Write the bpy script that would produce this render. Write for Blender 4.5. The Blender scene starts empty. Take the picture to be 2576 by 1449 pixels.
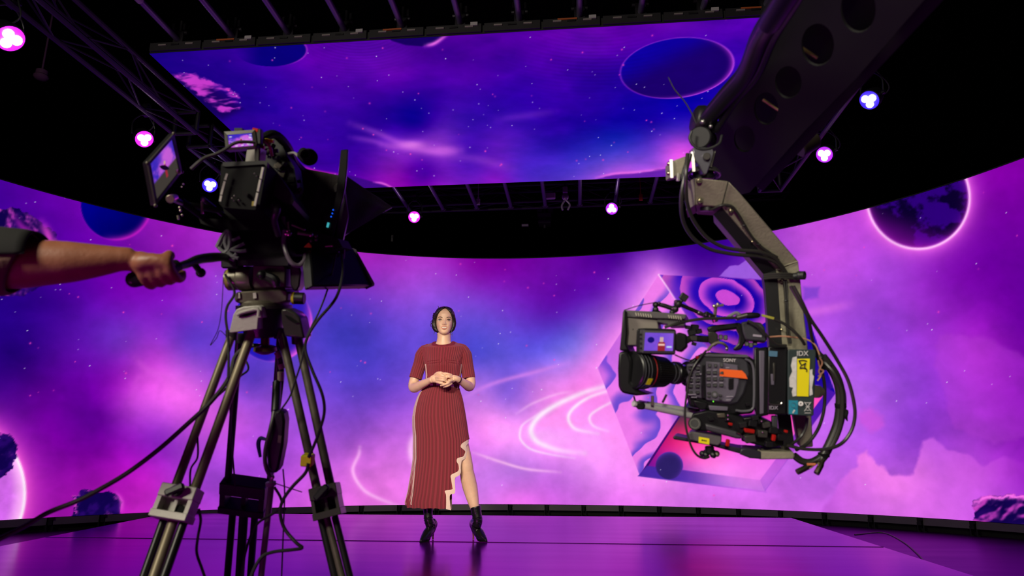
import bpy, bmesh, math, random
import numpy as np
from mathutils import Vector, Matrix
C = bpy.context.scene.collection
sc = bpy.context.scene
rnd = random.Random(7)
# ------------------------------------------------------------------ camera, world, lights, exposure
FPX, CX, CY, HC = 1717.0, 1288.0, 724.5, 0.76
TH = math.radians(14.0755); PS = math.radians(5.55)
FW = Vector((-math.sin(PS)*math.cos(TH), math.cos(PS)*math.cos(TH), math.sin(TH)))
RT = Vector((math.cos(PS), math.sin(PS), 0)); UP = RT.cross(FW)
CAMP = Vector((0, 0, HC))
cd = bpy.data.cameras.new('camera'); cam = bpy.data.objects.new('camera', cd); C.objects.link(cam)
cam.matrix_world = Matrix.Translation(CAMP) @ Matrix((RT, UP, -FW)).transposed().to_4x4()
cd.sensor_width = 36; cd.lens = FPX/2576*36; cd.clip_start = 0.05; cd.clip_end = 100
cd.dof.use_dof = True; cd.dof.focus_distance = 5.7; cd.dof.aperture_fstop = 4.0
sc.camera = cam
sc.view_settings.view_transform = 'Standard'; sc.view_settings.look = 'None'
sc.view_settings.exposure = 0; sc.view_settings.gamma = 1; sc.view_settings.use_curve_mapping = False
w = bpy.data.worlds.new('world'); sc.world = w; w.use_nodes = True
w.node_tree.nodes['Background'].inputs[0].default_value = (0.5, 0.45, 0.6, 1)
w.node_tree.nodes['Background'].inputs[1].default_value = 0.0
def light(name, kind, loc, aim, energy, col, **kw):
    l = bpy.data.lights.new(name, kind); l.energy = energy; l.color = col
    for k, v in kw.items(): setattr(l, k, v)
    o = bpy.data.objects.new(name, l); C.objects.link(o); o.location = loc
    o.rotation_euler = (Vector(aim)-Vector(loc)).to_track_quat('-Z', 'Y').to_euler()
    return o
# studio lamps behind the camera: a warm white front key on the presenter, weak spill on the rigs, an added fill on the crane
light('key_lamp', 'SPOT', (-1.6, -2.2, 3.5), (-1.1, 5.75, 1.0), 1450, (1.0, .91, .64), spot_size=math.radians(15), spot_blend=.55, shadow_soft_size=.25)
light('front_lamp', 'SPOT', (0.9, -2.4, 3.2), (-1.0, 5.75, 1.2), 1000, (1.0, .88, .72), spot_size=math.radians(15), spot_blend=.55, shadow_soft_size=.25)
light('house_lamp', 'AREA', (-3.0, -1.7, 3.2), (0.4, 2.0, 1.2), 205, (1.0, .93, .74), shape='DISK', size=1.2)
light('crane_fill', 'SPOT', (-.15, -2.2, 1.85), (0.68, 1.75, 1.2), 400, (1.0, .94, .76), spot_size=math.radians(31), spot_blend=.5, shadow_soft_size=.35)  # added fill that brightens the crane bracket and its camera
light('back_lamp', 'SPOT', (1.6, 8.6, 4.0), (-1.05, 5.75, 1.3), 60, (1.0, .25, .95), spot_size=math.radians(22), spot_blend=.5, shadow_soft_size=.1)

def at(x, y, d):            # point seen at pixel (x, y) of the 2576x1449 frame, d metres along the lens axis
    return CAMP + (FW + RT*((x-CX)/FPX) - UP*((y-CY)/FPX))*d
def atY(x, y, Y):
    r = FW + RT*((x-CX)/FPX) - UP*((y-CY)/FPX); return CAMP + r*(Y/r.y)
def atZ(x, y, z):
    r = FW + RT*((x-CX)/FPX) - UP*((y-CY)/FPX); return CAMP + r*((z-HC)/r.z)
# ------------------------------------------------------------------ helpers
def lin(c):
    c = c/255.0 if c > 1 else c
    return c/12.92 if c <= .04045 else ((c+.055)/1.055)**2.4
def srgb(r, g, b): return (lin(r+.001), lin(g+.001), lin(b+.001), 1)
MATS = {}
def mat(name, col, rough=.5, metal=0, emit=None, es=1, bump=0, bscale=60, noise=0, nscale=8, attr=None, spec=None, sheen=0, sss=0):
    if name in MATS: return MATS[name]
    m = bpy.data.materials.new(name); m.use_nodes = True; nt = m.node_tree; b = nt.nodes['Principled BSDF']
    c = srgb(*col) if col else (1, 1, 1, 1)
    b.inputs['Base Color'].default_value = c; b.inputs['Roughness'].default_value = rough; b.inputs['Metallic'].default_value = metal
    if spec is not None: b.inputs['Specular IOR Level'].default_value = spec
    if sheen: b.inputs['Sheen Weight'].default_value = sheen
    if sss: b.inputs['Subsurface Weight'].default_value = sss; b.inputs['Subsurface Scale'].default_value = .01
    tc = nt.nodes.new('ShaderNodeTexCoord')
    src = None
    if attr:
        a = nt.nodes.new('ShaderNodeAttribute'); a.attribute_name = attr; src = a.outputs['Color']
    if noise:
        n = nt.nodes.new('ShaderNodeTexNoise'); n.inputs['Scale'].default_value = nscale; n.inputs['Detail'].default_value = 5
        nt.links.new(tc.outputs['Object'], n.inputs['Vector'])
        mr = nt.nodes.new('ShaderNodeMapRange'); mr.inputs['From Min'].default_value = .3; mr.inputs['From Max'].default_value = .7
        mr.inputs['To Min'].default_value = 1-noise; mr.inputs['To Max'].default_value = 1+noise
        nt.links.new(n.outputs['Fac'], mr.inputs['Value'])
        mx = nt.nodes.new('ShaderNodeVectorMath'); mx.operation = 'SCALE'
        mx.inputs[0].default_value = c[:3]
        if src: nt.links.new(src, mx.inputs[0])
        nt.links.new(mr.outputs['Result'], mx.inputs['Scale']); src = mx.outputs['Vector']
        rr = nt.nodes.new('ShaderNodeMapRange'); rr.inputs['To Min'].default_value = max(0, rough-.08); rr.inputs['To Max'].default_value = min(1, rough+.08)
        nt.links.new(n.outputs['Fac'], rr.inputs['Value']); nt.links.new(rr.outputs['Result'], b.inputs['Roughness'])
    if src: nt.links.new(src, b.inputs['Base Color'])
    if bump:
        n2 = nt.nodes.new('ShaderNodeTexNoise'); n2.inputs['Scale'].default_value = bscale; n2.inputs['Detail'].default_value = 4
        nt.links.new(tc.outputs['Object'], n2.inputs['Vector'])
        bp = nt.nodes.new('ShaderNodeBump'); bp.inputs['Strength'].default_value = bump; bp.inputs['Distance'].default_value = .01
        nt.links.new(n2.outputs['Fac'], bp.inputs['Height']); nt.links.new(bp.outputs['Normal'], b.inputs['Normal'])
    if emit:
        b.inputs['Emission Color'].default_value = srgb(*emit); b.inputs['Emission Strength'].default_value = es
    MATS[name] = m; return m
def tag(o, label=None, cat=None, group=None, kind=None):
    if label: o['label'] = label
    if cat: o['category'] = cat
    if group: o['group'] = group
    if kind: o['kind'] = kind
    return o
def empty(name, loc, label=None, cat=None, group=None):
    o = bpy.data.objects.new(name, None); C.objects.link(o); o.location = loc; o.empty_display_size = .1
    return tag(o, label, cat, group)
def frame_of(ax):
    z = Vector(ax).normalized(); h = Vector((0, 0, 1)) if abs(z.z) < .9 else Vector((0, 1, 0))
    x = h.cross(z).normalized(); return x, z.cross(x), z
class MB:
    def __init__(s): s.v = []; s.f = []; s.m = []
    def add(s, vs, fs):
        o = len(s.v); s.v += [tuple(p) for p in vs]; s.f += [tuple(i+o for i in f) for f in fs]; return s
    def box(s, c, size, M=None, bev=.08):
        c = Vector(c); h = [d/2 for d in size]; b = bev*min(h)
        M = M or Matrix.Identity(3); vs = []; fs = []
        # chamfered box: 24 vertices
        idx = {}
        for sx in (-1, 1):
            for sy in (-1, 1):
                for sz in (-1, 1):
                    for a in range(3):
                        p = [sx*(h[0]-b), sy*(h[1]-b), sz*(h[2]-b)]
                        p[a] = (sx, sy, sz)[a]*h[a]
                        idx[(sx, sy, sz, a)] = len(vs); vs.append(c + M @ Vector(p))
        def q(l):
            fs.append([idx[k] for k in l])
        for a in range(3):
            u, w_ = [(1, 2), (2, 0), (0, 1)][a]
            for sg in (-1, 1):
                ks = []
                for su, sw in ((-1, -1), (1, -1), (1, 1), (-1, 1)):
                    k = [0, 0, 0]; k[a] = sg; k[u] = su; k[w_] = sw; ks.append((*k, a))
                q(ks if sg > 0 else ks[::-1])
            for su in (-1, 1):      # edges parallel to a
                for sw in (-1, 1):
                    k0 = [0, 0, 0]; k1 = [0, 0, 0]; k0[a] = -1; k1[a] = 1
                    for k in (k0, k1): k[u] = su; k[w_] = sw
                    ks = [(*k0, u), (*k1, u), (*k1, w_), (*k0, w_)]
                    q(ks if su*sw < 0 else ks[::-1])
        for sx in (-1, 1):
            for sy in (-1, 1):
                for sz in (-1, 1):
                    ks = [(sx, sy, sz, 0), (sx, sy, sz, 1), (sx, sy, sz, 2)]
                    q(ks if sx*sy*sz > 0 else ks[::-1])
        return s.add(vs, fs)
    def beam(s, p0, p1, wx, wz, up=(0, 0, 1), bev=.08):
        p0, p1 = Vector(p0), Vector(p1); d = p1-p0; y = d.normalized(); x = y.cross(Vector(up)).normalized(); z = x.cross(y)
        return s.box((p0+p1)/2, (wx, d.length, wz), Matrix((x, y, z)).transposed(), bev)
    def prism(s, pts, off):         # polygon extruded by the vector off
        off = Vector(off); n = len(pts); a = [Vector(p) for p in pts]
        nm = sum(((a[i]-a[0]).cross(a[(i+1) % n]-a[0]) for i in range(n)), Vector())
        if nm.dot(off) > 0: a = a[::-1]
        vs = a + [p+off for p in a]
        fs = [list(range(n)), list(range(n, 2*n))[::-1]] + [[(i+1) % n, i, n+i, n+(i+1) % n] for i in range(n)]
        return s.add(vs, fs)
    def rev(s, p0, p1, prof, seg=20, close=True):       # lathe: profile of (t along the axis in metres, radius)
        p0, p1 = Vector(p0), Vector(p1); x, y, z = frame_of(p1-p0); vs = []; fs = []
        for t, r in prof:
            for i in range(seg):
                a = 2*math.pi*i/seg; vs.append(p0+z*t+(x*math.cos(a)+y*math.sin(a))*r)
        n = len(prof)
        for j in range(n-1):
            for i in range(seg):
                k = (i+1) % seg; fs.append([j*seg+i, j*seg+k, (j+1)*seg+k, (j+1)*seg+i])
        if close: fs.append(list(range(seg))[::-1]); fs.append(list(range((n-1)*seg, n*seg)))
        return s.add(vs, fs)
    def cyl(s, p0, p1, r, r1=None, seg=20, bev=None):
        L = (Vector(p1)-Vector(p0)).length; r1 = r if r1 is None else r1; b = min(r, r1, L/2)*.12 if bev is None else bev
        return s.rev(p0, p1, [(0, r-b), (b, r), (L-b, r1), (L, r1-b)], seg)
    def ring(s, p0, p1, r, ri, seg=24):
        L = (Vector(p1)-Vector(p0)).length
        p0 = Vector(p0); x, y, z = frame_of(Vector(p1)-p0); vs = []; fs = []
        for t, q in ((0, ri), (0, r), (L, r), (L, ri)):
            for i in range(seg):
                a = 2*math.pi*i/seg; vs.append(p0+z*t+(x*math.cos(a)+y*math.sin(a))*q)
        for j in range(4):
            for i in range(seg):
                k = (i+1) % seg; l = (j+1) % 4; fs.append([j*seg+i, j*seg+k, l*seg+k, l*seg+i])
        return s.add(vs, fs)
    def tube(s, pts, r, seg=8, sub=5):
        P = [Vector(p) for p in pts]; rr = r if isinstance(r, (list, tuple)) else [r]*len(P)
        if sub > 1 and len(P) > 2:
            Q = []; S = []; E = [P[0]*2-P[1]]+P+[P[-1]*2-P[-2]]
            for i in range(len(P)-1):
                a, b, c, d = E[i:i+4]
                for k in range(sub):
                    t = k/sub; Q.append(.5*(2*b+(c-a)*t+(2*a-5*b+4*c-d)*t*t+(3*b-a-3*c+d)*t**3)); S.append(rr[i]*(1-t)+rr[i+1]*t)
            Q.append(P[-1]); S.append(rr[-1]); P, rr = Q, S
        vs = []; fs = []; x = None
        for i, p in enumerate(P):
            t = (P[min(i+1, len(P)-1)]-P[max(i-1, 0)]).normalized()
            if x is None: x = frame_of(t)[0]
            x = (x-t*x.dot(t)).normalized(); y = t.cross(x)
            for k in range(seg):
                a = 2*math.pi*k/seg; vs.append(p+(x*math.cos(a)+y*math.sin(a))*rr[i])
        n = len(P)
        for j in range(n-1):
            for i in range(seg):
                k = (i+1) % seg; fs.append([j*seg+i, j*seg+k, (j+1)*seg+k, (j+1)*seg+i])
        fs.append(list(range(seg))[::-1]); fs.append(list(range((n-1)*seg, n*seg)))
        return s.add(vs, fs)
    def ball(s, c, r, seg=16, M=None):
        c = Vector(c); r = r if isinstance(r, (tuple, list)) else (r, r, r); M = M or Matrix.Identity(3); n = seg//2; vs = []; fs = []
        for j in range(1, n):
            for i in range(seg):
                a, b = 2*math.pi*i/seg, math.pi*j/n
                vs.append(c+M @ Vector((r[0]*math.sin(b)*math.cos(a), r[1]*math.sin(b)*math.sin(a), r[2]*math.cos(b))))
        t = len(vs); vs += [c+M @ Vector((0, 0, r[2])), c-M @ Vector((0, 0, r[2]))]
        for j in range(n-2):
            for i in range(seg):
                k = (i+1) % seg; fs.append([j*seg+k, j*seg+i, (j+1)*seg+i, (j+1)*seg+k])
        for i in range(seg):
            k = (i+1) % seg; fs.append([t, i, k]); fs.append([t+1, (n-2)*seg+k, (n-2)*seg+i])
        return s.add(vs, fs)
    def grid(s, rows, closeu=False, cap=False):
        n = len(rows); m = len(rows[0]); vs = [p for r in rows for p in r]; fs = []
        for j in range(n-1):
            for i in range(m if closeu else m-1):
                k = (i+1) % m; fs.append([j*m+i, j*m+k, (j+1)*m+k, (j+1)*m+i])
        if cap: fs.append(list(range(m))[::-1]); fs.append(list(range((n-1)*m, n*m)))
        return s.add(vs, fs)
    def build(s, name, material, parent=None, smooth=True, angle=35):
        me = bpy.data.meshes.new(name); me.from_pydata([tuple(v) for v in s.v], [], s.f)
        me.materials.append(material); me.update()
        o = bpy.data.objects.new(name, me); C.objects.link(o)
        if parent:
            o.parent = parent; off = parent_world(parent); me.transform(Matrix.Translation(-off))
        if smooth:
            me.polygons.foreach_set('use_smooth', [True]*len(me.polygons)); me.set_sharp_from_angle(angle=math.radians(angle))
        return o
def parent_world(p):
    v = Vector((0, 0, 0))
    while p: v += p.location; p = p.parent
    return v
def origin_to(o, loc):          # put the object's origin at loc without moving its geometry
    loc = Vector(loc); o.data.transform(Matrix.Translation(-loc)); o.location = loc; return o
def text_mesh(name, s, size, pos, xdir, ydir, material, parent, depth=.0006):
    cu = bpy.data.curves.new(name, 'FONT'); cu.body = s; cu.size = size; cu.extrude = depth; cu.align_x = 'CENTER'; cu.align_y = 'CENTER'
    t = bpy.data.objects.new(name, cu); C.objects.link(t); dg = bpy.context.evaluated_depsgraph_get()
    me = bpy.data.meshes.new_from_object(t.evaluated_get(dg)); bpy.data.objects.remove(t); bpy.data.curves.remove(cu)
    x = Vector(xdir).normalized(); y = Vector(ydir); y = (y-x*y.dot(x)).normalized()
    me.transform(Matrix.Translation(Vector(pos)-(parent_world(parent) if parent else Vector())) @ Matrix((x, y, x.cross(y))).transposed().to_4x4())
    me.materials.clear(); me.materials.append(material)
    o = bpy.data.objects.new(name, me); C.objects.link(o); o.parent = parent; return o
def copy_tree(o, parent=None):
    c = o.copy(); C.objects.link(c); c.parent = parent
    for ch in [k for k in o.children]: copy_tree(ch, c)
    return c

BLK = mat('black_plastic', (17, 17, 19), .45, noise=.2, nscale=20)
BLK2 = mat('black_matte', (8, 8, 9), .75, spec=.2)
GRY = mat('grey_metal', (105, 102, 98), .42, .35, noise=.12, nscale=14, bump=.05, bscale=200)
STL = mat('steel', (190, 185, 178), .28, 1.0)
CBL = mat('black_rubber_cable', (30, 30, 32), .5, bump=.1, bscale=90)
PNT = mat('truss_metal', (46, 43, 50), .42, .6, noise=.1); PNB = mat('truss_brace', (22, 21, 25), .5, .5); PNR = mat('rail_metal', (100, 96, 116), .38, .5)
STU = mat('studio_black', (3, 3, 4), .9, spec=.05)
# ------------------------------------------------------------------ studio shell
def struct(name, mb, m, **k):
    o = mb.build(name, m, smooth=False); tag(o, kind='structure', **k); return o
struct('wall_back', MB().box((-.7, 13.1, 3.5), (21, .2, 7.4)), STU)
struct('wall_left', MB().box((-11.1, 4.5, 3.5), (.2, 17.4, 7.4)), STU)
struct('wall_right', MB().box((9.7, 4.5, 3.5), (.2, 17.4, 7.4)), STU)
struct('wall_front', MB().box((-.7, -4.1, 3.5), (21, .2, 7.4)), STU)
struct('ceiling', MB().box((-.7, 4.5, 7.3), (21, 17.4, .2)), STU)
# glossy black dance floor; the screens' purple light is put into its colour
def floor_mat(name, col, r0, r1, bump):
    m = mat(name, col, r0, .85)
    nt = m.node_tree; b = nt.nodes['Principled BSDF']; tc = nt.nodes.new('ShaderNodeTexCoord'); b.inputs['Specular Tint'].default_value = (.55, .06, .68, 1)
    n = nt.nodes.new('ShaderNodeTexNoise'); n.inputs['Scale'].default_value = 1.3; n.inputs['Detail'].default_value = 6
    mp = nt.nodes.new('ShaderNodeMapping'); mp.inputs['Scale'].default_value = (.5, 3, 1)
    nt.links.new(tc.outputs['Object'], mp.inputs[0]); nt.links.new(mp.outputs[0], n.inputs['Vector'])
    r = nt.nodes.new('ShaderNodeMapRange'); r.inputs['To Min'].default_value = r0; r.inputs['To Max'].default_value = r1
    nt.links.new(n.outputs['Fac'], r.inputs['Value']); nt.links.new(r.outputs['Result'], b.inputs['Roughness'])
    bp = nt.nodes.new('ShaderNodeBump'); bp.inputs['Strength'].default_value = bump; bp.inputs['Distance'].default_value = .004
    nt.links.new(n.outputs['Fac'], bp.inputs['Height']); nt.links.new(bp.outputs['Normal'], b.inputs['Normal'])
    return m
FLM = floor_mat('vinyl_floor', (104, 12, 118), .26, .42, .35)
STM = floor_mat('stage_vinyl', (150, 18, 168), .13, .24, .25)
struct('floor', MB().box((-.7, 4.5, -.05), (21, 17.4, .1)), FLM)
SZ = .12
def stage():
    root = empty('stage', (-1.3, 5, 0)); tag(root, 'low black vinyl stage with painted-in purple light, under the presenter', 'stage'); 
    def edge(y):        # left and right edge of the platform at depth y
        L = -5.03 + (8.37-y)*(.64/3.28) if y > 3 else -5.03+(8.37-3)*(.195)
        R = 2.34 - (8.32-y)*.036
        return L, R
    seams = [8.33, 5.69, 3.05, .4, -2.2]
    for i in range(4):
        y1, y0 = seams[i], seams[i+1]+.0018
        (l1, r1), (l0, r0) = edge(y1), edge(y0)
        z = SZ
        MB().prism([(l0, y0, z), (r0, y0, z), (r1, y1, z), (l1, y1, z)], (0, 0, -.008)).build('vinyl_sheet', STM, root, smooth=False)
    (l1, r1), (l0, r0) = edge(8.33), edge(-2.2)
    MB().prism([(l0+.01, -2.2, SZ-.009), (r0-.01, -2.2, SZ-.009), (edge(3.)[1]-.01, 3, SZ-.009), (r1-.01, 8.32, SZ-.009), (l1+.01, 8.32, SZ-.009), (edge(3.01)[0]+.01, 3, SZ-.009)], (0, 0, -SZ+.009)).build('deck', BLK2, root, smooth=False)
    # seam ridge of the front sheet
    MB().tube([(edge(5.69)[0], 5.69, SZ), (-2, 5.695, SZ+.001), (0, 5.69, SZ), (edge(5.69)[1], 5.68, SZ)], .004, 6).build('seam_tape', STM, root)
    return root
stage()
# cable seam on the right-hand floor
b = MB().tube([atZ(2150, 1345, .006), atZ(2220, 1340, .006), atZ(2270, 1362, .006), atZ(2310, 1395, .006), atZ(2330, 1420, .006)], .006, 8)
tag(b.build('floor_cable', CBL), 'thin black cable lying on the dark floor right of the stage', 'cable')

# ------------------------------------------------------------------ painted content of the screens
def vnoise(x, y, seed=0):
    xi, yi = np.floor(x).astype(np.int64), np.floor(y).astype(np.int64); fx, fy = x-xi, y-yi
    fx = fx*fx*(3-2*fx); fy = fy*fy*(3-2*fy)
    def h(a, b):
        n = (a*374761393 + b*668265263 + seed*1442695041) & 0x7fffffff
        n = (n ^ (n >> 13))*1274126177 & 0x7fffffff
        return ((n ^ (n >> 16)) & 0xffff)/65535.0
    return (h(xi, yi)*(1-fx)+h(xi+1, yi)*fx)*(1-fy)+(h(xi, yi+1)*(1-fx)+h(xi+1, yi+1)*fx)*fy
def fbm(x, y, seed=0, o=5):
    s = 0; a = .5
    for k in range(o): s = s+a*vnoise(x, y, seed+k*17); x = x*2.03+3.1; y = y*2.03+7.7; a *= .5
    return s/(1-.5**o)
def sm(a, b, x): t = np.clip((x-a)/(b-a), 0, 1); return t*t*(3-2*t)
def rgb(*c): return np.array(c, float)
def mixc(col, c, w_): return col*(1-w_[:, None])+rgb(*c)[None]*w_[:, None] if not isinstance(c, np.ndarray) else col*(1-w_[:, None])+c*w_[:, None]
def field(x, y, pts):
    P = np.array([(p[0], p[1]) for p in pts], float)/300; V = np.array([p[2:] for p in pts], float)
    D = np.sqrt(((P[:, None]-P[None])**2).sum(-1)+.03); W = np.linalg.solve(D+np.eye(len(P))*1e-3, V-V.mean(0))
    out = np.zeros((len(x), 3))
    for i in range(0, len(x), 40000):
        q = np.stack([x[i:i+40000], y[i:i+40000]], 1)/300
        out[i:i+40000] = np.sqrt(((q[:, None]-P[None])**2).sum(-1)+.03) @ W
    return out+V.mean(0)
def segdist(x, y, pts):       # distance to a smooth polyline and position along it (0..1)
    P = [Vector((a, b)) for a, b in pts]; E = [P[0]*2-P[1]]+P+[P[-1]*2-P[-2]]; Q = []
    for i in range(len(P)-1):
        a, b, c, d = E[i:i+4]
        for k in range(6):
            t = k/6; Q.append(.5*(2*b+(c-a)*t+(2*a-5*b+4*c-d)*t*t+(3*b-a-3*c+d)*t**3))
    Q.append(P[-1]); best = np.full(len(x), 1e9); T = np.zeros(len(x)); n = len(Q)-1
    for i in range(n):
        a, b = Q[i], Q[i+1]; dx, dy = b.x-a.x, b.y-a.y; L = dx*dx+dy*dy+1e-9
        t = np.clip(((x-a.x)*dx+(y-a.y)*dy)/L, 0, 1); d = np.hypot(x-a.x-t*dx, y-a.y-t*dy); u = d < best
        best = np.where(u, d, best); T = np.where(u, (i+t)/n, T)
    return best, T
def polysd(x, y, pts):        # signed distance, negative inside
    n = len(pts); d = np.full(len(x), 1e9); s = np.zeros(len(x), bool)
    for i in range(n):
        ax, ay = pts[i]; bx, by = pts[(i+1) % n]; dx, dy = bx-ax, by-ay
        t = np.clip(((x-ax)*dx+(y-ay)*dy)/(dx*dx+dy*dy+1e-9), 0, 1); d = np.minimum(d, np.hypot(x-ax-t*dx, y-ay-t*dy))
        c = ((ay > y) != (by > y)); xx = ax+(y-ay)*dx/(dy if dy else 1e-9); s ^= c & (x < xx)
    return np.where(s, -d, d)
def streak(col, x, y, pts, wd, c, a, fade=True):
    d, t = segdist(x, y, pts); f = np.sin(np.pi*np.clip(t, .03, .97))**.5 if fade else 1
    return mixc(col, c, a*f*np.exp(-(d/wd)**2))

WALLPTS = [(-300,700,60,0,140),(-300,1200,120,0,160),(-100,450,60,0,150),(0,470,72,0,155),(100,500,88,0,160),(150,560,92,0,165),(300,640,115,5,172),(400,640,140,20,182),(450,590,150,25,182),(540,600,165,42,198),
 (0,780,34,0,128),(50,900,45,0,125),(150,740,66,0,150),(300,740,112,5,175),(430,700,132,12,182),(500,760,140,50,205),(560,640,160,45,198),(200,900,90,10,160),(100,1000,95,0,150),(0,1000,70,0,140),(300,850,112,42,190),(400,900,185,62,212),
 (440,980,238,100,236),(500,1010,232,98,236),(300,960,150,25,185),(250,1060,112,0,165),(330,1000,195,60,215),(400,1100,150,40,200),(200,1200,150,10,170),(380,1200,185,30,196),(300,1130,140,10,175),(500,1200,165,62,212),
 (560,900,115,60,205),(620,960,110,62,205),(600,1050,190,84,222),(560,700,145,60,206),(480,860,105,55,200),(650,1150,165,70,215),(700,1250,190,75,218),(800,1000,115,68,203),(800,850,75,58,192),(850,760,88,52,190),(850,690,150,45,196),
 (700,980,130,70,205),(900,1100,165,82,212),(820,1200,215,100,230),(960,1200,238,118,236),(950,660,160,40,192),(950,800,92,60,196),(900,950,82,60,195),(1000,1000,125,72,206),(960,1100,188,95,222),(1000,720,150,62,206),
 (1100,700,150,60,202),(1200,680,128,10,165),(1200,760,120,60,205),(1250,850,92,76,212),(1200,900,88,76,212),(1350,900,108,90,222),(1280,1000,150,98,222),(1220,960,150,100,222),(1350,950,180,112,230),(1400,680,102,8,162),
 (1400,780,84,18,165),(1350,840,82,58,196),(1500,680,80,0,150),(1550,660,70,0,145),(1500,740,88,16,168),(1500,800,118,66,200),(1450,880,128,108,225),(1480,940,238,122,236),(1250,1060,242,142,242),(1200,1120,225,125,236),(1350,1100,250,152,246),
 (1300,1180,200,120,234),(1400,1200,205,110,230),(1500,1150,242,150,246),(1550,1250,225,115,235),(1300,1250,228,112,235),(1200,1230,210,120,235),(1700,1250,220,112,235),(1780,640,60,0,140),(1700,660,85,20,165),(1640,700,150,70,210),
 (1570,780,150,70,210),(1530,860,190,100,226),(1850,620,75,10,160),(1900,600,130,40,190),(2000,600,185,75,216),(2060,620,202,82,226),(2100,750,175,75,221),(2200,850,150,66,216),(2300,750,155,50,206),(2250,660,162,60,212),
 (2400,700,125,12,176),(2500,600,110,0,160),(2576,800,108,0,162),(2570,430,128,0,165),(2480,450,132,0,170),(2450,900,165,40,201),(2350,950,150,55,211),(2250,1000,160,75,221),(2150,1000,182,96,231),(2100,1150,192,95,231),
 (2050,1230,206,102,236),(2300,1100,150,62,211),(2150,1200,196,96,231),(2300,1250,212,98,236),(2450,1250,202,86,231),(2560,1200,162,42,202),(2560,1000,132,12,182),(2430,1100,172,60,216),(2800,700,100,0,150),(2900,1200,120,10,165)]
def rock(col, x, y, pts, seed, lit, cs=30., edge=7, pink=(225, 70, 205), thr=.52):
    wob = (fbm(x/14, y/14, seed)-.5)*16; d = polysd(x, y, pts)+wob
    n = fbm(x/cs+(y/cs)*.35, y/cs, seed+5, 4); lx, ly = lit
    n2 = fbm((x+lx*5)/cs+((y+ly*5)/cs)*.35, (y+ly*5)/cs, seed+5, 4)
    body = rgb(16, 2, 72)[None]+np.zeros((len(x), 3)); l = sm(-.02, .07, (n2-n))*sm(thr-.12, thr+.05, fbm(x/55, y/55, seed+9))
    body = mixc(body, (60, 10, 130), sm(.4, .7, n)*.5); body = mixc(body, pink, l*.8)
    return mixc(col, body, sm(1.5, -1.5, d)), d
def paint_wall(x, y):
    c = field(x, y, WALLPTS)
    sx = x+60*(fbm(x/180, y/180, 3)-.5); sy = y+60*(fbm(x/180, y/180, 9)-.5)
    n = fbm(sx/130+sy/260, sy/90-sx/400, 21, 6)-.5
    amp = sm(560, 1100, y)*.5+.5
    c = c*(1+(n*.30*amp))[:, None]+rgb(14, 3, 6)[None]*(n*1.4*amp)[:, None]
    # cumulus on the right
    cw = (fbm(x/40, y/40, 31)-.5)*26
    cp = [(2112,1204),(2154,1172),(2154,1146),(2180,1133),(2200,1165),(2245,1194),(2297,1188),(2313,1146),(2323,1110),(2349,1100),(2381,1120),(2414,1139),(2466,1165),(2524,1152),(2700,1190),(2900,1500),(2000,1500),(2060,1300)]
    d = polysd(x, y, cp)+cw; cc = field(x, y, [(2180,1150,252,128,242),(2250,1230,252,130,244),(2120,1200,222,105,236),(2340,1110,205,95,232),(2400,1200,222,102,236),(2500,1200,196,76,222),(2300,1300,236,118,240),(2560,1280,170,60,212),(2576,1200,160,40,200)])
    c = mixc(c, cc*(1+(fbm(x/70, y/70, 44)-.5)*.15)[:, None], sm(5, -7, d)*.85*(1-.45*sm(-15, -110, d)))
    d = polysd(x, y, [(2352,870),(2365,845),(2420,840),(2480,850),(2600,900),(2620,1080),(2500,1120),(2400,1080),(2370,980),(2350,920)])+cw
    c = mixc(c, (178, 62, 208), sm(6, -10, d)*.38)
    d = polysd(x, y, [(2160,1040),(2190,1020),(2225,1045),(2230,1075),(2190,1090),(2155,1070)])+cw
    c = mixc(c, (205, 85, 225), sm(8, -14, d)*.8)
    d = polysd(x, y, [(2020,720),(2062,722),(2058,748),(2020,755)])+cw*.4
    c = mixc(c, (125, 62, 205), sm(6, -6, d)*.8)
    c = streak(c, x, y, [(1960,800),(2060,782),(2140,765)], 12, (225, 110, 235), .6)
    # cube glow
    cub = [(1657,691),(2000,709),(2102,989),(1923,1235),(1609,1195),(1504,926)]
    dc = polysd(x, y, cub)
    g = np.exp(-np.clip(dc, 0, 999)/38)*sm(1760, 1640, x)
    c = mixc(c, (252, 145, 246), g*.92)
    d = polysd(x, y, [(1810,695),(1835,670),(1858,668),(1880,652),(1900,645),(1990,660),(2000,712)])+cw*.3
    c = mixc(c, (160, 95, 225), sm(2, -2, d)*.9)
    # rings and streaks
    c = streak(c, x, y, [(1160,1004),(1240,965),(1350,935),(1430,912)], 6, (215, 130, 238), .7)
    c = streak(c, x, y, [(1300,1040),(1340,1015),(1400,992),(1440,985)], 4, (255, 195, 250), .5)
    W = (255, 232, 255)
    c = streak(c, x, y, [(1530,968),(1518,973),(1468,988),(1408,1014),(1364,1041),(1342,1065),(1336,1086),(1349,1109),(1379,1124),(1414,1134),(1470,1140)], 7.5, W, 1.)
    c = streak(c, x, y, [(1545,978),(1524,985),(1483,999),(1450,1020),(1432,1041),(1431,1059),(1444,1077),(1465,1084),(1505,1091)], 5, W, .9)
    c = streak(c, x, y, [(1560,1004),(1536,1013),(1506,1029),(1486,1044),(1484,1059),(1497,1074),(1530,1085)], 4, W, .7)
    c = streak(c, x, y, [(1364,1036),(1319,1065),(1309,1083),(1310,1106),(1334,1129),(1379,1142),(1445,1153)], 3.5, W, .7)
    c = streak(c, x, y, [(1190,1138),(1260,1162),(1325,1180),(1410,1188)], 4, (255, 190, 245), .8)
    c = streak(c, x, y, [(905,1125),(902,1145),(888,1178),(895,1206),(918,1235),(951,1253),(1000,1272)], 5, (255, 205, 250), .95)
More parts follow.
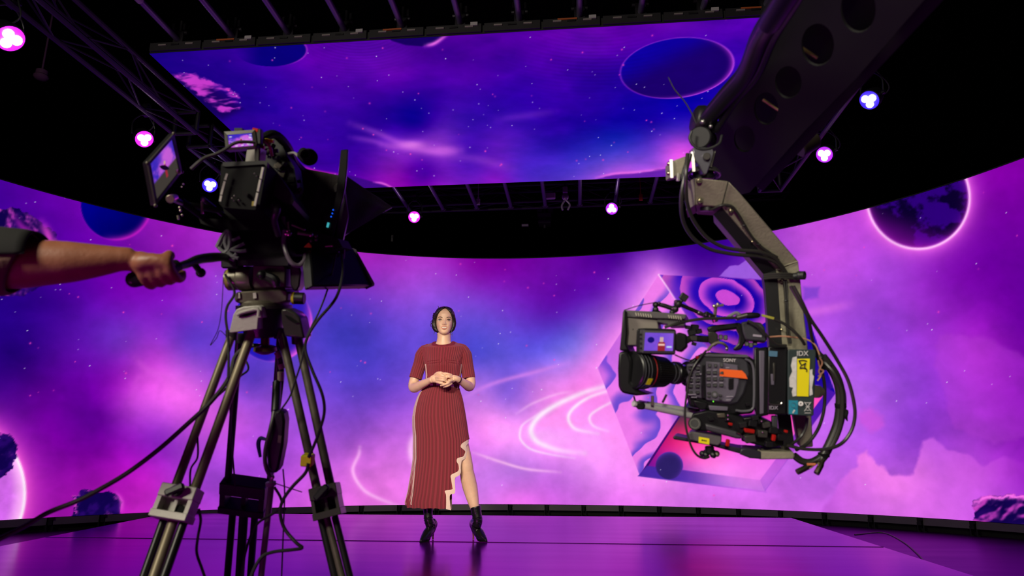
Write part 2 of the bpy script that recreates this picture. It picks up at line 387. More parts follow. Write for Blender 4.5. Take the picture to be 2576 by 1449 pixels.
    c = streak(c, x, y, [(905,1125),(902,1145),(888,1178),(895,1206),(918,1235),(951,1253),(1000,1272)], 18, (250, 130, 240), .4)
    c = streak(c, x, y, [(1046,1085),(1034,1120),(1036,1150),(1046,1175)], 9, (255, 190, 250), .9)
    # wispy clouds near the tripod
    c = streak(c, x, y, [(340,900),(370,930),(420,950),(470,990)], 10, (220, 90, 225), .45)
    c = streak(c, x, y, [(330,1010),(350,950),(400,960),(400,1000)], 9, (215, 80, 222), .4)
    # planets
    def disc(c, x0, y0, r, c0, c1, rim, ang, gl=8, rw=3):
        dx, dy = x-x0, y-y0; rr = np.hypot(dx, dy); t = np.clip((dx*math.cos(ang)+dy*math.sin(ang))/r*.5+.5, 0, 1)
        body = rgb(*c0)[None]*(1-t[:, None])+rgb(*c1)[None]*t[:, None]
        k = sm(.35, .95, (dx*math.cos(ang)+dy*math.sin(ang))/np.maximum(rr, 1))
        body = mixc(body, rim, np.exp(-((rr-r)/gl)**2)*k*.8)
        c = mixc(c, body, sm(1.6, -1.6, rr-r)); return mixc(c, rim, np.exp(-((rr-r)/rw)**2)*(k*.75+.12))
    c = disc(c, 292, 514, 89, (0, 0, 150), (0, 0, 92), (185, 25, 190), .85, 10)
    c = disc(c, 686, 811, 98, (12, 20, 200), (58, 26, 165), (225, 85, 225), .55, 12)
    # big bright planet at the left edge, small rocks
    rr = np.hypot(x+136, y-1240)-200
    c = mixc(c, (255, 95, 220), np.exp(-np.clip(rr, 0, 999)/30)*.95)
    inn = rgb(205, 100, 228)[None]*(1+(fbm(x/25, y/25, 71)-.5)*.3)[:, None]; inn = mixc(inn, (255, 180, 250), sm(-45, -3, rr))
    c = mixc(c, inn, sm(1.6, -1.6, rr)); c = mixc(c, (255, 235, 255), np.exp(-((rr+2)/4.5)**2))
    c, _ = rock(c, x, y, [(-80,1090),(0,1090),(22,1092),(45,1120),(42,1145),(32,1175),(0,1200),(-80,1190)], 51, (1, .3), 26)
    c, _ = rock(c, x, y, [(186,1250),(205,1230),(228,1232),(250,1238),(275,1236),(295,1245),(306,1270),(300,1310),(180,1310)], 57, (1, -.6), 22, thr=.55)
    c = streak(c, x, y, [(292,1240),(306,1262),(304,1290)], 6, (228, 80, 215), .75)
    c, _ = rock(c, x, y, [(-200,530),(0,527),(45,524),(85,545),(105,562),(138,585),(150,620),(148,700),(60,742),(0,746),(-200,740)], 63, (.8, -.5), 60)
    c = streak(c, x, y, [(104,560),(118,585),(126,605),(134,620)], 12, (215, 62, 200), .9)
    c = streak(c, x, y, [(38,545),(55,570),(75,582),(100,600)], 9, (175, 30, 175), .7)
    # dark planet on the right
    rr = np.hypot(x-2310, y-497)-128
    c = mixc(c, (252, 112, 240), np.exp(-np.clip(rr, 0, 999)/19)*.95)
    pn = fbm(x/42, y/36, 81, 5); inn = rgb(10, 0, 44)[None]+np.zeros((len(x), 3)); inn = mixc(inn, (48, 0, 128), sm(.52, .66, pn)*.9)
    inn = mixc(inn, (140, 10, 165), sm(35, 128, (-(x-2310)*.35+(y-497)*.94))*.6); inn = mixc(inn, (190, 40, 200), np.exp(rr/8)*.8)
    c = mixc(c, inn, sm(1.6, -1.6, rr)); c = mixc(c, (255, 190, 252), np.exp(-((rr-1)/3.6)**2))
    # rock bottom right
    c, d = rock(c, x, y, [(2450,1262),(2475,1248),(2510,1246),(2576,1244),(2700,1250),(2750,1420),(2440,1420)], 91, (-.4, -1.4), 75, thr=.35)
    c = mixc(c, (250, 110, 235), sm(1.6, -1.6, d)*np.exp(-((d+5)/6)**2)*sm(1290, 1250, y))
    # the cube
    V = (1801, 905); A, TR, R_, B, BL, L = cub
    dl = polysd(x, y, [A, V, BL, L]); dt = polysd(x, y, [A, TR, R_, V]); db = polysd(x, y, [V, R_, B, BL])
    # left face: drapery bands
    u = (x-1500)*.92+(y-930)*.30; h = u/60+.8*fbm(x/150, y/60, 101, 3)+.30*np.sin(y/27+x/60)+1.2*(fbm(x/70, y/110, 107, 2)-.5); fr = h-np.floor(h)
    fc = mixc(rgb(238, 122, 234)[None]+np.zeros((len(x), 3)), (96, 68, 205), sm(.45, .94, fr)*(1-sm(.95, 1, fr))*.9)
    fc = mixc(fc, (150, 75, 220), (1-sm(1500, 1640, x))*sm(1000, 900, y)*.5)
    fc = mixc(fc, (250, 130, 240), sm(840, 700, y)*sm(1640, 1690, x+(y-700)*.0)*.3)
    c = mixc(c, fc, sm(1.6, -1.6, dl))
    # top face: contour rings
    ex, ey = (x-1828), (y-750); r_ = np.sqrt((ex*.88+ey*.30)**2+((ey*.98-ex*.36)*1.45)**2)+26*(fbm(x/60, y/60, 111, 3)-.5)
    h = np.sqrt(np.clip(r_, 0, 999))*1/2.55-.55; h = np.where(r_ < 21, .0, (r_-21)/47.); fr = h-np.floor(h); k = np.floor(h)
    deep = np.where((x > 1850)[:, None], rgb(28, 0, 165)[None], rgb(42, 8, 180)[None])
    hot = rgb(205, 75, 215)[None]*(1-.10*np.clip(k, 0, 4))[:, None]
    v = sm(.1, .93, fr)*(1-sm(.95, 1, fr)); fc = deep*(1-v[:, None])+hot*v[:, None]; fc = mixc(fc, (200, 70, 210), sm(22.5, 20, r_))
    fc = mixc(fc, (20, 4, 150), sm(1930, 1990, x)*.75); fc = mixc(fc, (235, 110, 230), sm(1730, 1670, x-(y-700)*.5)*.35)
    c = mixc(c, fc, sm(1.6, -1.6, dt))
    d, t = segdist(x, y, [A, V]); c = mixc(c, (255, 200, 252), np.exp(-(d/2.2)**2)*sm(.6, 0, t))
    # floor face: glowing tray with a dark frame
    t = (y-1040)/190
    fc = field(x, y, [(1801,905,45,0,92),(1850,1000,110,10,110),(1770,1000,60,20,70),(2102,989,120,20,160),(1720,1040,70,50,70),(1690,1090,190,30,100),(1760,1090,235,50,130),(1740,1140,255,80,180),(1850,1120,240,90,215),(1700,1200,150,60,200),(1800,1180,250,130,235),(1900,1200,240,125,240),(1950,1150,240,110,235),(2000,1080,255,90,200),(1990,1010,255,60,170),(2060,990,250,70,180),(1900,950,60,0,90)])
    c = mixc(c, fc, sm(1.6, -1.6, db))
    ed, et = segdist(x, y, [(1801, 905), (1612, 1195)]); c = mixc(c, (58, 10, 110), sm(4, 2, ed)*sm(1.5, -1.5, db))
    df = polysd(x, y, [(1604,1198),(1628,1172),(1700,1180),(1912,1208),(1930,1240)]); fade = sm(1880, 1660, x)
    c = mixc(c, (72, 40, 165), sm(1.6, -1.6, df)*(fade*.85+.12)); 
    df = polysd(x, y, [(1912,1208),(2068,1000),(2080,975),(2102,989),(1925,1236)]); c = mixc(c, (70, 20, 170), sm(1.6, -1.6, df)*(sm(1180, 1030, y)*.75+.22))
    # sphere in the cube
    rr = np.hypot(x-1684, y-1171)-34.5; inn = mixc(rgb(44, 30, 100)[None]+np.zeros((len(x), 3)), (96, 50, 175), np.exp(rr/5)*sm(-30, 25, (x-1684)*.6-(y-1171)*.8+10))
    c = mixc(c, inn, sm(1.6, -1.6, rr))
    return np.clip(c, 0, 255)
CEILPTS = [(200,60,25,0,110),(400,150,30,0,132),(500,250,34,0,135),(600,330,30,0,130),(700,250,44,0,158),(800,150,86,0,166),(900,110,98,6,178),(1000,200,76,0,162),(1100,120,80,0,160),(1200,200,60,0,156),(1100,280,48,0,160),(900,300,44,0,150),
 (800,400,50,0,150),(900,420,72,0,162),(1000,440,118,10,166),(1100,460,112,12,178),(960,330,55,3,162),(980,345,78,14,178),(1050,370,135,42,202),(1115,378,132,42,202),(1150,385,92,22,188),(1060,410,90,8,175),(1050,330,60,5,165),(1250,370,82,20,178),
 (1200,300,48,8,165),(1300,250,40,0,160),(1400,150,74,0,166),(1450,200,58,0,165),(1500,100,86,5,166),(1550,60,100,0,170),(1700,60,92,5,170),(1900,60,86,0,180),(1900,150,62,0,180),(1500,300,34,0,165),(1650,300,28,0,170),(1400,350,44,10,170),
 (1300,440,84,30,190),(1450,420,70,50,196),(1550,390,80,60,206),(1650,400,150,72,221),(1700,370,192,72,226),(1700,330,98,40,206),(1450,460,112,62,206),(1560,430,172,82,226),(1750,290,35,5,180),(1250,460,122,20,186),(1200,440,92,20,181),(2000,300,35,0,170),(1900,420,130,50,210)]
def paint_ceiling(x, y):
    c = field(x, y, CEILPTS)
    n = fbm(x/170+y/300+fbm(x/100, y/60, 5)*.8, y/60-x/500, 23, 6)-.5
    c = c*(1+n*.28)[:, None]+rgb(18, 2, 4)[None]*(n*2)[:, None]
    for pts, wd, a in (([(880,310),(950,335),(1010,360),(1080,370)], 9, .4), ([(960,365),(1030,372),(1110,385),(1160,380)], 10, .5), ([(880,345),(940,355),(990,372)], 8, .3), ([(1120,395),(1200,400),(1290,425)], 12, .25), ([(1250,300),(1330,290),(1400,280)], 10, .18)):
        c = streak(c, x, y, pts, wd, (215, 105, 232), a)
    c = mixc(c, (235, 130, 240), np.exp(-(((x-1035)/32)**2+((y-364)/10)**2))*.7); c = mixc(c, (225, 110, 236), np.exp(-(((x-1115)/38)**2+((y-376)/11)**2))*.55)
    # large oval planet
    a = -.13; dx, dy = x-1703, y-171; ux = (dx*math.cos(a)+dy*math.sin(a))/143.5; uy = (-dx*math.sin(a)+dy*math.cos(a))/75
    r = np.hypot(ux, uy); k = sm(-.2, .9, (ux*.75+uy*.5)/np.maximum(r, .01)); body = mixc(rgb(26, 0, 106)[None]+np.zeros((len(x), 3)), (14, 0, 160), sm(-.1, .8, -ux*.5-uy*.8))
    body = mixc(body, (170, 40, 205), np.exp(-((r-1)/.07)**2)*k*.7); c = mixc(c, body, sm(1.01, .99, r)); c = mixc(c, (176, 62, 220), np.exp(-((r-1)/.018)**2)*(.5+.5*k))
    ux, uy = (x-682)/90, (y-126)/41; r = np.hypot(ux, uy); k = sm(.2, .9, ux/np.maximum(r, .01)); c = mixc(c, (8, 0, 120), sm(1.02, .98, r)*sm(-1.1, -.2, ux)); c = mixc(c, (160, 40, 200), np.exp(-((r-1)/.03)**2)*k*.8)
    d = polysd(x, y, [(960,80),(985,103),(1020,114),(1060,117),(1100,108),(1130,80)]); c = mixc(c, (22, 0, 92), sm(2, -3, d)); c = streak(c, x, y, [(1070,115),(1095,108),(1128,84)], 5, (235, 105, 230), .95)
    d, t = segdist(x, y, [(445,190),(490,205),(530,222),(570,235),(612,272)]); n = fbm(x/40-y/30, y/12+x/60, 61, 3)
    dd = polysd(x, y, [(430,188),(480,184),(540,206),(600,235),(612,268),(560,285),(500,240),(470,215)])+(fbm(x/12, y/8, 66)-.5)*14
    d2 = polysd(x, y, [(420,185),(500,200),(570,240),(610,275),(560,300),(500,280)]); c = mixc(c, (20, 0, 82), sm(10, -12, d2)*.8)
    c = mixc(c, (196, 56, 200), sm(4, -6, dd)*sm(.34, .72, n)); c = mixc(c, (35, 0, 110), sm(3, -3, dd)*sm(.5, .3, n)*.5)
    d = polysd(x, y, [(1498,452),(1540,438),(1600,436),(1660,425),(1760,420),(1800,520),(1500,520)])+(fbm(x/20, y/10, 68)-.5)*8; c = mixc(c, (92, 25, 165), sm(2, -2, d)*.9); c = streak(c, x, y, [(1500,447),(1545,437),(1600,433),(1680,423)], 3.5, (232, 105, 232), .9)
    d = polysd(x, y, [(860,436),(920,452),(990,474),(980,520),(800,520)]); c = mixc(c, (55, 8, 130), sm(3, -3, d)*.85); c = streak(c, x, y, [(940,458),(965,462),(992,475)], 3, (232, 105, 225), .8)
    c = streak(c, x, y, [(760,418),(800,432),(860,440)], 4, (205, 30, 190), .9)
    m = np.sin(np.hypot((x-905)*.55, y-60)*.85)*np.exp(-(((x-905)/110)**2+((y-115)/70)**2)); c = c*(1+m*.05)[:, None]   # moire of the LED pitch
    m = np.sin(np.hypot((x-1500)*.5, y+10)*.7)*np.exp(-(((x-1480)/150)**2+((y-150)/80)**2)); c = c*(1+m*.04)[:, None]
    return np.clip(c, 0, 255)
def stars(col, px, py, seed, n, box, dense):
    r = random.Random(seed)
    N = len(px)
    for i in range(n):
        sx, sy = r.uniform(box[0], box[2]), r.uniform(box[1], box[3])
        pink = r.random() < .3
        if r.random() > dense(sx, sy): continue
        j = np.argmin((px-sx)**2+(py-sy)**2)
        if (px[j]-sx)**2+(py[j]-sy)**2 > 30: continue
        rad = (r.uniform(1.7, 2.6) if pink else r.uniform(1.0, 1.7)); d = np.abs(px-px[j])+np.abs(py-py[j]); near = d < 12
        g = np.exp(-((px[near]-px[j])**2+(py[near]-py[j])**2)/rad**2)*r.uniform(.25, .9)
        col[near] = mixc(col[near], (255, 70, 190) if pink else (235, 225, 255), g)
    return col
def proj_np(P):
    v = P-np.array(CAMP)[None]; f = v@np.array(FW); return CX+FPX*(v@np.array(RT))/f, CY-FPX*(v@np.array(UP))/f
def screen_mat():
    m = bpy.data.materials.new('led_screen_picture'); m.use_nodes = True; nt = m.node_tree; nt.nodes.clear()
    a = nt.nodes.new('ShaderNodeAttribute'); a.attribute_name = 'picture'; e = nt.nodes.new('ShaderNodeEmission'); o = nt.nodes.new('ShaderNodeOutputMaterial')
    # fine cloud grain over the picture
    tc = nt.nodes.new('ShaderNodeTexCoord'); n = nt.nodes.new('ShaderNodeTexNoise'); n.inputs['Scale'].default_value = 5; n.inputs['Detail'].default_value = 7; n.inputs['Roughness'].default_value = .55
    nt.links.new(tc.outputs['Object'], n.inputs['Vector']); r = nt.nodes.new('ShaderNodeMapRange'); r.inputs['From Min'].default_value = .3; r.inputs['From Max'].default_value = .7
    r.inputs['To Min'].default_value = .93; r.inputs['To Max'].default_value = 1.07; nt.links.new(n.outputs['Fac'], r.inputs['Value'])
    nt.links.new(a.outputs['Color'], e.inputs['Color']); nt.links.new(r.outputs['Result'], e.inputs['Strength']); nt.links.new(e.outputs[0], o.inputs[0])
    m.cycles.emission_sampling = 'FRONT'
    return m
SCR = screen_mat()
def screen_mesh(name, P, nu, nv, paint, parent, flip=False, star=None):
    x, y = proj_np(P); col = paint(x, y)
    if star: col = stars(col, x, y, *star)
    c = col/255; c = np.where(c <= .04045, c/12.92, ((c+.055)/1.055)**2.4)
    me = bpy.data.meshes.new(name); off = np.array(parent_world(parent)); Q = P-off[None]
    me.vertices.add(nu*nv); me.vertices.foreach_set('co', Q.astype(np.float32).ravel())
    i, j = np.meshgrid(np.arange(nu-1), np.arange(nv-1), indexing='ij'); a = i*nv+j
    q = np.stack([a, a+nv, a+nv+1, a+1], -1).reshape(-1, 4)
    if flip: q = q[:, ::-1]
    nf = len(q); me.loops.add(nf*4); me.loops.foreach_set('vertex_index', q.astype(np.int32).ravel())
    me.polygons.add(nf); me.polygons.foreach_set('loop_start', np.arange(0, nf*4, 4, dtype=np.int32))
    me.update(calc_edges=True); me.validate()
    at_ = me.color_attributes.new('picture', 'FLOAT_COLOR', 'POINT'); at_.data.foreach_set('color', np.concatenate([c, np.ones((len(c), 1))], 1).astype(np.float32).ravel())
    me.materials.append(SCR); o = bpy.data.objects.new(name, me); C.objects.link(o); o.parent = parent; return o

# ------------------------------------------------------------------ curved LED wall
ZB, ZT = .15, 3.72
_pts = [(-6.15,6.6),(-5.78,7.35),(-4.75,8.4),(-3.33,9.28),(-1.53,9.8),(.31,9.85),(1.6,9.5),(2.65,8.88),(3.47,8.12),(4.2,7.2)]
PY = [(0,450),(200,508),(560,588),(870,632),(1190,647),(1500,641),(1750,618),(1960,577),(2180,525),(2440,442),(2576,400)]
base = [atZ(x, y, ZT) for x, y in PY]
A_ = np.array([(p.x, p.y) for p in base]); M_ = np.c_[2*A_, np.ones(len(A_))]; s_ = np.linalg.lstsq(M_, (A_**2).sum(1), rcond=None)[0]
print('wall circle', s_[:2], math.sqrt(s_[2]+s_[0]**2+s_[1]**2), 'residual', [round(float(np.hypot(*(a-s_[:2]))-math.sqrt(s_[2]+s_[0]**2+s_[1]**2)), 2) for a in A_])
# plan curve: measured points, extended at both ends along the curve
ang = np.arctan2(A_[:, 1]-s_[1], A_[:, 0]-s_[0]); rad = np.hypot(A_[:, 0]-s_[0], A_[:, 1]-s_[1])
o_ = np.argsort(ang); ang, rad = ang[o_], rad[o_]
cf = np.polyfit(ang-1.6, rad, 3)
def rad_at(a): 
    ac = np.clip(a, ang[0], ang[-1]); return np.polyval(cf, ac-1.6)
def wallp(a): r = rad_at(a); return s_[0]+r*np.cos(a), s_[1]+r*np.sin(a)
A0, A1 = ang[0]-.42, ang[-1]+.42
led = empty('video_wall', (-.8, 9.5, 0)); tag(led, 'huge curved LED video wall showing a purple galaxy behind the stage', 'screen')
NU, NV = 1280, 350
aa = np.concatenate([np.linspace(A1, ang[-1]+.02, 70), np.linspace(ang[-1]+.019, ang[0]-.019, NU-140), np.linspace(ang[0]-.02, A0, 70)]); X, Y = wallp(aa); zz = np.linspace(ZB, ZT, NV)
P = np.stack([np.repeat(X, NV), np.repeat(Y, NV), np.tile(zz, NU)], 1)
import time; t0 = time.time()
screen_mesh('display', P, NU, NV, paint_wall, led, star=(5, 420, (-100, 440, 2650, 1250), lambda x, y: 1 if (x < 1560 and y < 1010) else .35 if y < 1000 else .25))
print('wall paint', time.time()-t0)
BK = mat('cabinet_back', (8, 8, 9), .7); BZ = mat('cabinet_edge', (58, 52, 54), .6, noise=.1)
# cabinets behind the picture, base beams and brackets along the floor
N2 = 60; a2 = np.linspace(A1, A0, N2*1+1); L_ = 0
arc = np.concatenate([[0], np.cumsum(np.hypot(np.diff(X), np.diff(Y)))]); nb = int(arc[-1]/.5); sa = np.interp(np.linspace(0, arc[-1], nb+1), arc, aa)
def inner(a, d, z): x, y = wallp(a); r = Vector((x-s_[0], y-s_[1], 0)).normalized(); return Vector((x, y, z))+r*d
bk = MB(); 
rows = [[inner(a, .02, ZB), inner(a, .09, ZB), inner(a, .09, ZT), inner(a, .02, ZT)] for a in sa]
bk.grid(rows, closeu=True, cap=True); bk.build('cabinet_row', BK, led, smooth=False)
MB().grid([[inner(a, -.002, ZT-.001), inner(a, .09, ZT), inner(a, .09, ZT+.015), inner(a, -.002, ZT+.012)] for a in sa], closeu=True, cap=True).build('top_rim', BK, led, smooth=False)
for i in range(nb):
    a0, a1 = sa[i], sa[i+1]; e = (a1-a0)*.06
    p0, p1 = inner(a0+e, .02, ZB-.042), inner(a1-e, .02, ZB-.042)
    MB().beam(p0, p1, .05, .075).build('base_beam', BZ, led)
    x, y = wallp(a0); c = inner(a0, .02, 0); d = (c-Vector((s_[0], s_[1], 0))); d.z = 0; d.normalize(); t_ = d.cross(Vector((0, 0, 1)))
    Mx = Matrix((t_, d, Vector((0, 0, 1)))).transposed()
    m = MB(); m.box(c+Vector((0, 0, .11)), (.035, .09, .08), Mx); m.box(c+Vector((0, 0, .05))+t_*.03, (.012, .05, .1), Mx); m.box(c+Vector((0, 0, .05))-t_*.03, (.012, .05, .1), Mx)
    m.cyl(c+Vector((0, 0, .001))+t_*.03, c+Vector((0, 0, .012))+t_*.03, .025, seg=12); m.cyl(c+Vector((0, 0, .001))-t_*.03, c+Vector((0, 0, .012))-t_*.03, .025, seg=12)
    m.box(c+Vector((0, .0, .135))-d*.04+t_*.01, (.05, .02, .03), Mx)
    m.build('levelling_bracket', BLK2, led)
# back skirt so that nothing shows through under the wall
MB().grid([[inner(a, .12, 0), inner(a, .12, ZB+.02), inner(a, .14, ZB+.02), inner(a, .14, 0)] for a in sa], closeu=True, cap=True).build('black_skirt', BLK2, led, smooth=False)

# ------------------------------------------------------------------ LED ceiling
ZC = 4.2; cx0, cx1, cy0, cy1 = -3.67, 2.22, 4.96, 8.12
lc = empty('ceiling_screen', (-.7, 6.5, ZC)); tag(lc, 'flat LED screen with deep blue galaxy hanging over the stage', 'screen')
NU, NV = 660, 300
xs = np.linspace(cx0, cx1, NU); ys = np.linspace(cy0, cy1, NV)
P = np.stack([np.repeat(xs, NV), np.tile(ys, NU), np.full(NU*NV, ZC)], 1)
screen_mesh('display', P, NU, NV, paint_ceiling, lc, flip=True, star=(11, 230, (400, 50, 1900, 470), lambda x, y: 1 if y > 180 else .5))
fr = MB()
fr.box(((cx0+cx1)/2, (cy0+cy1)/2, ZC+.045), (cx1-cx0, cy1-cy0, .08)); fr.build('cabinet_frame', BK, lc)
EDG = mat('cabinet_rail', (38, 36, 40), .5, .3)
for k in range(12):
    x0 = cx0+(cx1-cx0)*k/12+.012; x1 = cx0+(cx1-cx0)*(k+1)/12-.012
    e = MB().beam((x0, cy0-.012, ZC+.05), (x1, cy0-.012, ZC+.05), .02, .075).build('edge_rail', EDG, lc)
    for q in (.25, .5, .78):
        x = x0+(x1-x0)*q; MB().box((x, cy0-.026, ZC+.06), (.07, .012, .014)).build('connector', mat('socket_metal', (150, 140, 140), .4, .5) if q != .5 else BLK, e)
    if k % 3 == 1: MB().box((x0+.2, cy0-.027, ZC+.075), (.16, .012, .014)).build('cable_label', mat('orange_tag', (150, 70, 25), .6), e)
    if k % 2: MB().box((x1-.06, cy0-.03, ZC+.08), (.06, .014, .03)).build('white_tag', mat('pale_tag', (150, 145, 150), .6), e)
for k in range(12):
    x = -3.42+.5*k
    r = MB().cyl((x, 3.9, ZC+.12), (x, 9.3, ZC+.12), .026, seg=12).build('hanging_rail', PNR, lc)
    for yy in (cy0+.02, cy1-.05):
        m = MB().box((x, yy, ZC+.14), (.09, .05, .12)); m.cyl((x-.07, yy, ZC+.2), (x+.07, yy, ZC+.2), .018, seg=8); m.box((x+.05, yy-.02, ZC+.24), (.02, .03, .06)); m.box((x-.05, yy-.02, ZC+.25), (.02, .03, .05)); m.cyl((x, yy, ZC+.2), (x, yy, ZC+.32), .012, seg=8)
        m.build('clamp', PNT, r)
    MB().ring((x, 4.35, ZC+.12), (x, 4.43, ZC+.12), .032, .026, 12).build('tape_band', mat('pale_tag', (150, 145, 150), .6), r)
    MB().ball((x, 9.3, ZC+.12), (.05, .04, .04), 10).build('end_cap', BLK, r)

# ------------------------------------------------------------------ trusses
def truss(name, p0, p1, w_, label, group=None, seg=.5, braces=True):
    p0, p1 = Vector(p0), Vector(p1); d = (p1-p0); L = d.length; y = d.normalized(); x = y.cross(Vector((0, 0, 1))).normalized(); z = Vector((0, 0, 1))
    root = empty(name, p0, label, 'truss', group); h = w_/2
    cs = [(sx, sz) for sx in (-1, 1) for sz in (-1, 1)]
    for sx, sz in cs: MB().cyl(p0+x*sx*h+z*sz*h, p1+x*sx*h+z*sz*h, .024, seg=10).build('chord', PNT, root)
    n = max(1, int(L/seg))
    for k in range(n):
        a, b_ = p0+y*(L*k/n), p0+y*(L*(k+1)/n)
        for (s0, s1) in (((-1, -1), (1, -1)), ((-1, 1), (1, 1)), ((-1, -1), (-1, 1)), ((1, -1), (1, 1))):
            q0 = a+x*s0[0]*h+z*s0[1]*h; q1 = b_+x*s1[0]*h+z*s1[1]*h
            if k % 2: q0, q1 = a+x*s1[0]*h+z*s1[1]*h, b_+x*s0[0]*h+z*s0[1]*h
            MB().cyl(q0, q1, .009, seg=6).build('brace', PNB, root)
    for a in (p0, p1):
        m = MB()
        for (s0, s1) in (((-1, -1), (1, -1)), ((-1, 1), (1, 1)), ((-1, -1), (-1, 1)), ((1, -1), (1, 1))): m.cyl(a+x*s0[0]*h+z*s0[1]*h, a+x*s1[0]*h+z*s1[1]*h, .022, seg=8)
        m.build('end_frame', PNT, root)
    return root
TZ = 4.12
truss('lighting_truss', (-3.96, 2.2, TZ), (-3.96, 6.05, TZ), .24, 'dark box truss running along the left side of the ceiling screen')
truss('lighting_truss', (-3.98, 6.35, TZ), (-3.98, 8.9, TZ), .24, 'short dark box truss behind the tripod camera, left of the ceiling screen')
truss('lighting_truss', (-3.6, 9.42, 4.52), (3.0, 9.42, 4.52), .26, 'long dark box truss across the back beneath the ceiling screen')
truss('lighting_truss', (2.42, 1.5, TZ), (2.42, 8.2, TZ), .26, 'purple-lit box truss on the right, partly behind the crane arm')
truss('lighting_truss', (-3.85, 3.9, TZ+.25), (2.4, 3.9, TZ+.25), .26, 'dark cross truss at the top of the frame over the near screen edge')
for k, y in enumerate((3.2, 4.4)):
    truss('roof_girder', (-6, y, 5.6+.2*k), (5, y, 5.6+.2*k), .4, ('dim steel girder high in the dark roof, nearer one', 'dim steel girder high in the dark roof, farther one')[k], seg=.8)

# ------------------------------------------------------------------ stage lamps
def lamp_emit(name, col, es):
    return mat(name, (40, 40, 40), .4, emit=col, es=es)
def stage_lamp(px, py, z, rot, halo, core, label, tgt=(-.8, 3.5, .6), R=.085, chord=None):
    c = atZ(px, py, z); d = (Vector(tgt)-c).normalized(); x, y, _ = frame_of(d); top = c-d*.06+Vector((0, 0, .26))
    root = empty('stage_lamp', top, label, 'lamp', 'LED wash lamps on the trusses')
    MB().rev(c-d*.15, c, [(0, .03), (.02, R*.8), (.09, R*1.0), (.148, R*1.04), (.15, R*.98)], 24).build('housing', BLK, root)
    MB().cyl(c-d*.002, c+d*.004, R*.96, seg=28).build('lens_plate', lamp_emit('lens_plate_%d_%d_%d' % halo, halo, 2.0), root)
    for k in range(3):
        a = rot+k*2*math.pi/3; q = c+(x*math.cos(a)+y*math.sin(a))*R*.40
        MB().ball(q+d*.002, R*.39, 12).build('led_lens', lamp_emit('led_%d_%d_%d' % core, core, 14), root)
    yk = MB(); s = x if abs(x.z) < .5 else y; s = Vector((s.x, s.y, 0)).normalized()
    yk.tube([c-d*.07+s*R*1.15, c-d*.07+s*R*1.2+Vector((0, 0, .13)), top+s*.03-Vector((0, 0, .03)), top-s*.03-Vector((0, 0, .03)), c-d*.07-s*R*1.2+Vector((0, 0, .13)), c-d*.07-s*R*1.15], .007, 8, 4); yk.build('yoke', BLK, root)
    kn = MB(); kn.cyl(c-d*.07+s*R*1.0, c-d*.07+s*R*1.35, .018, seg=10); kn.build('knob', BLK, root)
    cl = MB().box(top, (.05, .05, .07)); cl.ring(top+Vector((-.025, 0, .06)), top+Vector((.025, 0, .06)), .042, .026, 16); cl.box(top+Vector((0, .05, .04)), (.02, .05, .02)); cl.build('clamp', PNT, root)
    w_ = MB().tube([c-d*.14, c-d*.2+Vector((.05, 0, -.02)), c-d*.12+Vector((.12, 0, .1)), top+Vector((.03, 0, .05))], .006, 6); w_.build('power_cable', CBL, root)
    l = bpy.data.lights.new('lamp_beam', 'SPOT'); l.energy = 26; l.color = [max(.02, lin(v)) for v in halo]; l.spot_size = 1.2; l.shadow_soft_size = .06
    o = bpy.data.objects.new('lamp_beam', l); C.objects.link(o); o.location = c+d*.1; o.rotation_euler = d.to_track_quat('-Z', 'Y').to_euler()
MAG, BLU, VIO = (205, 25, 225), (45, 20, 235), (150, 20, 235)
WM, WB = (255, 215, 255), (225, 215, 255)
stage_lamp(25, 97, 3.72, .4, MAG, WM, 'pink wash lamp at the far upper left, biggest of the lamps', R=.1)
stage_lamp(363, 350, 3.80, .9, MAG, WM, 'pink wash lamp hanging left above the tripod camera monitor')
stage_lamp(528, 466, 3.80, .6, BLU, WB, 'blue-violet wash lamp between the side monitor and the black plate of the tripod camera')
stage_lamp(1042, 546, 4.10, .5, MAG, WM, 'magenta wash lamp on the back truss, left of the presenter')
stage_lamp(1539, 525, 4.12, 1.5, VIO, WM, 'violet wash lamp on the back truss, right of the presenter')
stage_lamp(2187, 252, 3.78, .2, BLU, WB, 'blue wash lamp on the right truss, upper one near the crane arm')
stage_lamp(2074, 389, 3.78, .2, VIO, WB, 'violet wash lamp on the right truss, lower one near the crane bracket')
# things fixed in the dark at the back
m = MB(); c = atY(1370, 545, 10.6); m.box(c, (.22, .2, .06)); m.box(c+Vector((.0, 0, -.12)), (.2, .2, .05)); m.box(c+Vector((-.08, 0, .1)), (.08, .1, .07)); m.box(c+Vector((.1, 0, .1)), (.08, .1, .07)); m.cyl(c-Vector((0, 0, .2)), c+Vector((0, 0, .7)), .02)
o = m.build('ceiling_projector', mat('dim_grey', (60, 58, 62), .6)); tag(origin_to(o, c), 'dim grey equipment box hanging in the dark above the video wall', 'projector')
m = MB(); c = atY(1321, 567, 10.6); m.box(c, (.11, .04, .035)); tag(origin_to(m.build('wall_sign', mat('pale_sign', (190, 190, 190), .6)), c), 'small pale rectangular sign in the dark above the video wall', 'sign')
m = MB(); c = atY(987, 600, 10.6); m.box(c, (.035, .03, .11)).box(c+Vector((0, -.02, .02)), (.02, .02, .03)); tag(origin_to(m.build('wall_switch', mat('dim_grey', (60, 58, 62), .6)), c), 'small upright grey box in the dark, left part above the video wall', 'switch box')
m = MB(); c = atY(103, 193, 7.5); m.ball(c, (.09, .09, .05), 14); m.cyl(c+Vector((0, 0, .03)), c+Vector((0, 0, .09)), .07); m.cyl(c+Vector((0, 0, .09)), Vector((c.x, c.y, 7.2)), .012); tag(origin_to(m.build('smoke_detector', mat('dim_violet_dome', (120, 80, 120), .5)), c), 'round dim dome below the far upper left lamp', 'detector')
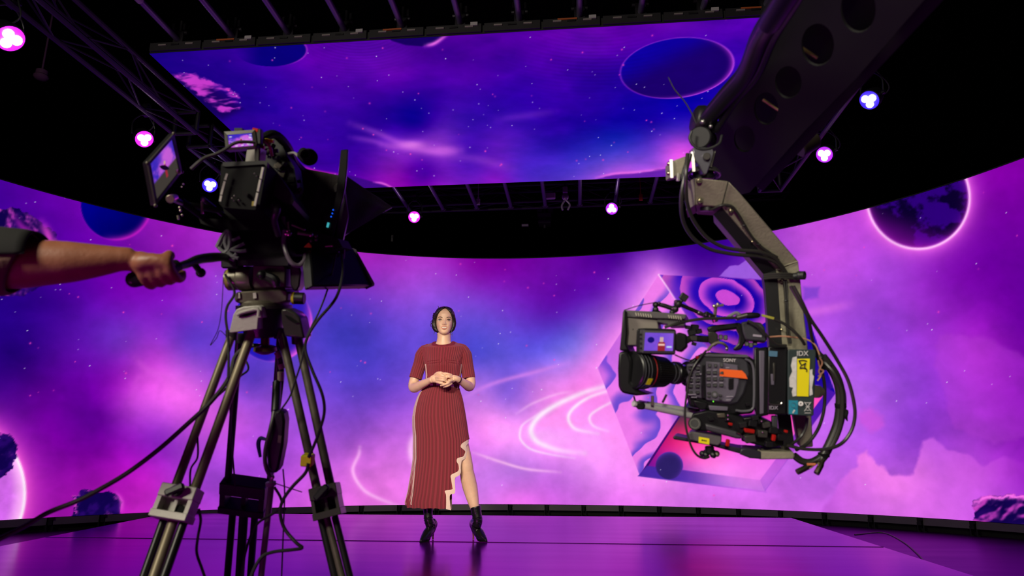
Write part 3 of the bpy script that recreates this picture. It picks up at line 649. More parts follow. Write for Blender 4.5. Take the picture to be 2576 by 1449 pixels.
def chain_hoist(px, py, z, label):
    c = atZ(px, py, z); root = empty('chain_hoist', c, label, 'hoist', None)
    MB().box(c+Vector((0, 0, .1)), (.07, .07, .1), bev=.3).build('motor_housing', mat('pale_metal', (170, 160, 170), .4, .6), root)
    MB().box(c+Vector((-.22, 0, .02)), (.16, .06, .09), bev=.3).build('junction_box', mat('pale_tag', (150, 145, 150), .6), root)
    m = MB(); m.ball(c, (.05, .03, .06), 12); m.tube([c-Vector((0, 0, .04)), c+Vector((-.05, 0, -.13)), c+Vector((-.04, 0, -.2))], .014, 8); m.tube([c-Vector((0, 0, .04)), c+Vector((.06, 0, -.12)), c+Vector((.03, 0, -.2))], .014, 8); m.build('hook', mat('pale_metal', (170, 160, 170), .4, .6), root)
    MB().tube([c+Vector((0, 0, .14)), c+Vector((0, 0, 1.6))], .008, 6).build('chain', PNT, root)
chain_hoist(1422, 495, 4.36, 'pale double-hook chain hoist on the back truss between the bars')
for x, y, n in ((1203, 508, 'small pale tag box on the back truss above the presenter'), (1612, 497, 'small red tag box on the back truss beside the violet lamp')):
    c = atZ(x, y, 4.35); tag(origin_to(MB().box(c, (.05, .03, .09)).box(c+Vector((0, 0, .06)), (.02, .02, .03)).cyl(c+Vector((0, 0, .07)), Vector((c.x, c.y, 7.2)), .004).build('tag_box', mat('pale_tag', (150, 145, 150), .6) if x < 1300 else mat('red_tag', (150, 20, 20), .6)), c), n, 'box')
# ------------------------------------------------------------------ the presenter
def remesh(o, voxel, smooth=4, factor=.5, dec=None):
    m = o.modifiers.new('r', 'REMESH'); m.mode = 'VOXEL'; m.voxel_size = voxel; m.use_smooth_shade = True
    s = o.modifiers.new('s', 'SMOOTH'); s.iterations = smooth; s.factor = factor
    if dec: d = o.modifiers.new('d', 'DECIMATE'); d.ratio = dec
    dg = bpy.context.evaluated_depsgraph_get(); me = bpy.data.meshes.new_from_object(o.evaluated_get(dg)); old = o.data
    o.modifiers.clear(); o.data = me; bpy.data.meshes.remove(old)
    me.polygons.foreach_set('use_smooth', [True]*len(me.polygons)); return o
YW = 5.75
def Wp(x, y, dy=0): return atY(x, y, YW+dy)
PXM = (Wp(1216, 900)-Wp(1116, 900)).length/100      # metres per pixel at her distance
SKIN = mat('fair_skin', (232, 186, 158), .42, sss=.12, noise=.04, nscale=30)
HAIR = mat('dark_brown_hair', (27, 16, 15), .5, bump=.15, bscale=60)
woman = empty('person', Wp(1140, 1362)*1, 'woman in a long ribbed red dress and black boots standing on the stage', 'person'); woman.location.z = SZ
HZ = Wp(1118, 845).z; HH = Wp(1118, 776).z-HZ; HC_ = Vector((Wp(1118, 810).x, YW, HZ)); HR = Matrix.Rotation(math.radians(11), 3, 'Z')
LV = [(0, .010, -.066, -.040), (.03, .026, -.079, -.02), (.08, .041, -.085, .0), (.16, .053, -.088, .02), (.26, .0635, -.088, .05), (.38, .0710, -.087, .07), (.50, .0745, -.086, .088),
      (.62, .0755, -.088, .094), (.74, .0745, -.087, .092), (.85, .068, -.076, .082), (.93, .054, -.056, .062), (.98, .034, -.032, .038), (1.0, .010, -.010, .012)]
LT = [l[0] for l in LV]
def lv(t): return [float(np.interp(t, LT, [l[k] for l in LV])) for k in (1, 2, 3)]
GS = [(0, .358, .022, .0105, .045), (0, .45, .011, .0085, .06), (0, .55, .004, .009, .05), (.0135, .348, .008, .0065, .03), (-.0135, .348, .008, .0065, .03), (0, .31, -.004, .02, .022),
      (.037, .512, -.008, .016, .042), (-.037, .512, -.008, .016, .042), (.036, .60, .003, .02, .03), (-.036, .60, .003, .02, .03), (.043, .34, .008, .019, .075), (-.043, .34, .008, .019, .075),
      (0, .262, .005, .018, .022), (0, .190, .006, .015, .022), (0, .225, -.003, .02, .012), (0, .145, -.004, .02, .025), (0, .055, .007, .018, .05)]
def bump_at(x, t): return sum(a*math.exp(-((x-gx)/sx)**2-((t-gt)/st)**2) for gx, gt, a, sx, st in GS)
def head_pt(t, ph, grow=0, gy=None):   # ph: 0 = front
    w_, f, b = lv(t); cy = (f+b)/2; hy = (b-f)/2; e = 2/2.25
    sx, cx_ = math.sin(ph), math.cos(ph)
    x = (w_+grow)*math.copysign(abs(sx)**e, sx); y = cy-(hy+(grow if gy is None else gy))*math.copysign(abs(cx_)**e, cx_)
    if cx_ > 0 and not grow: y -= bump_at(x, t)*min(1, cx_*2)
    return HC_+HR @ Vector((x, y, t*HH))
def face_pt(x, t, out=0):
    w_, f, b = lv(t); cy = (f+b)/2; hy = (b-f)/2; q = max(0, 1-abs(x/w_)**2.25)**(1/2.25)
    return HC_+HR @ Vector((x, cy-hy*q-bump_at(x, t)-out, t*HH))
b = MB(); ts = [0]+[.012+.988*i/95 for i in range(96)]
b.grid([[head_pt(t, 2*math.pi*i/110) for i in range(110)] for t in ts], closeu=True, cap=True)
for s in (-1, 1): b.ball(HC_+HR @ Vector((s*.076, .012, HH*.50)), (.008, .017, .030), 12, HR)        # ears
neckc = [(1117, 838, .01, 17.5, .062), (1117, 850, .01, 17, .060), (1116.5, 860, .012, 18.5, .062), (1116, 868, .015, 24, .066), (1116, 876, .02, 36, .075), (1116, 888, .02, 44, .085), (1116, 930, .0, 42, .09), (1114, 965, 0, 38, .085), (1108, 1000, 0, 48, .10), (1106, 1050, 0, 55, .11), (1106, 1090, 0, 54, .105)]
def ell(x, y, dy, hw, hd, n=40, e=1):
    c = Wp(x, y, dy); return [c+Vector((hw*PXM*math.sin(2*math.pi*i/n), -hd*math.cos(2*math.pi*i/n), 0)) for i in range(n)]
b.grid([ell(*r) for r in neckc][::-1], closeu=True, cap=True)
# arms: px, py, depth, radius
armL = [(1078, 888, .02, .030), (1054, 925, .035, .040), (1041, 960, .03, .042), (1041, 975, .0, .0435), (1052, 972, -.06, .040), (1068, 964, -.13, .033), (1082, 957, -.18, .026), (1088, 955, -.20, .027)]
armR = [(1153, 888, .02, .030), (1176, 925, .035, .040), (1184, 958, .03, .042), (1181, 972, .0, .0435), (1172, 967, -.07, .038), (1160, 959, -.14, .030), (1150, 953, -.19, .025), (1142, 951, -.20, .027)]
for A in (armL, armR): b.tube([Wp(x, y, d) for x, y, d, r in A], [r for *_, r in A], 20, 5)
# clasped hands
Mh = Matrix.Rotation(math.radians(12), 3, 'Y')
b.ball(Wp(1094, 953, -.205), (.045, .020, .033), 18, Matrix.Rotation(math.radians(8), 3, 'Y')); b.ball(Wp(1135, 953, -.195), (.046, .022, .036), 18, Matrix.Rotation(math.radians(-8), 3, 'Y'))
fing = [[(1096, 944, -.21), (1106, 942, -.235), (1116, 945, -.24), (1122, 948, -.225)], [(1097, 949.5, -.22), (1107, 949.5, -.25), (1117, 951, -.25), (1124, 953, -.232)],
        [(1098, 955, -.22), (1108, 956, -.25), (1117, 957, -.25), (1123, 959, -.232)], [(1097, 960, -.215), (1106, 963, -.24), (1114, 964.5, -.24), (1119, 965, -.225)]]
for f in fing: b.tube([Wp(*p) for p in f], [.0115, .011, .0102, .0088], 12, 5)
fing2 = [[(1136, 944, -.21), (1126, 940.5, -.232), (1116, 939.5, -.225), (1109, 941, -.20)], [(1136, 950, -.215), (1129, 948, -.235), (1124, 947, -.225), (1120, 947, -.20)],
         [(1135, 960, -.215), (1127, 964, -.24), (1117, 968, -.24), (1108, 970, -.222)], [(1138, 957, -.215), (1131, 958.5, -.24), (1125, 961, -.235), (1119, 963, -.21)], [(1136, 964, -.205), (1129, 969, -.225), (1122, 972, -.225), (1115, 973, -.21)]]
for f in fing2: b.tube([Wp(*p) for p in f], [.0120, .0108, .0100, .0088], 12, 5)
b.tube([Wp(1092, 946, -.20), Wp(1099, 939, -.225), Wp(1107, 937, -.235), Wp(1113, 938, -.23)], [.013, .0115, .0105, .009], 12, 5)
# legs
legR = [(1145, 1085, 0, .085), (1160, 1130, -.01, .072), (1171, 1168, -.015, .060), (1174, 1185, -.01, .057), (1178, 1206, .005, .062), (1183, 1228, .015, .061), (1188, 1250, .01, .052), (1193, 1272, 0, .040), (1197, 1285, 0, .030), (1200, 1310, .01, .024)]
legL = [(1080, 1085, 0, .085), (1080, 1130, -.01, .072), (1079, 1168, -.015, .060), (1078, 1206, .01, .06), (1078, 1250, .01, .048), (1077, 1272, 0, .036), (1077, 1285, 0, .028), (1079, 1310, .01, .024)]
for L in (legR, legL): b.tube([Wp(x, y, d) for x, y, d, r in L], [r for *_, r in L], 24, 5)
# knee shape of the bare leg
b.ball(Wp(1172, 1172, -.05), (.030, .018, .036), 14)
body = b.build('body', SKIN, woman); remesh(body, .0034, 3, .5)
# eyes, brows, lips, teeth
EYE = mat('eye_white', (228, 216, 212), .25); IRI = mat('dark_iris', (40, 24, 18), .15); LAS = mat('lash', (22, 12, 12), .6); LIP = mat('rose_lips', (204, 118, 108), .35); TEE = mat('teeth', (240, 232, 222), .3); BRW = mat('eyebrow', (70, 42, 34), .8)
def surf_tube(name, pts, rad, material, out=.0, parent=woman, seg=8): return MB().tube([face_pt(x, t, out) for x, t in pts], rad, seg, 5).build(name, material, parent)
for s in (-1, 1):
    c = face_pt(s*.0375, .512, -.0068)
    e = MB().ball(c, (.0165, .0105, .0078), 16, HR).build('eye', EYE, woman)
    MB().ball(c+HR @ Vector((.0012, -.0070, .0002)), (.0072, .0048, .0072), 14, HR).build('iris', IRI, e)
    surf_tube('eyelashes', [(s*.020, .500), (s*.027, .533), (s*.0375, .547), (s*.048, .537), (s*.057, .515)], [.0010, .0022, .0027, .0027, .0016], LAS, .0015)
    surf_tube('lower_lid', [(s*.024, .494), (s*.0375, .474), (s*.052, .500)], [.0007, .0013, .0009], mat('lid_shadow', (165, 105, 95), .6), .001)
    surf_tube('eyebrow', [(s*.017, .588), (s*.030, .612), (s*.045, .618), (s*.060, .585)], [.0026, .0036, .0032, .0012], BRW, -.0005)
MB().grid([[face_pt(x, t, .0015) for x in np.linspace(-.0175, .0175, 15)*(1-abs(t-.238)*9)] for t in (.212, .222, .235, .246, .254)]).build('teeth', TEE, woman)
surf_tube('upper_lip', [(-.0265, .262), (-.018, .268), (-.006, .277), (0, .272), (.006, .277), (.018, .268), (.0265, .262)], [.0006, .0026, .0033, .0030, .0033, .0026, .0006], LIP, -.0004)
surf_tube('lower_lip', [(-.0265, .258), (-.018, .205), (-.007, .188), (.007, .188), (.018, .205), (.0265, .258)], [.0006, .0030, .0041, .0041, .0030, .0006], LIP, -.0006)
# hair: solid shell around the skull, parted, opening at the face, gathered low at the back
def hair_pt(t, ph, lay):
    s = math.sin(ph); side = abs(s); g = .015+.014*sm(.85, .35, np.array([t]))[0]*side-.012*sm(.22, .06, np.array([t]))[0]*side
    g += (.010*max(0, -s))*sm(.9, .3, np.array([t]))[0]
    g += (.0012*math.sin(ph*34+t*14)+.0008*math.sin(ph*61-t*20))*min(1, side*1.5)
    tt = min(t, 1.0)
    g *= 1-.45*float(sm(.82, 1.0, np.array([t]))[0])
    top = .010*float(sm(.8, 1.0, np.array([t]))[0])
    p = head_pt(tt, ph, g*lay+1e-5, (g+.004)*lay+1e-5); p.z += top*lay+.004*lay*(t > .9)
    return p
def open_half(t): return float(np.interp(t, [.05, .15, .30, .45, .56, .66, .76, .84, .90, .94, .96, 1.0], [1.95, 1.55, 1.34, 1.22, 1.08, .90, .70, .48, .27, .08, .0, .0]))
rows = []
for i in range(70):
    t = .06+(1.0-.06)*(i/69)**.8; a = open_half(t); n = 120; r = []
    for j in range(n):
        u = j/(n-1); ph = a+(2*math.pi-2*a)*u; e = min(u, 1-u)*(2*math.pi-2*a)
        lay = min(1, (e/.16)**.5) if a > .02 else 1; lay = max(lay, .8*float(sm(.80, .90, np.array([t]))[0])); lay = lay+(1-lay)*float(sm(.90, .935, np.array([t]))[0])
        low = min(1, (t-.05)/.10)**.5 if t < .15 else 1
        r.append(hair_pt(t, ph, max(-.3, lay*low*1.0)-.05*(lay < .3)))
    rows.append(r)
hb = MB().grid(rows); top = len(hb.v); hb.add([sum((Vector(p) for p in rows[-1]), Vector())/120+Vector((0, 0, .001))], [])
hb.f += [(top-120+j, top-120+(j+1) % 120, top) for j in range(120)]
hr = hb.build('hair', HAIR, woman, angle=60)
m = hr.modifiers.new('t', 'SOLIDIFY'); m.thickness = .006; m.offset = -1
b = MB(); b.ball(HC_+HR @ Vector((-.012, .095, HH*.42)), (.062, .045, .055), 18)          # low bun
for k in range(9): b.tube([HC_+HR @ Vector((-.085-.012*math.sin(k*.5+.5), .03+.004*k, HH*(.86-.062*k)+z)) for z in (0, -.008, -.016)], [.007, .010, .007], 8, 3)
b.build('hair_bun', HAIR, woman)
for x0, pts in ((0, [(1097, 826), (1098, 834), (1102, 838), (1098, 843)]), (0, [(1094, 826), (1093, 836), (1091, 842)]), (0, [(1135, 830), (1137, 838), (1137.5, 847)]), (0, [(1133, 833), (1134, 840), (1137, 843)]), (0, [(1104, 775), (1102.5, 771), (1101, 769)]), (0, [(1087, 812), (1083, 816), (1084, 821), (1088, 824)]), (0, [(1088, 806), (1084, 809), (1084, 814)])):
    MB().tube([Wp(x, y, -.02) for x, y in pts], [.003]+[.0022]*(len(pts)-2)+[.001], 6, 4).build('hair_strand', HAIR, woman)
for s, x in ((-1, 1095.5), (1, 1137)): MB().ball(Wp(x, 827, -.01), .005, 8).tube([Wp(x, 827, -.01), Wp(x, 832, -.01)], .0018, 6, 1).build('earring', mat('gold', (225, 180, 120), .25, 1), woman)
# dress
RED = mat('red_rib_knit', None, .75, attr='knit', sheen=.3, noise=.06, nscale=200); CRM = mat('cream_knit', (238, 205, 190), .8, bump=.2, bscale=150)
SILL = [(858, 1095.5, 1138), (862, 1085, 1149), (866, 1073, 1160), (872, 1064, 1168), (880, 1061, 1171), (895, 1064, 1167), (910, 1068, 1163), (925, 1070, 1161.5), (946, 1072, 1158.5), (962, 1070, 1156), (975, 1066.5, 1154), (988, 1057.5, 1158), (1001, 1051, 1162), (1025, 1043.5, 1166.5),
        (1050, 1039.5, 1170.5), (1075, 1040, 1174), (1098, 1042, 1177), (1106, 1042, 1178.5)]
OUT = [(1106, 1178.5), (1112, 1179), (1118, 1176), (1122, 1172.5), (1128, 1174), (1135, 1176), (1147, 1175), (1154, 1169), (1160, 1161.5), (1173, 1159), (1187, 1159), (1195, 1155), (1200, 1145.5), (1210, 1144), (1229, 1145), (1239, 1143), (1242, 1132.5), (1255, 1131), (1280, 1134)]
LFT = [(1106, 1042), (1154, 1042), (1182, 1038.6), (1236, 1030), (1263, 1023.5), (1272, 1024)]
def sil(y):
    if y <= 1106: return (float(np.interp(y, [s[0] for s in SILL], [s[k] for s in SILL])) for k in (1, 2))
    return float(np.interp(y, [p[0] for p in LFT], [p[1] for p in LFT])), float(np.interp(y, [p[0] for p in OUT], [p[1] for p in OUT]))
NR = 52
def depth_at(y): return float(np.interp(y, [858, 868, 880, 905, 922, 945, 968, 1000, 1050, 1120, 1200, 1280], [.068, .082, .094, .118, .126, .108, .100, .122, .135, .14, .15, .16]))
def ytop(ph): return 858+13*max(0, math.cos(ph))**.8
def dress_pt(y, ph, off=0, virt=False):
    y0 = y; y = y+(ytop(ph)-858)*max(0, 1-(y-858)/40)
    l, r = sil(max(858, y0 if y0 < 868 else y))
    if y > 1106: r2 = max(r, float(np.interp(y, [1106, 1280], [1178.5, 1182])))
    else: r2 = r
    hem = 0
    c = (l+r2)/2; hw = (r2-l)/2*PXM; hd = depth_at(y)
    P = Wp(c, y); a = .0024*max(0, min(1, (y-868)/10)); d = a*math.cos(NR*ph)+off
    e = .92
    x = (hw+d)*math.copysign(abs(math.sin(ph))**e, math.sin(ph)); yy = -(hd+d)*math.copysign(abs(math.cos(ph))**e, math.cos(ph))
    q = P+Vector((x, yy, 0))
    if y > 1106: q.x = min(q.x, Wp(r, y, -hd).x-.21*(yy+hd)+.0015*math.cos(NR*ph)+off)
    return q
NC = NR*8; ys = [858+(1276-858)*i/200 for i in range(201)]
b = MB(); rows = []
for y in ys:
    r = []
    for i in range(NC):
        ph = 2*math.pi*(i+.5)/NC; p = dress_pt(y, ph)
        if y > 1255: p.z += ((y-1255)/21)*(.0022*math.cos(NR/3*ph)) + (.016 if p.x < Wp(1030, 1270).x else 0)*((y-1255)/21)
        r.append(p)
    rows.append(r)
b.grid(rows[::-1], closeu=True)
def sleeve(A, s):
    pts = [Wp(x, y, d) for x, y, d, r in A]; P = MB(); n = 17*8; out = []
    path = A; m = 34
    for k in range(m):
        u = k/(m-1); ax = [np.interp(u, np.linspace(0, 1, len(path)), [p[q] for p in path]) for q in range(4)]
        c = Wp(ax[0], ax[1], ax[2]); u2 = min(1, u+.02); bx = [np.interp(u2 if u < .99 else u, np.linspace(0, 1, len(path)), [p[q] for p in path]) for q in range(4)]
        if u < .99: t = (Wp(bx[0], bx[1], bx[2])-c).normalized()
        else: t = tl
        tl = t; x = Vector((0, 1, 0)).cross(t).normalized(); yv = t.cross(x); row = []
        for i in range(n):
            ph = 2*math.pi*i/n; rr = ax[3]+.0022*math.cos(17*ph)
            row.append(c+(x*math.cos(ph)+yv*math.sin(ph))*rr)
        out.append(row)
    b.grid(out, closeu=True); b.grid([[Vector(c2)+(p-Vector(c2))*.9 for p in out[-1]] for c2 in [sum(out[-1], Vector())/n]]+[out[-1]], closeu=True)
sleeve([(1088, 874, .01, .022), (1077, 876.5, .01, .040), (1068, 883, .015, .052), (1061.5, 895, .025, .058), (1057, 915, .035, .056), (1050, 935, .035, .054), (1045, 952, .03, .0535)], -1)
sleeve([(1145, 873, .01, .022), (1155, 875, .01, .040), (1164, 881, .015, .052), (1170, 894, .025, .058), (1173, 915, .035, .056), (1177, 935, .035, .054), (1179.5, 952, .03, .0535)], 1)
dress = b.build('dress', RED, woman, angle=80)
me = dress.data; at_ = me.color_attributes.new('knit', 'FLOAT_COLOR', 'POINT'); nv = len(me.vertices); col = np.ones((nv, 4), np.float32)
hi = np.array(srgb(138, 28, 48)[:3]); lo = np.array(srgb(112, 18, 33)[:3]); nd = NC*len(ys); i_ = np.arange(nd) % NC; k = .5+.5*np.cos(NR*2*np.pi*(i_+.5)/NC)
yrow = np.array([ys[::-1][j] for j in (np.arange(nd)//NC)]); k = np.where(yrow < 868, .7, k)
col[:nd, :3] = lo+(hi-lo)*sm(.25, .7, k)[:, None]
for s0 in range(nd, nv, 1):
    pass
ns = nv-nd; j = np.arange(ns) % (17*8); k = .5+.5*np.cos(2*np.pi*j/8); col[nd:, :3] = lo+(hi-lo)*sm(.25, .7, k)[:, None]
at_.data.foreach_set('color', col.ravel())
def pxx(P): v = P-CAMP; return CX+FPX*v.dot(RT)/v.dot(FW)
def dress_front(x, y, off=.004):       # point on the front of the dress that projects to pixel x at height y
    l, r = sil(y); r2 = max(r, float(np.interp(y, [1106, 1280], [1178.5, 1182]))) if y > 1106 else r
    hw = (r2-l)/2*PXM+off+.001; hd = depth_at(y)+off+.001; P = Wp((l+r2)/2, y); a, b_ = -math.pi/2-.15, math.pi/2
    f = lambda ph: P+Vector((hw*math.copysign(abs(math.sin(ph))**.92, math.sin(ph)), -hd*math.copysign(abs(math.cos(ph))**.92, math.cos(ph)), 0))
    if x is None: return f
    a = -1.42
    for _ in range(24):
        m = (a+b_)/2
        if pxx(f(m)) < x: a = m
        else: b_ = m
    return f(a)
INN = [(1107, 1177), (1113, 1167), (1118.6, 1160.6), (1125.7, 1159.5), (1135, 1170), (1142, 1168.8), (1149, 1164), (1152.7, 1151), (1161, 1149), (1170, 1153.6), (1184, 1152.4), (1193.7, 1135), (1205, 1135), (1224, 1138), (1229, 1137), (1232.4, 1119.6), (1243, 1122), (1262, 1122.5), (1277, 1122)]
def inn(y): return float(np.interp(y, [p[0] for p in INN], [p[1] for p in INN]))
def spl(pts, n):
    P = [Vector(p) for p in pts]; E = [P[0]*2-P[1]]+P+[P[-1]*2-P[-2]]; Q = []
    for k in range(n):
        u = k/(n-1)*(len(P)-1); i = min(int(u), len(P)-2); t = u-i; a, b, c, d = E[i:i+4]; Q.append(.5*(2*b+(c-a)*t+(2*a-5*b+4*c-d)*t*t+(3*b-a-3*c+d)*t**3))
    return Q
g = [[dress_front(a.y, a.x, .004), dress_front((a.y+b_.y)/2, (a.x+b_.x)/2, .0065), dress_front(b_.y+.4, b_.x, .004)] for a, b_ in zip(spl(INN, 150), spl(OUT, 150))]
MB().grid(g).build('scalloped_trim', CRM, woman)
MB().grid([[Wp(1130, y, .15), Wp(1131.5, y, .02), Wp(1137+(y-1240)*.0, y, .0)] for y in (1240, 1255, 1270, 1281)]).build('inner_hem', CRM, woman)
yy = [985+(1268-985)*i/60 for i in range(61)]
MB().grid([[dress_front(None, y, .003)(-2.1), dress_front(None, y, .004)(-1.8), dress_front(None, y, .004)(-1.55), dress_front(None, y, .004)(-1.3), dress_front(list(sil(y))[0]+float(np.interp(y, [985, 1040, 1100, 1180, 1268], [2, 4, 5, 5.5, 12])), y, .004)] for y in yy]).build('side_stripe', CRM, woman)
for s in (0, 1):
    yy = [918+(960-918)*i/12 for i in range(13)]
    MB().grid([[dress_front(list(sil(y))[s]+(q if s == 0 else -q), y, .004) for q in (0, 1.2, 2.6)] for y in yy]).build('bodice_stripe', CRM, woman)
for x, w_, y0, y1 in ((1085.5, 7.5, 968, 973), (1102, 9, 966, 973), (1120, 10, 970, 975), (1138, 8, 969.5, 977), (1151.5, 3.4, 974, 980)):
    MB().grid([[dress_front(x+w_*(q-.5), y, .006) for q in (0, .33, .66, 1)] for y in (y0, (y0+y1)/2, y1)]).build('waist_patch', CRM, woman)
nb_ = []
for i in range(41):
    ph = -1.75+3.5*i/40; k = .45+.55*max(0, math.cos(ph)); nb_.append([dress_pt(858, ph, .001), dress_pt(858+2.2*k, ph, .0045), dress_pt(858+5*k, ph, .0045), dress_pt(858+6*k, ph, .0005)])
MB().grid(nb_).build('neckband', mat('red_neckband', (126, 28, 46), .8), woman)
KN = mat('raised_knit', (122, 24, 42), .85)
for pts in ([(1075, 912.5), (1090, 911), (1105, 910)], [(1075, 918), (1092, 917), (1106, 915)], [(1125, 910), (1140, 911), (1157, 912.5)], [(1126, 915), (1140, 917), (1156, 918)], [(1119, 904), (1121, 912), (1127, 921)], [(1111, 906), (1110, 913), (1104, 921)]):
    MB().tube([dress_front(x, y, .001) for x, y in pts], [.002, .003, .002], 6, 4).build('knit_seam', KN, woman)
# bracelet and ring
c0, c1 = Wp(1152.5, 959, -.175), Wp(1155.5, 949, -.185)
x, y, z = frame_of(c1-c0); ax = (Wp(1158, 957, -.15)-Wp(1148, 952, -.195)).normalized(); ctr = Wp(1153.5, 954.8, -.175)
MB().ring(ctr-ax*.005, ctr+ax*.005, .031, .0275, 28).build('bracelet', mat('dark_leather', (60, 28, 26), .4), woman)
MB().ring(Wp(1120, 960, -.245), Wp(1122, 959.5, -.245), .0115, .0095, 14).build('ring', mat('gold', (225, 180, 120), .25, 1), woman)
# boots
BOO = mat('black_leather', (20, 18, 20), .28, bump=.35, bscale=26, spec=.6)
def boot(shaft, ankle, heelb, ball_, toe, heelc):
    F = lambda x, y, z=SZ: atZ(x, y, z)
    tp, hb_ = F(*toe), F(*heelc); d = (tp-hb_); d.z = 0; dn = d.normalized(); L = .225; hb_ = tp-dn*L; hb_.z = SZ; tp.z = SZ
    b = MB(); sh = [Wp(x, y, dy) for x, y, dy, r in shaft]; b.tube(sh, [s[3] for s in shaft], 20, 5)
    an = sh[-1]; hc = hb_+dn*.012+Vector((0, 0, .118))
    b.ball(hc, (.035, .035, .037), 16); b.tube([an, hc+dn*.012+Vector((0, 0, .01)), hc+dn*.05-Vector((0, 0, .035)), hb_+dn*.115+Vector((0, 0, .052)), hb_+dn*.165+Vector((0, 0, .026)), tp-dn*.030+Vector((0, 0, .017)), tp-dn*.004+Vector((0, 0, .010))], [.040, .041, .042, .041, .031, .021, .008], 18, 6)
    s = dn.cross(Vector((0, 0, 1)))
    b.ball(hb_+dn*.155+Vector((0, 0, .02)), (.040, .034, .019), 16, Matrix((dn, s, Vector((0, 0, 1)))).transposed())
    o = b.build('boot', BOO, woman); remesh(o, .004, 3)
    MB().tube([hc-Vector((0, 0, .02)), hb_+dn*.010+Vector((0, 0, .07)), hb_+dn*.012+Vector((0, 0, .03)), hb_+dn*.012+Vector((0, 0, .002))], [.020, .011, .0065, .0075], 12, 4).build('heel', mat('tan_heel', (120, 62, 52), .4), o)
    so = [hb_+dn*q+s*w_+Vector((0, 0, z)) for q, w_, z in ((.10, .026, .020), (.14, .036, .004), (.17, .036, .001), (.205, .018, .001), (.222, .005, .002), (.222, -.005, .002), (.205, -.018, .001), (.17, -.036, .001), (.14, -.036, .004), (.10, -.026, .020))]
    MB().prism(so, (0, 0, .004)).build('sole', BLK2, o); 
    w_ = MB()
    for q, yy_ in enumerate((1300, 1306, 1313)): 
        c = Wp(float(np.interp(yy_, [s_[1] for s_ in shaft], [s_[0] for s_ in shaft])), yy_+2, -.0); r = float(np.interp(yy_, [s_[1] for s_ in shaft], [s_[3] for s_ in shaft]))+.001
        w_.tube([c+Vector((r*math.sin(a), -r*math.cos(a), .006*math.sin(a*2+q))) for a in np.linspace(-1.7, 1.7, 8)], [.001, .003, .004, .0035, .004, .0035, .003, .001], 6, 3)
    w_.build('leather_fold', BOO, o)
def bt(a, *k): boot(a, None, None, None, *k)
bt([(1076.5, 1272, 0, .0415), (1077, 1290, 0, .037), (1078, 1306, 0, .036), (1083, 1322, .015, .039)], (1057, 1365), (1088, 1358))
bt([(1196, 1274, 0, .044), (1199, 1292, 0, .040), (1202, 1308, 0, .038), (1199, 1322, .015, .039)], (1225, 1364), (1193, 1358))

# ------------------------------------------------------------------ the camera operator (arm in frame, body just outside it)
DO = 1.42
op = empty('person', Vector((at(-330, 900, DO).x, at(-330, 900, DO).y, SZ)), 'man in beige and black shirt gripping the pan handle of the tripod camera', 'person')
SK2 = mat('shaded_skin', (146, 90, 64), .5, noise=.08, nscale=30, bump=.1, bscale=60)  # lighter skin darkened: the shade on the operator is put into the colour
b = MB()
arm = [(-330, 560, 1.36, .062), (-170, 620, 1.36, .058), (-40, 660, 1.37, .053), (40, 664, 1.38, .051), (110, 661, 1.39, .0475), (180, 659, 1.40, .0425), (240, 656, 1.41, .035), (300, 652, 1.42, .026), (335, 652, 1.43, .024)]
b.tube([at(x, y, d) for x, y, d, r in arm], [r for *_, r in arm], 22, 5)
Mx = Matrix((RT, FW, UP)).transposed()
b.ball(at(372, 668, 1.43), (.036, .019, .027), 18, Mx @ Matrix.Rotation(math.radians(18), 3, 'Y'))
b.ball(at(352, 660, 1.43), (.032, .018, .024), 18, Mx)
grip = [at(338, 702, 1.45), at(445, 670, 1.45)]; gd = (grip[1]-grip[0]).normalized()
for k in range(4):      # fingers curl over the grip
    q = grip[0].lerp(grip[1], .97-.215*k); r = .0103-.0006*k; bend = []
    n = (FW*-1-gd*gd.dot(FW*-1)).normalized(); u = gd.cross(n).normalized()
    if u.dot(UP) < 0: u = -u
    R_ = .0185+r*.8
    for a in (75, 40, 5, -35, -75, -115, -155): bend.append(q+(n*math.cos(math.radians(a))+u*math.sin(math.radians(a)))*(R_*(1.12 if 0 < a < 60 else 1)))
    b.tube(bend, [r*1.15, r*1.2, r*1.1, r*1.05, r, r*.95, r*.8], 12, 3)
b.tube([at(350, 652, 1.44), at(385, 650, 1.47), at(415, 662, 1.475), at(436, 668, 1.47)], [.013, .0125, .011, .009], 12, 5)    # thumb behind the grip
b.tube([at(345, 665, 1.43), at(362, 660, 1.42), at(400, 657, 1.42), at(425, 664, 1.42)], [.02, .02, .016, .012], 12, 4)
sh = at(-330, 560, 1.36); tb = Vector((sh.x-.20, sh.y+.02, 0))       # body centre line, outside the frame
def V3(x, y, z): return Vector((tb.x+x, tb.y+y, z))
b.tube([V3(0, 0, .95), V3(0, 0, 1.1), V3(0, 0, 1.3), V3(0, 0, 1.45), V3(0, 0, 1.54)], [.14, .135, .15, .14, .06], 24, 4)
b.tube([V3(0, 0, 1.46), V3(.1, 0, 1.47), sh], [.07, .075, .062], 16, 4); b.tube([V3(0, 0, 1.46), V3(-.17, 0, 1.44), V3(-.24, .03, 1.25), V3(-.22, .1, 1.08), V3(-.1, .28, 1.1)], [.07, .065, .05, .045, .03], 16, 4)
b.ball(V3(-.08, .32, 1.11), (.03, .05, .025), 14)
for k in range(4): b.tube([V3(-.09+.014*k, .35, 1.125-.004*k), V3(-.075+.014*k, .39, 1.115), V3(-.07+.013*k, .405, 1.09)], .008, 8, 3)
b.tube([V3(-.06, .31, 1.12), V3(-.045, .34, 1.13), V3(-.04, .36, 1.12)], .009, 8, 3)
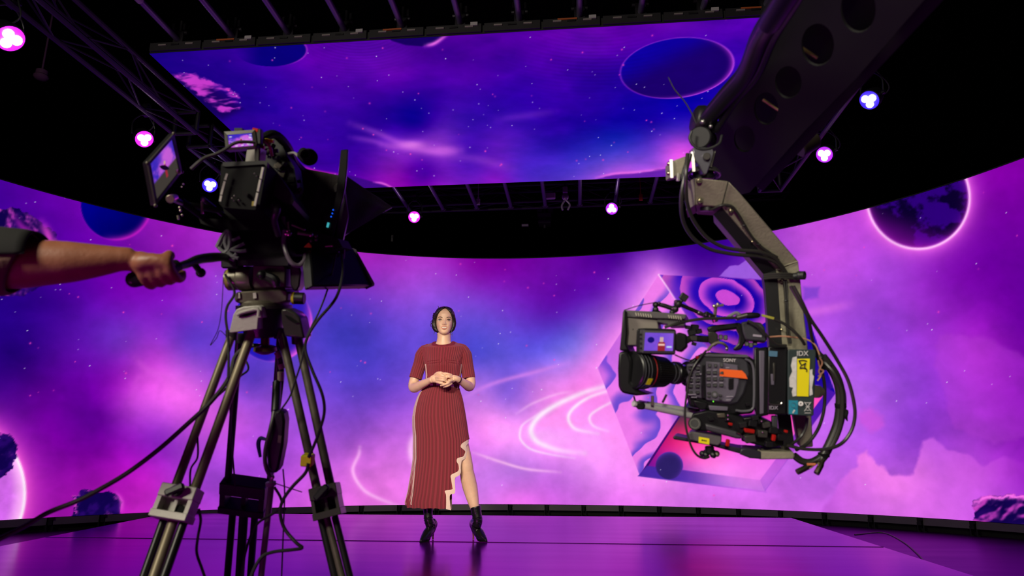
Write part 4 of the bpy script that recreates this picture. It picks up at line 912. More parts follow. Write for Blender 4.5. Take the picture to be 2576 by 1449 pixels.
b.tube([V3(0, 0, 1.5), V3(0, .01, 1.6)], [.058, .056], 16, 1); b.ball(V3(0, .02, 1.70), (.076, .095, .115), 24); b.ball(V3(0, .115, 1.685), (.012, .02, .018), 10); b.ball(V3(0, .09, 1.62), (.03, .03, .025), 12)
for s in (-1, 1):
    b.ball(V3(s*.077, .01, 1.69), (.009, .02, .03), 10)
    b.tube([V3(s*.09, 0, .95), V3(s*.11, 0, .6), V3(s*.12, -.01, .25), V3(s*.12, -.01, .17)], [.095, .065, .045, .045], 18, 4); b.tube([V3(s*.12, -.03, .155), V3(s*.12, .12, .145), V3(s*.12, .19, .14)], [.036, .032, .022], 14, 3)
ob = b.build('body', SK2, op); remesh(ob, .0045, 3)
# sleeve and shirt
SHB = mat('beige_shirt', (106, 78, 66), .9, bump=.15, bscale=120); SHK = mat('black_shirt_panel', (12, 12, 13), .9)
cu = at(78, 661, 1.385); aw = (at(-60, 668, 1.37)-cu).normalized(); xx, yv, _ = frame_of(aw)
def slv(off, a0, a1, n, rows_):
    out = []
    for t, r in rows_:
        c = cu+aw*t; row = []
        for i in range(n+1):
            a = a0+(a1-a0)*i/n; dirv = UP*math.cos(a)+(-FW)*math.sin(a)
            dirv = (dirv-aw*dirv.dot(aw)).normalized(); row.append(c+dirv*(r+off+.003*math.sin(3*a+t*30))+aw*(.045*(-math.cos(a))*0))
        out.append(row)
    return out
prof = [(-.004, .0565), (.0, .060), (.05, .066), (.12, .074), (.22, .080), (.34, .078)]
def shear(rows, k):      # lower side of the cuff runs back towards the body
    return [[p+aw*max(0, -(p-(cu+aw*(p-cu).dot(aw))).dot(UP)+.02)*k for p in r] for r in rows]
s1 = MB().grid(shear(slv(0, 0, 2*math.pi, 48, prof), .55)).build('shirt_sleeve', SHB, op); s1.modifiers.new('t', 'SOLIDIFY').thickness = .003
s2 = MB().grid(slv(.004, -1.5, 1.35, 30, [(-.018, .056), (.0, .060), (.05, .066), (.12, .074), (.22, .080), (.34, .078)])).build('black_sleeve_panel', SHK, op); s2.modifiers.new('t', 'SOLIDIFY').thickness = .003
b = MB(); b.tube([V3(0, 0, .93), V3(0, 0, 1.1), V3(0, 0, 1.3), V3(0, 0, 1.43), V3(0, 0, 1.5)], [.156, .152, .166, .158, .085], 28, 4); b.tube([V3(0, 0, 1.46), V3(-.17, 0, 1.44), V3(-.23, .02, 1.28)], [.08, .08, .066], 16, 4); b.tube([V3(0, 0, 1.46), V3(.1, 0, 1.465), sh+Vector((.01, 0, 0))], [.08, .086, .082], 16, 4)
remesh(b.build('shirt', SHB, op), .008)
b = MB(); [b.tube([V3(s*.085, 0, .98), V3(s*.11, 0, .6), V3(s*.12, -.01, .2)], [.108, .085, .07], 20, 4) for s in (-1, 1)]; b.ball(V3(0, 0, .96), (.16, .13, .09), 20); remesh(b.build('trousers', mat('dark_trousers', (30, 30, 36), .9), op), .009)
for s in (-1, 1): MB().tube([V3(s*.12, -.05, .16), V3(s*.12, .08, .165), V3(s*.12, .17, .155), V3(s*.12, .21, .145)], [.042, .042, .036, .022], 16, 4).build('shoe', BLK2, op)
MB().ball(V3(0, .0, 1.725), (.084, .098, .105), 20).build('hair', mat('brown_hair', (45, 32, 24), .6, bump=.5, bscale=40), op)
for s in (-1, 1): MB().ball(V3(s*.03, .103, 1.705), (.012, .008, .006), 10).build('eye', EYE, op)
MB().tube([V3(-.025, .112, 1.645), V3(0, .118, 1.642), V3(.025, .112, 1.645)], [.003, .006, .003], 8, 3).build('lips', mat('mans_lips', (140, 80, 70), .5), op)
# ------------------------------------------------------------------ tripod camera, left
DT = 1.9
def T(x, y, d=DT): return at(x, y, d)
DGY = mat('dark_grey_metal', (70, 68, 64), .38, .5, noise=.1); LGY = mat('light_grey_casting', (172, 168, 160), .5, .2, noise=.1, bump=.08, bscale=120); OLV = mat('olive_alloy_tube', (128, 118, 95), .48, .4, noise=.08)
WRN = mat('worn_grey', (96, 90, 78), .4, .4, noise=.2, nscale=30); YEL = mat('yellow_tape', (228, 214, 8), .55); CRB = mat('black_carbon_tube', (26, 25, 26), .35, .2)
RED2 = mat('red_anodised', (190, 30, 24), .35, .4)
tri = empty('tripod', Vector((T(665, 760).x, T(665, 760).y, SZ)), 'tall grey camera tripod with twin-tube legs standing on the stage', 'tripod')
def leg(tubes, clamp, rails, knob, carbon):
    lg = MB()
    root = None
    for k, (a, b_, r) in enumerate(tubes):
        o = MB().cyl(T(*a), T(*b_), r, r, 18).build('leg', carbon, tri)
        if root is None: root = o
    # bracket: two blocks joined by side cheeks, window between
    (p0, p1, w_, hh, d_) = clamp
    P0, P1 = T(*p0), T(*p1); ax = (P1-P0).normalized(); sx = (RT-ax*RT.dot(ax)).normalized(); ny = sx.cross(ax)
    M_ = Matrix((sx, ny, ax)).transposed(); L = (P1-P0).length; m = MB()
    m.box(P0+ax*L*.19, (w_, hh, L*.40), M_, .12); m.box(P0+ax*L*.9, (w_*1.02, hh*1.05, L*.22), M_, .15)
    for s in (-1, 1): m.box(P0+ax*L*.58+sx*s*w_*.43, (w_*.12, hh*.9, L*.5), M_)
    m.box(P0+ax*L*.6, (w_*.10, hh*.4, L*.42), M_)
    br = m.build('leg_bracket', d_, tri)
    if knob:
        n0 = ny if ny.dot(FW) > 0 else -ny; c0 = P0+ax*L*.6; MB().box(c0+n0*hh*.15, (w_*.8, .006, L*.46), M_).build('back_plate', d_, br)
        e0 = MB().rev(c0-n0*hh*.02+ax*L*.06+sx*w_*.14, c0-n0*hh*.09+ax*L*.06+sx*w_*.14, [(0, .011), (hh*.07, .011)], 16).build('arch_hole', BLK2, br)
    if knob:
        k = MB(); q = T(*knob)-FW*.03 if False else P0+ax*L*.2+sx*w_*.02; n = -ny if ny.dot(FW) > 0 else ny; q = q+n*hh*.5
        k.cyl(q, q+n*.016, .013, seg=16); k.box(q+n*.018, (.046, .014, .017), M_ @ Matrix.Rotation(.6, 3, 'Y'), .5); k.build('clamp_lever', BLK, br)
    for (a, b_, r) in rails:
        A_, B_ = T(*a), T(*b_); e = (B_-A_).normalized(); t = (SZ+.012-A_.z)/e.z; B2 = A_+e*t
        MB().cyl(A_, B2, r, r, 14).build('leg', carbon if a is rails[1][0] else CRB, tri)
    A_, B_ = T(*rails[1][0]), T(*rails[1][1]); e = (B_-A_).normalized(); ft = A_+e*((SZ+.012-A_.z)/e.z)
    MB().box(ft+Vector((0, 0, .022)), (.085, .05, .03), bev=.3).ball(Vector((ft.x, ft.y, SZ+.012)), (.024, .024, .012), 12).build('rubber_foot', BLK2, tri)
leg([((585, 838, 1.90), (437, 1236, 1.74), .0115), ((645, 805, 1.87), (487, 1240, 1.72), .0125)], ((462, 1226, 1.72), (430, 1308, 1.68), .092, .05, LGY), [((412, 1308, 1.70), (362, 1449, 1.63), .0105), ((437, 1308, 1.69), (388, 1449, 1.62), .0125), ((464, 1308, 1.69), (414, 1449, 1.62), .0105)], True, OLV)
leg([((708, 838, 1.90), (797, 1228, 1.80), .0115), ((750, 850, 1.92), (832, 1222, 1.83), .0115)], ((816, 1222, 1.80), (830, 1300, 1.78), .072, .055, DGY), [((808, 1300, 1.80), (843, 1449, 1.75), .011), ((822, 1300, 1.79), (860, 1449, 1.74), .009), ((842, 1298, 1.79), (880, 1449, 1.74), .009)], True, WRN)
leg([((602, 850, 1.95), (573, 1216, 2.10), .0105), ((705, 850, 1.95), (680, 1205, 2.10), .0105)], ((618, 1210, 2.1), (614, 1284, 2.13), .138, .06, BLK), [((586, 1284, 2.12), (572, 1449, 2.2), .011), ((614, 1284, 2.12), (603, 1449, 2.2), .014), ((642, 1284, 2.12), (630, 1449, 2.2), .011)], False, BLK)
# crown
c = T(662, 800); m = MB(); m.rev(c-UP*.055, c+UP*.035, [(0, .03), (.004, .046), (.06, .062), (.08, .072), (.09, .072)], 32); m.build('bowl', BLK, tri)
def casting(poly, d, depth, material): return MB().prism([T(x, y, d) for x, y in poly], FW*depth).build('leg_casting', material, tri)
o = casting([(576, 835), (586, 792), (594, 778), (612, 771), (650, 768), (659, 772), (660, 800), (650, 800), (648, 829), (580, 838)], 1.81, .07, LGY); m = o.modifiers.new('b', 'BEVEL'); m.width = .005; m.segments = 2
MB().tube([T(597, 792, 1.805), T(612, 785, 1.802), T(648, 778, 1.802), T(650, 796, 1.802)], .0045, 8, 3).build('handle_loop', LGY, o)
MB().prism([T(x, y, 1.807) for x, y in ((598, 797), (615, 790), (645, 784), (640, 789), (618, 797))], FW*.004).build('slot', BLK2, o)
o = casting([(706, 778), (720, 776), (742, 786), (755, 800), (766, 852), (716, 846), (708, 810)], 1.82, .07, DGY); m = o.modifiers.new('b', 'BEVEL'); m.width = .005; m.segments = 2  # same grey casting as the left one, its shade put into the colour
MB().prism([T(x, y, 1.817) for x, y in ((716, 792), (732, 798), (752, 812), (744, 814), (724, 803))], FW*.004).build('slot', BLK2, o)
o = casting([(652, 800), (660, 795), (712, 800), (712, 840), (668, 845), (656, 832)], 1.93, .06, BLK2)
for x, y, d in ((583, 842, 1.9), (654, 812, 1.87), (606, 850, 1.95), (703, 838, 1.9), (748, 852, 1.92)): MB().cyl(T(x, y-12, d), T(x, y+14, d), .0165, .0155, 16).build('tube_socket', DGY if d < 1.93 else BLK, tri)
m = MB(); m.cyl(T(667, 842), T(667, 876), .012); m.rev(T(667, 868), T(667, 892), [(0, .014), (.006, .030), (.016, .032), (.022, .022), (.0265, .010)], 24); m.build('bowl_knob', mat('brass_dark', (110, 92, 58), .4, .5), tri)

# ------------------------------------------------------------------ fluid head with pan handle
fh = empty('fluid_head', T(665, 765), 'dark grey fluid head with yellow-ringed dials on top of the tripod', 'tripod head')
m = MB(); m.rev(T(667, 772), T(667, 756), [(0, .060), (.004, .066), (.012, .066), (.0177, .058)], 32); m.build('base_ring', WRN, fh)
MB().ring(T(667, 775), T(667, 768), .073, .05, 32).build('seat_ring', DGY, fh)
m = MB().prism([T(x, y, 1.85) for x, y in ((588, 757), (590, 738), (598, 734), (704, 728), (716, 728), (724, 736), (722, 758), (700, 764), (600, 764))], FW*.11); o = m.build('base_block', WRN, fh); o.modifiers.new('b', 'BEVEL').width = .004
blk0 = MB().prism([T(x, y, 1.88) for x, y in ((606, 738), (612, 712), (716, 712), (718, 738))], FW*.09).build('neck', WRN, fh)
for x in (600, 641): MB().prism([T(a, b_, 1.845) for a, b_ in ((x-5, 737), (x+3, 736), (x+4, 750), (x-4, 751))], FW*.01).build('lug', LGY, fh)
m = MB().prism([T(x, y, 1.86) for x, y in ((634, 670), (640, 666), (712, 666), (719, 673), (718, 724), (640, 726), (632, 718))], FW*.10); o = m.build('tilt_housing', WRN, fh); o.modifiers.new('b', 'BEVEL').width = .004
m = MB(); m.rev(T(568, 703, 1.88), T(636, 700, 1.88), [(0, .018), (.004, .027), (.014, .028), (.016, .031), (.036, .031), (.040, .034), (.060, .034), (.075, .032)], 32); o = m.build('drag_drum', WRN, fh)
MB().ring(T(576, 703, 1.88), T(583, 703, 1.88), .0305, .025, 28).build('yellow_ring', mat('dull_yellow', (140, 126, 48), .5), o)
m = MB(); q = T(666, 692, 1.85); m.cyl(q, q-FW*.02, .014); m.ball(q-FW*.024, .0125, 16); m.tube([q-FW*.012, T(690, 704, 1.83), T(697, 722, 1.83)], [.013, .014, .009], 10, 4); m.build('brake_lever', BLK, fh)
m = MB(); m.cyl(T(735, 750, 1.87), T(766, 751, 1.87), .0165); o = m.build('pan_drag_knob', BLK, fh); MB().ring(T(736, 750, 1.87), T(742, 750, 1.87), .0172, .012, 24).build('yellow_ring', YEL, o)
m = MB().prism([T(x, y, 1.87) for x, y in ((728, 664), (752, 668), (757, 684), (753, 720), (746, 732), (736, 731), (730, 716))], FW*.05); o = m.build('side_cheek', DGY, fh); o.modifiers.new('b', 'BEVEL').width = .004
text_mesh('cheek_mark', 'hi', .018, T(745, 699, 1.866), RT, UP, mat('pale_print', (150, 140, 150), .6), fh, .0004) if False else None
m = MB().prism([T(x, y, 1.84) for x, y in ((575, 648), (590, 640), (712, 636), (728, 650), (724, 668), (600, 668), (580, 664))], FW*.14); o = m.build('sliding_plate', BLK, fh)
m = MB(); m.tube([T(445, 671, 1.50), T(470, 664, 1.55), T(498, 653, 1.62), T(530, 648, 1.70), T(560, 647, 1.78), T(590, 655, 1.86)], [.009, .010, .0115, .0125, .0115, .011], 14, 6); m.tube([T(338, 703, 1.44), T(360, 697, 1.445), T(400, 684, 1.46), T(445, 671, 1.50)], [.0175, .0185, .0175, .0165], 18, 6)
m.ball(T(338, 703, 1.44), (.0175, .0175, .0175), 14); o = m.build('pan_handle', BLK, fh)
m = MB(); m.cyl(T(487, 662, 1.60), T(503, 683, 1.60), .0075, seg=12); m.ball(T(505, 686, 1.60), .0115, 14); m.build('handle_knob', BLK, o)
MB().box(T(585, 655, 1.86), (.045, .05, .045), Matrix((RT, FW, UP)).transposed(), .2).build('handle_rosette', BLK, fh)

# ------------------------------------------------------------------ camera on the tripod with its prompter
CM = Matrix((RT, FW, UP)).transposed()
tc_ = empty('studio_camera', T(650, 640), 'black studio camera on the tripod, loaded with monitors and cables', 'camera')
aimP = (Vector((-1.05, 5.75, 1.35))-T(620, 480, 1.78)).normalized()
back = [(556, 414), (562, 408), (668, 405), (673, 410), (671, 420), (652, 522), (640, 528), (560, 522), (551, 512)]
PB = [T(x, y, 1.72) for x, y in back]; MB().prism(PB, aimP*.26).build('body', BLK2, tc_)
MB().prism([T(x, y, 1.715) for x, y in ((559, 417), (561, 408), (668, 404), (673, 408), (671, 419), (664, 413), (567, 419))], aimP*.012).build('rear_plate', BLK, tc_)
ST2 = mat('satin_edge', (205, 200, 192), .35, .6)
for a in (((572, 437), (567, 453)), ((566, 456), (557, 490)), ((557, 492), (554, 507)), ((662, 421), (656, 450)), ((655, 452), (649, 482)), ((648, 485), (641, 518))):
    MB().beam(T(*a[0], 1.708), T(*a[1], 1.708), .0055, .004, up=FW).build('edge_highlight', ST2, tc_)  # bright strips stand in for highlights along the metal edges
for x, y, r in ((584, 499, .0022), (590, 493, .0025), (588, 505, .002), (601, 504, .0025), (640, 437, .002), (646, 444, .0018), (618, 490, .0014)):
    MB().cyl(T(x, y, 1.714), T(x, y, 1.708), r, seg=10).build('screw', STL, tc_)
MB().ring(T(616, 485, 1.714), T(616, 485, 1.706), .0055, .004, 16).build('socket', DGY, tc_)
MB().prism([T(x, y, 1.71) for x, y in ((634, 507), (641, 506), (640, 518), (633, 518))], FW*.004).build('yellow_sticker', mat('dull_yellow', (140, 126, 48), .5), tc_)
# right hand side of the body: rails, blocks and cables seen behind the rear plate
def blk(pts, d, depth, name, material, par=tc_, dirv=None, bev=0):
    o = MB().prism([T(x, y, d) for x, y in pts], (dirv or FW)*depth).build(name, material, par)
    if bev: o.modifiers.new('b', 'BEVEL').width = bev
    return o
blk([(673, 408), (690, 425), (728, 478), (740, 505), (735, 515), (712, 508), (660, 470)], 1.78, .12, 'side_panel', BLK, dirv=aimP)
blk([(560, 520), (660, 518), (700, 520), (730, 560), (728, 640), (690, 655), (600, 655), (585, 640), (570, 560)], 1.84, .14, 'lower_body', BLK2)
blk([(500, 548), (560, 552), (700, 556), (712, 575), (560, 580), (505, 562)], 1.80, .05, 'shoulder_plate', BLK2)
m = MB(); m.cyl(T(733, 520, 2.02), T(798, 560, 2.2), .062, .066, 28); m.build('lens', BLK, tc_)
blk([(664, 345), (690, 342), (706, 356), (722, 392), (740, 420), (748, 470), (735, 505), (700, 470), (676, 420), (660, 400), (655, 365)], 1.86, .06, 'top_cage', BLK)
MB().tube([T(655, 350, 1.80), T(690, 338, 1.83), T(722, 368, 1.88), T(742, 410, 1.95), T(772, 440, 2.0)], .012, 10, 5).build('top_handle', BLK, tc_)
r_ = random.Random(3)
for k in range(26):
    u = r_.random(); x = 660+u*90+r_.uniform(-12, 12); y = 345+u*130+r_.uniform(-14, 26); q = T(x, y, 1.82+u*.06)
    s = r_.uniform(.006, .013); kind = r_.random()
    mt = [BLK, DGY, mat('purple_grey_part', (86, 74, 100), .4, .5), WRN, BLK][int(r_.random()*5)]
    MX = CM @ Matrix.Rotation(r_.uniform(-.8, .8), 3, 'Y')
    (MB().box(q, (s*1.6, s, s*1.2), MX, .2) if kind < .6 else MB().cyl(q, q+MX @ Vector((s*1.5, -s, 0)), s*.55, seg=12)).build('rig_fitting', mt, tc_)
# viewfinder eyecup
m = MB(); m.rev(T(757, 390, 1.86), T(781, 396, 1.80), [(0, .012), (.02, .016), (.045, .021), (.065, .023), (.075, .021)], 20, close=False); m.ball(T(770, 395, 1.83), (.017, .017, .019), 16); m.build('eyecup', BLK, tc_)
MB().ring(T(763, 384, 1.80), T(768, 389, 1.785), .0135, .010, 20).build('eyecup_ring', BLK2, tc_)
MB().tube([T(725, 387, 1.85), T(740, 385, 1.85), T(752, 394, 1.85)], .004, 8, 4).build('finder_cable', mat('grey_cable', (150, 148, 150), .5), tc_)
# grey post and small parts on top
o = MB().prism([T(x, y, 1.74) for x, y in ((622, 373), (656, 372), (653, 408), (617, 408))], FW*.04).build('monitor_post', mat('bright_post', (172, 168, 160), .35, .6), tc_)
MB().box(T(646, 390, 1.737), (.010, .003, .032), CM).build('post_slot', DGY, o)
MB().tube([T(656, 355, 1.77), T(670, 358, 1.77), T(680, 372, 1.77), T(684, 392, 1.78)], .0042, 8, 5).build('copper_cable', mat('copper_pink_cable', (205, 150, 120), .4, .3), tc_)
MB().box(T(678, 354, 1.78), (.022, .01, .008), CM @ Matrix.Rotation(.2, 3, 'Y')).build('yellow_tab', YEL, tc_)
MB().box(T(658, 371, 1.77), (.016, .01, .008), CM).build('red_plug', RED2, tc_)
MB().tube([T(481, 425, 1.66), T(500, 408, 1.66), T(518, 396, 1.67), T(545, 387, 1.68), T(566, 376, 1.69), T(585, 363, 1.70), T(605, 357, 1.71), T(642, 358, 1.73)], .0042, 8, 5).build('monitor_cable', mat('grey_black_cable', (70, 68, 66), .45), tc_)
MB().tube([T(672, 522, 1.80), T(690, 516, 1.78), T(695, 530, 1.76), (T(690, 555, 1.77)), T(700, 592, 1.80)], [.012, .0125, .011, .009, .008], 12, 5).build('support_arm', mat('arm_grey', (62, 62, 64), .4, .3), tc_)
MB().tube([T(712, 545, 1.84), T(716, 580, 1.84), T(714, 610, 1.84), T(722, 640, 1.83), T(735, 662, 1.83), T(752, 668, 1.84), T(766, 655, 1.85), T(769, 640, 1.86)], .0065, 10, 5).build('looped_cable', mat('glossy_grey_cable', (110, 100, 112), .3), tc_)
# screws, levers and rods hanging on the left of the body
for x, y, r in ((512, 503, .004), (452, 522, .0035), (454, 530, .0035), (458, 541, .003), (461, 463, .0025), (457, 470, .002)): MB().ball(T(x, y, 1.74), r, 10).build('thumbscrew', mat('nickel', (205, 195, 170), .3, .9), tc_)
MB().cyl(T(508, 506, 1.74), T(509, 538, 1.74), .0032, seg=10).build('steel_pin', mat('nickel', (205, 195, 170), .3, .9), tc_)
MB().cyl(T(447, 542, 1.74), T(449, 552, 1.74), .0028, seg=10).build('steel_pin', mat('nickel', (205, 195, 170), .3, .9), tc_)
MB().cyl(T(510, 500, 1.75), T(560, 540, 1.84), .006, seg=12).build('rod', DGY, tc_)
MB().cyl(T(455, 505, 1.70), T(510, 545, 1.8), .009, seg=12).build('rod', BLK2, tc_)
# shiny fittings under the lens
for a, b_, r in (((723, 558, 1.84), (724, 580, 1.84), .0045), ((733, 565, 1.84), (765, 578, 1.86), .003), ((748, 586, 1.84), (782, 591, 1.86), .0045), ((717, 588, 1.84), (727, 588, 1.84), .006), ((818, 620, 1.9), (835, 618, 1.9), .004)):
    MB().cyl(T(*a), T(*b_), r, seg=12).ball(T(*b_), r*1.35, 10).build('lever', mat('nickel', (205, 195, 170), .3, .9), tc_)
blk([(764, 622), (776, 610), (782, 618), (781, 623)], 1.86, .01, 'yellow_label', YEL)
for x, y in ((795, 594), (795, 603), (782, 606), (719, 559)): MB().ball(T(x, y, 1.87), .005, 10).build('knob', WRN, tc_)
blk([(720, 575), (800, 585), (850, 600), (862, 622), (800, 640), (730, 640), (715, 610)], 1.9, .12, 'lens_support', BLK2)
# grey ties and looped straps at the head
for pts, r in (([(546, 622), (560, 595), (573, 582), (579, 600), (576, 625), (560, 640)], .006), ([(573, 582), (566, 610), (580, 640), (600, 650)], .005), ([(575, 632), (595, 622), (615, 612)], .0045), ([(585, 605), (604, 596)], .0045), ([(580, 628), (600, 632), (620, 630)], .005), ([(548, 620), (560, 632), (585, 645), (596, 638)], .005), ([(590, 655), (576, 648), (566, 630)], .005)):
    MB().tube([T(x, y, 1.80) for x, y in pts], r, 8, 5).build('strap_loop', mat('grey_strap', (104, 104, 108), .6, bump=.2), tc_)
blk([(547, 620), (575, 583), (583, 598), (580, 625), (562, 640)], 1.81, .015, 'cloth_pouch', mat('grey_strap', (104, 104, 108), .6, bump=.2))

# monitors
SCA = bpy.data.materials.new('monitor_picture'); SCA.use_nodes = True
_n = SCA.node_tree; _n.nodes.clear(); _a = _n.nodes.new('ShaderNodeAttribute'); _a.attribute_name = 'picture'; _e = _n.nodes.new('ShaderNodeEmission'); _o = _n.nodes.new('ShaderNodeOutputMaterial'); _n.links.new(_a.outputs['Color'], _e.inputs[0]); _n.links.new(_e.outputs[0], _o.inputs[0])
def picture(name, quad, paint, parent, nu=90, nv=60):
    q = [Vector(p) for p in quad]; u, v = np.meshgrid(np.linspace(0, 1, nu), np.linspace(0, 1, nv), indexing='ij'); u = u.ravel(); v = v.ravel()
    P = np.outer((1-u)*(1-v), q[0])+np.outer(u*(1-v), q[1])+np.outer(u*v, q[2])+np.outer((1-u)*v, q[3])
    col = np.clip(paint(u, v), 0, 255)/255; c = np.where(col <= .04045, col/12.92, ((col+.055)/1.055)**2.4)
    m = MB(); m.v = [tuple(p) for p in P]; m.f = [(i*nv+j, (i+1)*nv+j, (i+1)*nv+j+1, i*nv+j+1) for i in range(nu-1) for j in range(nv-1)]
    o = m.build(name, SCA, parent, smooth=False); a = o.data.color_attributes.new('picture', 'FLOAT_COLOR', 'POINT')
    a.data.foreach_set('color', np.concatenate([c, np.ones((len(c), 1))], 1).astype(np.float32).ravel()); return o
def base_sky(u, v, k=1.):
    c = mixc(rgb(60, 40, 190)[None]+np.zeros((len(u), 3)), (200, 95, 220), sm(.35, .8, fbm(u*5, v*5, 3)+v*.35)); return c*k
def fig(c, u, v, x, y0, y1, w_):
    c = mixc(c, (150, 40, 55), sm(w_*1.1, w_*.9, np.abs(u-x)/(.7+.6*np.clip((v-y0)/(y1-y0), 0, 1)))*sm(y0-.01, y0+.02, v)*sm(y1+.01, y1-.02, v))
    return mixc(c, (205, 160, 140), sm(.045, .03, np.hypot(u-x, (v-y0+.05)*.8)))
def pic_left(u, v):
    c = mixc(base_sky(u, v, .95), (196, 90, 214), np.exp(-((u-.62)/.22)**2)*sm(.62, .3, v)*.8); c = mixc(c, (62, 56, 52), sm(.55, .62, v)); c = fig(c, u, v, .55, .42, .80, .035); return mixc(c, (20, 18, 26), sm(.97, .99, v)*.0)
def pic_top(u, v):
    c = mixc(base_sky(u, v), (225, 170, 235), sm(.4, .7, fbm(u*4+2, v*3, 8))*sm(.15, .4, v)*sm(.95, .7, v)); c = fig(c, u, v, .52, .38, .78, .045)
    for x, y in ((.1, .15), (.92, .12), (.1, .84), (.3, .9), (.55, .88), (.8, .8), (.9, .3)): c = mixc(c, (235, 235, 235), sm(.06, .05, np.abs(u-x))*sm(.035, .025, np.abs(v-y)))
    return mixc(c, (90, 190, 110), sm(.08, .06, np.abs(u-.86))*sm(.03, .02, np.abs(v-.9)))
def pic_jib(u, v):
    c = mixc(rgb(98, 70, 205)[None]+np.zeros((len(u), 3)), (140, 80, 215), fbm(u*4, v*3, 5)); c = mixc(c, (150, 95, 225), sm(.5, 1, u)*.5)
    c = mixc(c, (22, 16, 110), sm(.125, .115, np.hypot((u-.225), (v-.40)*.72))); 
    c = mixc(c, (150, 36, 50), sm(.135, .12, np.abs(u-.60)/(.75+.25*sm(.5, .6, v)))*sm(.48, .52, v)); c = mixc(c, (205, 170, 165), sm(.07, .055, np.abs(u-.595))*sm(.2, .26, v)*sm(.54, .48, v))
    c = mixc(c, (235, 190, 180), sm(.12, .10, np.abs(u-.6))*sm(.07, .04, np.abs(v-.66))); return mixc(c, (190, 215, 240), sm(.10, .08, np.abs(u-.87))*sm(.06, .03, np.abs(v-.78)))
sm_ = empty('side_monitor', T(412, 430, 1.62), 'tilted flat monitor showing pink picture, left of the tripod camera', 'monitor')
oc = [(434, 336, 1.70), (455, 432, 1.74), (388, 517, 1.63), (368, 410, 1.59)]; P = [T(*p) for p in oc]; nrm = (P[1]-P[0]).cross(P[3]-P[0]).normalized(); nrm = nrm if nrm.dot(FW) > 0 else -nrm
o = MB().prism(P, nrm*.009).build('casing', BLK, sm_)
cen = sum(P, Vector())/4; ic = [P[k].lerp(P[(k+2) % 4], .075) for k in range(4)]; fo = -nrm*.004
for k in range(4):
    a, b_ = P[k], P[(k+1) % 4]; ia, ib = ic[k], ic[(k+1) % 4]; MB().prism([a, b_, ib, ia], fo).build('bezel', mat('bezel_grey', (58, 56, 48), .45), sm_)
picture('screen', [p-nrm*.0008 for p in (ic[3], ic[0], ic[1], ic[2])], pic_left, sm_)
for p in P: MB().ball(p-nrm*.003, .0045, 10).build('corner_cap', WRN, sm_)
MB().cyl(T(440, 497, 1.66), T(428, 501, 1.62), .0085, .010, 16).build('monitor_bolt', mat('nickel', (205, 195, 170), .3, .9), sm_)
MB().cyl(T(434, 500, 1.645), T(470, 515, 1.74), .007, seg=12).build('swivel_arm', BLK, sm_); MB().cyl(T(470, 515, 1.74), T(555, 530, 1.80), .008, seg=12).build('mount_rod', BLK, sm_)
MB().ball(T(449, 432, 1.70), .007, 12).build('corner_bolt', mat('nickel', (205, 195, 170), .3, .9), sm_)
tm = empty('top_monitor', T(605, 372, 1.74), 'small field monitor showing the presenter, on top of the tripod camera', 'monitor')
P = [T(*p, 1.74) for p in ((565, 332), (642, 327), (648, 372), (569, 379))]; MB().prism(P, FW*.022).build('casing', BLK, tm)
ic = [T(*p, 1.737) for p in ((573, 340), (634, 335), (638, 367), (577, 372))]
for k in range(4): MB().prism([P[k], P[(k+1) % 4], ic[(k+1) % 4], ic[k]], -FW*.003).build('bezel', mat('bezel_grey', (58, 56, 48), .45), tm)
picture('screen', ic, pic_top, tm)
MB().box(T(603, 328, 1.75), (.02, .02, .008), CM).build('hot_shoe', BLK, tm); MB().box(T(644, 328, 1.745), (.016, .012, .010), CM @ Matrix.Rotation(.2, 3, 'Y'), .3).build('red_button', RED2, tm)
MB().box(T(650, 345, 1.75), (.02, .02, .04), CM, .2).build('side_grip', BLK, tm)

# prompter
tp = empty('teleprompter', T(820, 640, 1.95), 'black cloth-hooded teleprompter in front of the tripod camera lens', 'teleprompter')
PAN = mat('prompter_black', (16, 16, 18), .32)
def cloth(name, pts, rows_, amp, material, par, seed=1):     # quad of corner points turned into softly folded, two-sided cloth
    q = [Vector(p) for p in pts]; n = (q[1]-q[0]).cross(q[3]-q[0]).normalized(); g = []
    for i in range(rows_+1):
        r = []
        for j in range(rows_+1):
            u, v = i/rows_, j/rows_; p = q[0]*(1-u)*(1-v)+q[1]*u*(1-v)+q[2]*u*v+q[3]*(1-u)*v
            r.append(p+n*amp*(math.sin(u*9+v*4+seed)+.6*math.sin(v*13-u*5+seed*2))*math.sin(math.pi*min(1, u*1.0+.05))*math.sin(math.pi*min(1, v+.05)))
        g.append(r)
    o = MB().grid(g).build(name, material, par); o.modifiers.new('t', 'SOLIDIFY').thickness = .002; return o
HOD = mat('black_hood_cloth', (34, 28, 28), .95, bump=.2, bscale=120)
cloth('hood', [T(768, 424, 1.98), T(868, 444, 2.02), T(862, 600, 1.98), T(735, 585, 1.92)], 24, .006, HOD, tp)
cloth('hood', [T(868, 440, 2.02), T(986, 520, 2.24), T(984, 523, 2.24), T(862, 596, 1.98)], 24, .006, HOD, tp, 4)
cloth('hood', [T(700, 470, 1.90), T(768, 424, 1.98), T(745, 585, 1.92), T(712, 560, 1.86)], 16, .004, HOD, tp, 2)
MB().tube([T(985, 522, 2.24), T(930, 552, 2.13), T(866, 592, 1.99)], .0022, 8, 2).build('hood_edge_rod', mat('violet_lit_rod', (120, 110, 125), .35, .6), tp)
blk([(857, 377), (875, 375), (873, 420), (868, 470), (862, 500), (845, 560), (835, 600), (822, 592), (835, 540), (846, 480)], 1.94, .012, 'hood_frame', PAN, tp, bev=.002)
blk([(866, 470), (876, 545), (864, 600), (850, 640), (842, 625), (850, 560), (858, 500)], 1.97, .010, 'glass_frame', mat('glossy_side', (95, 85, 105), .25, .3), tp)
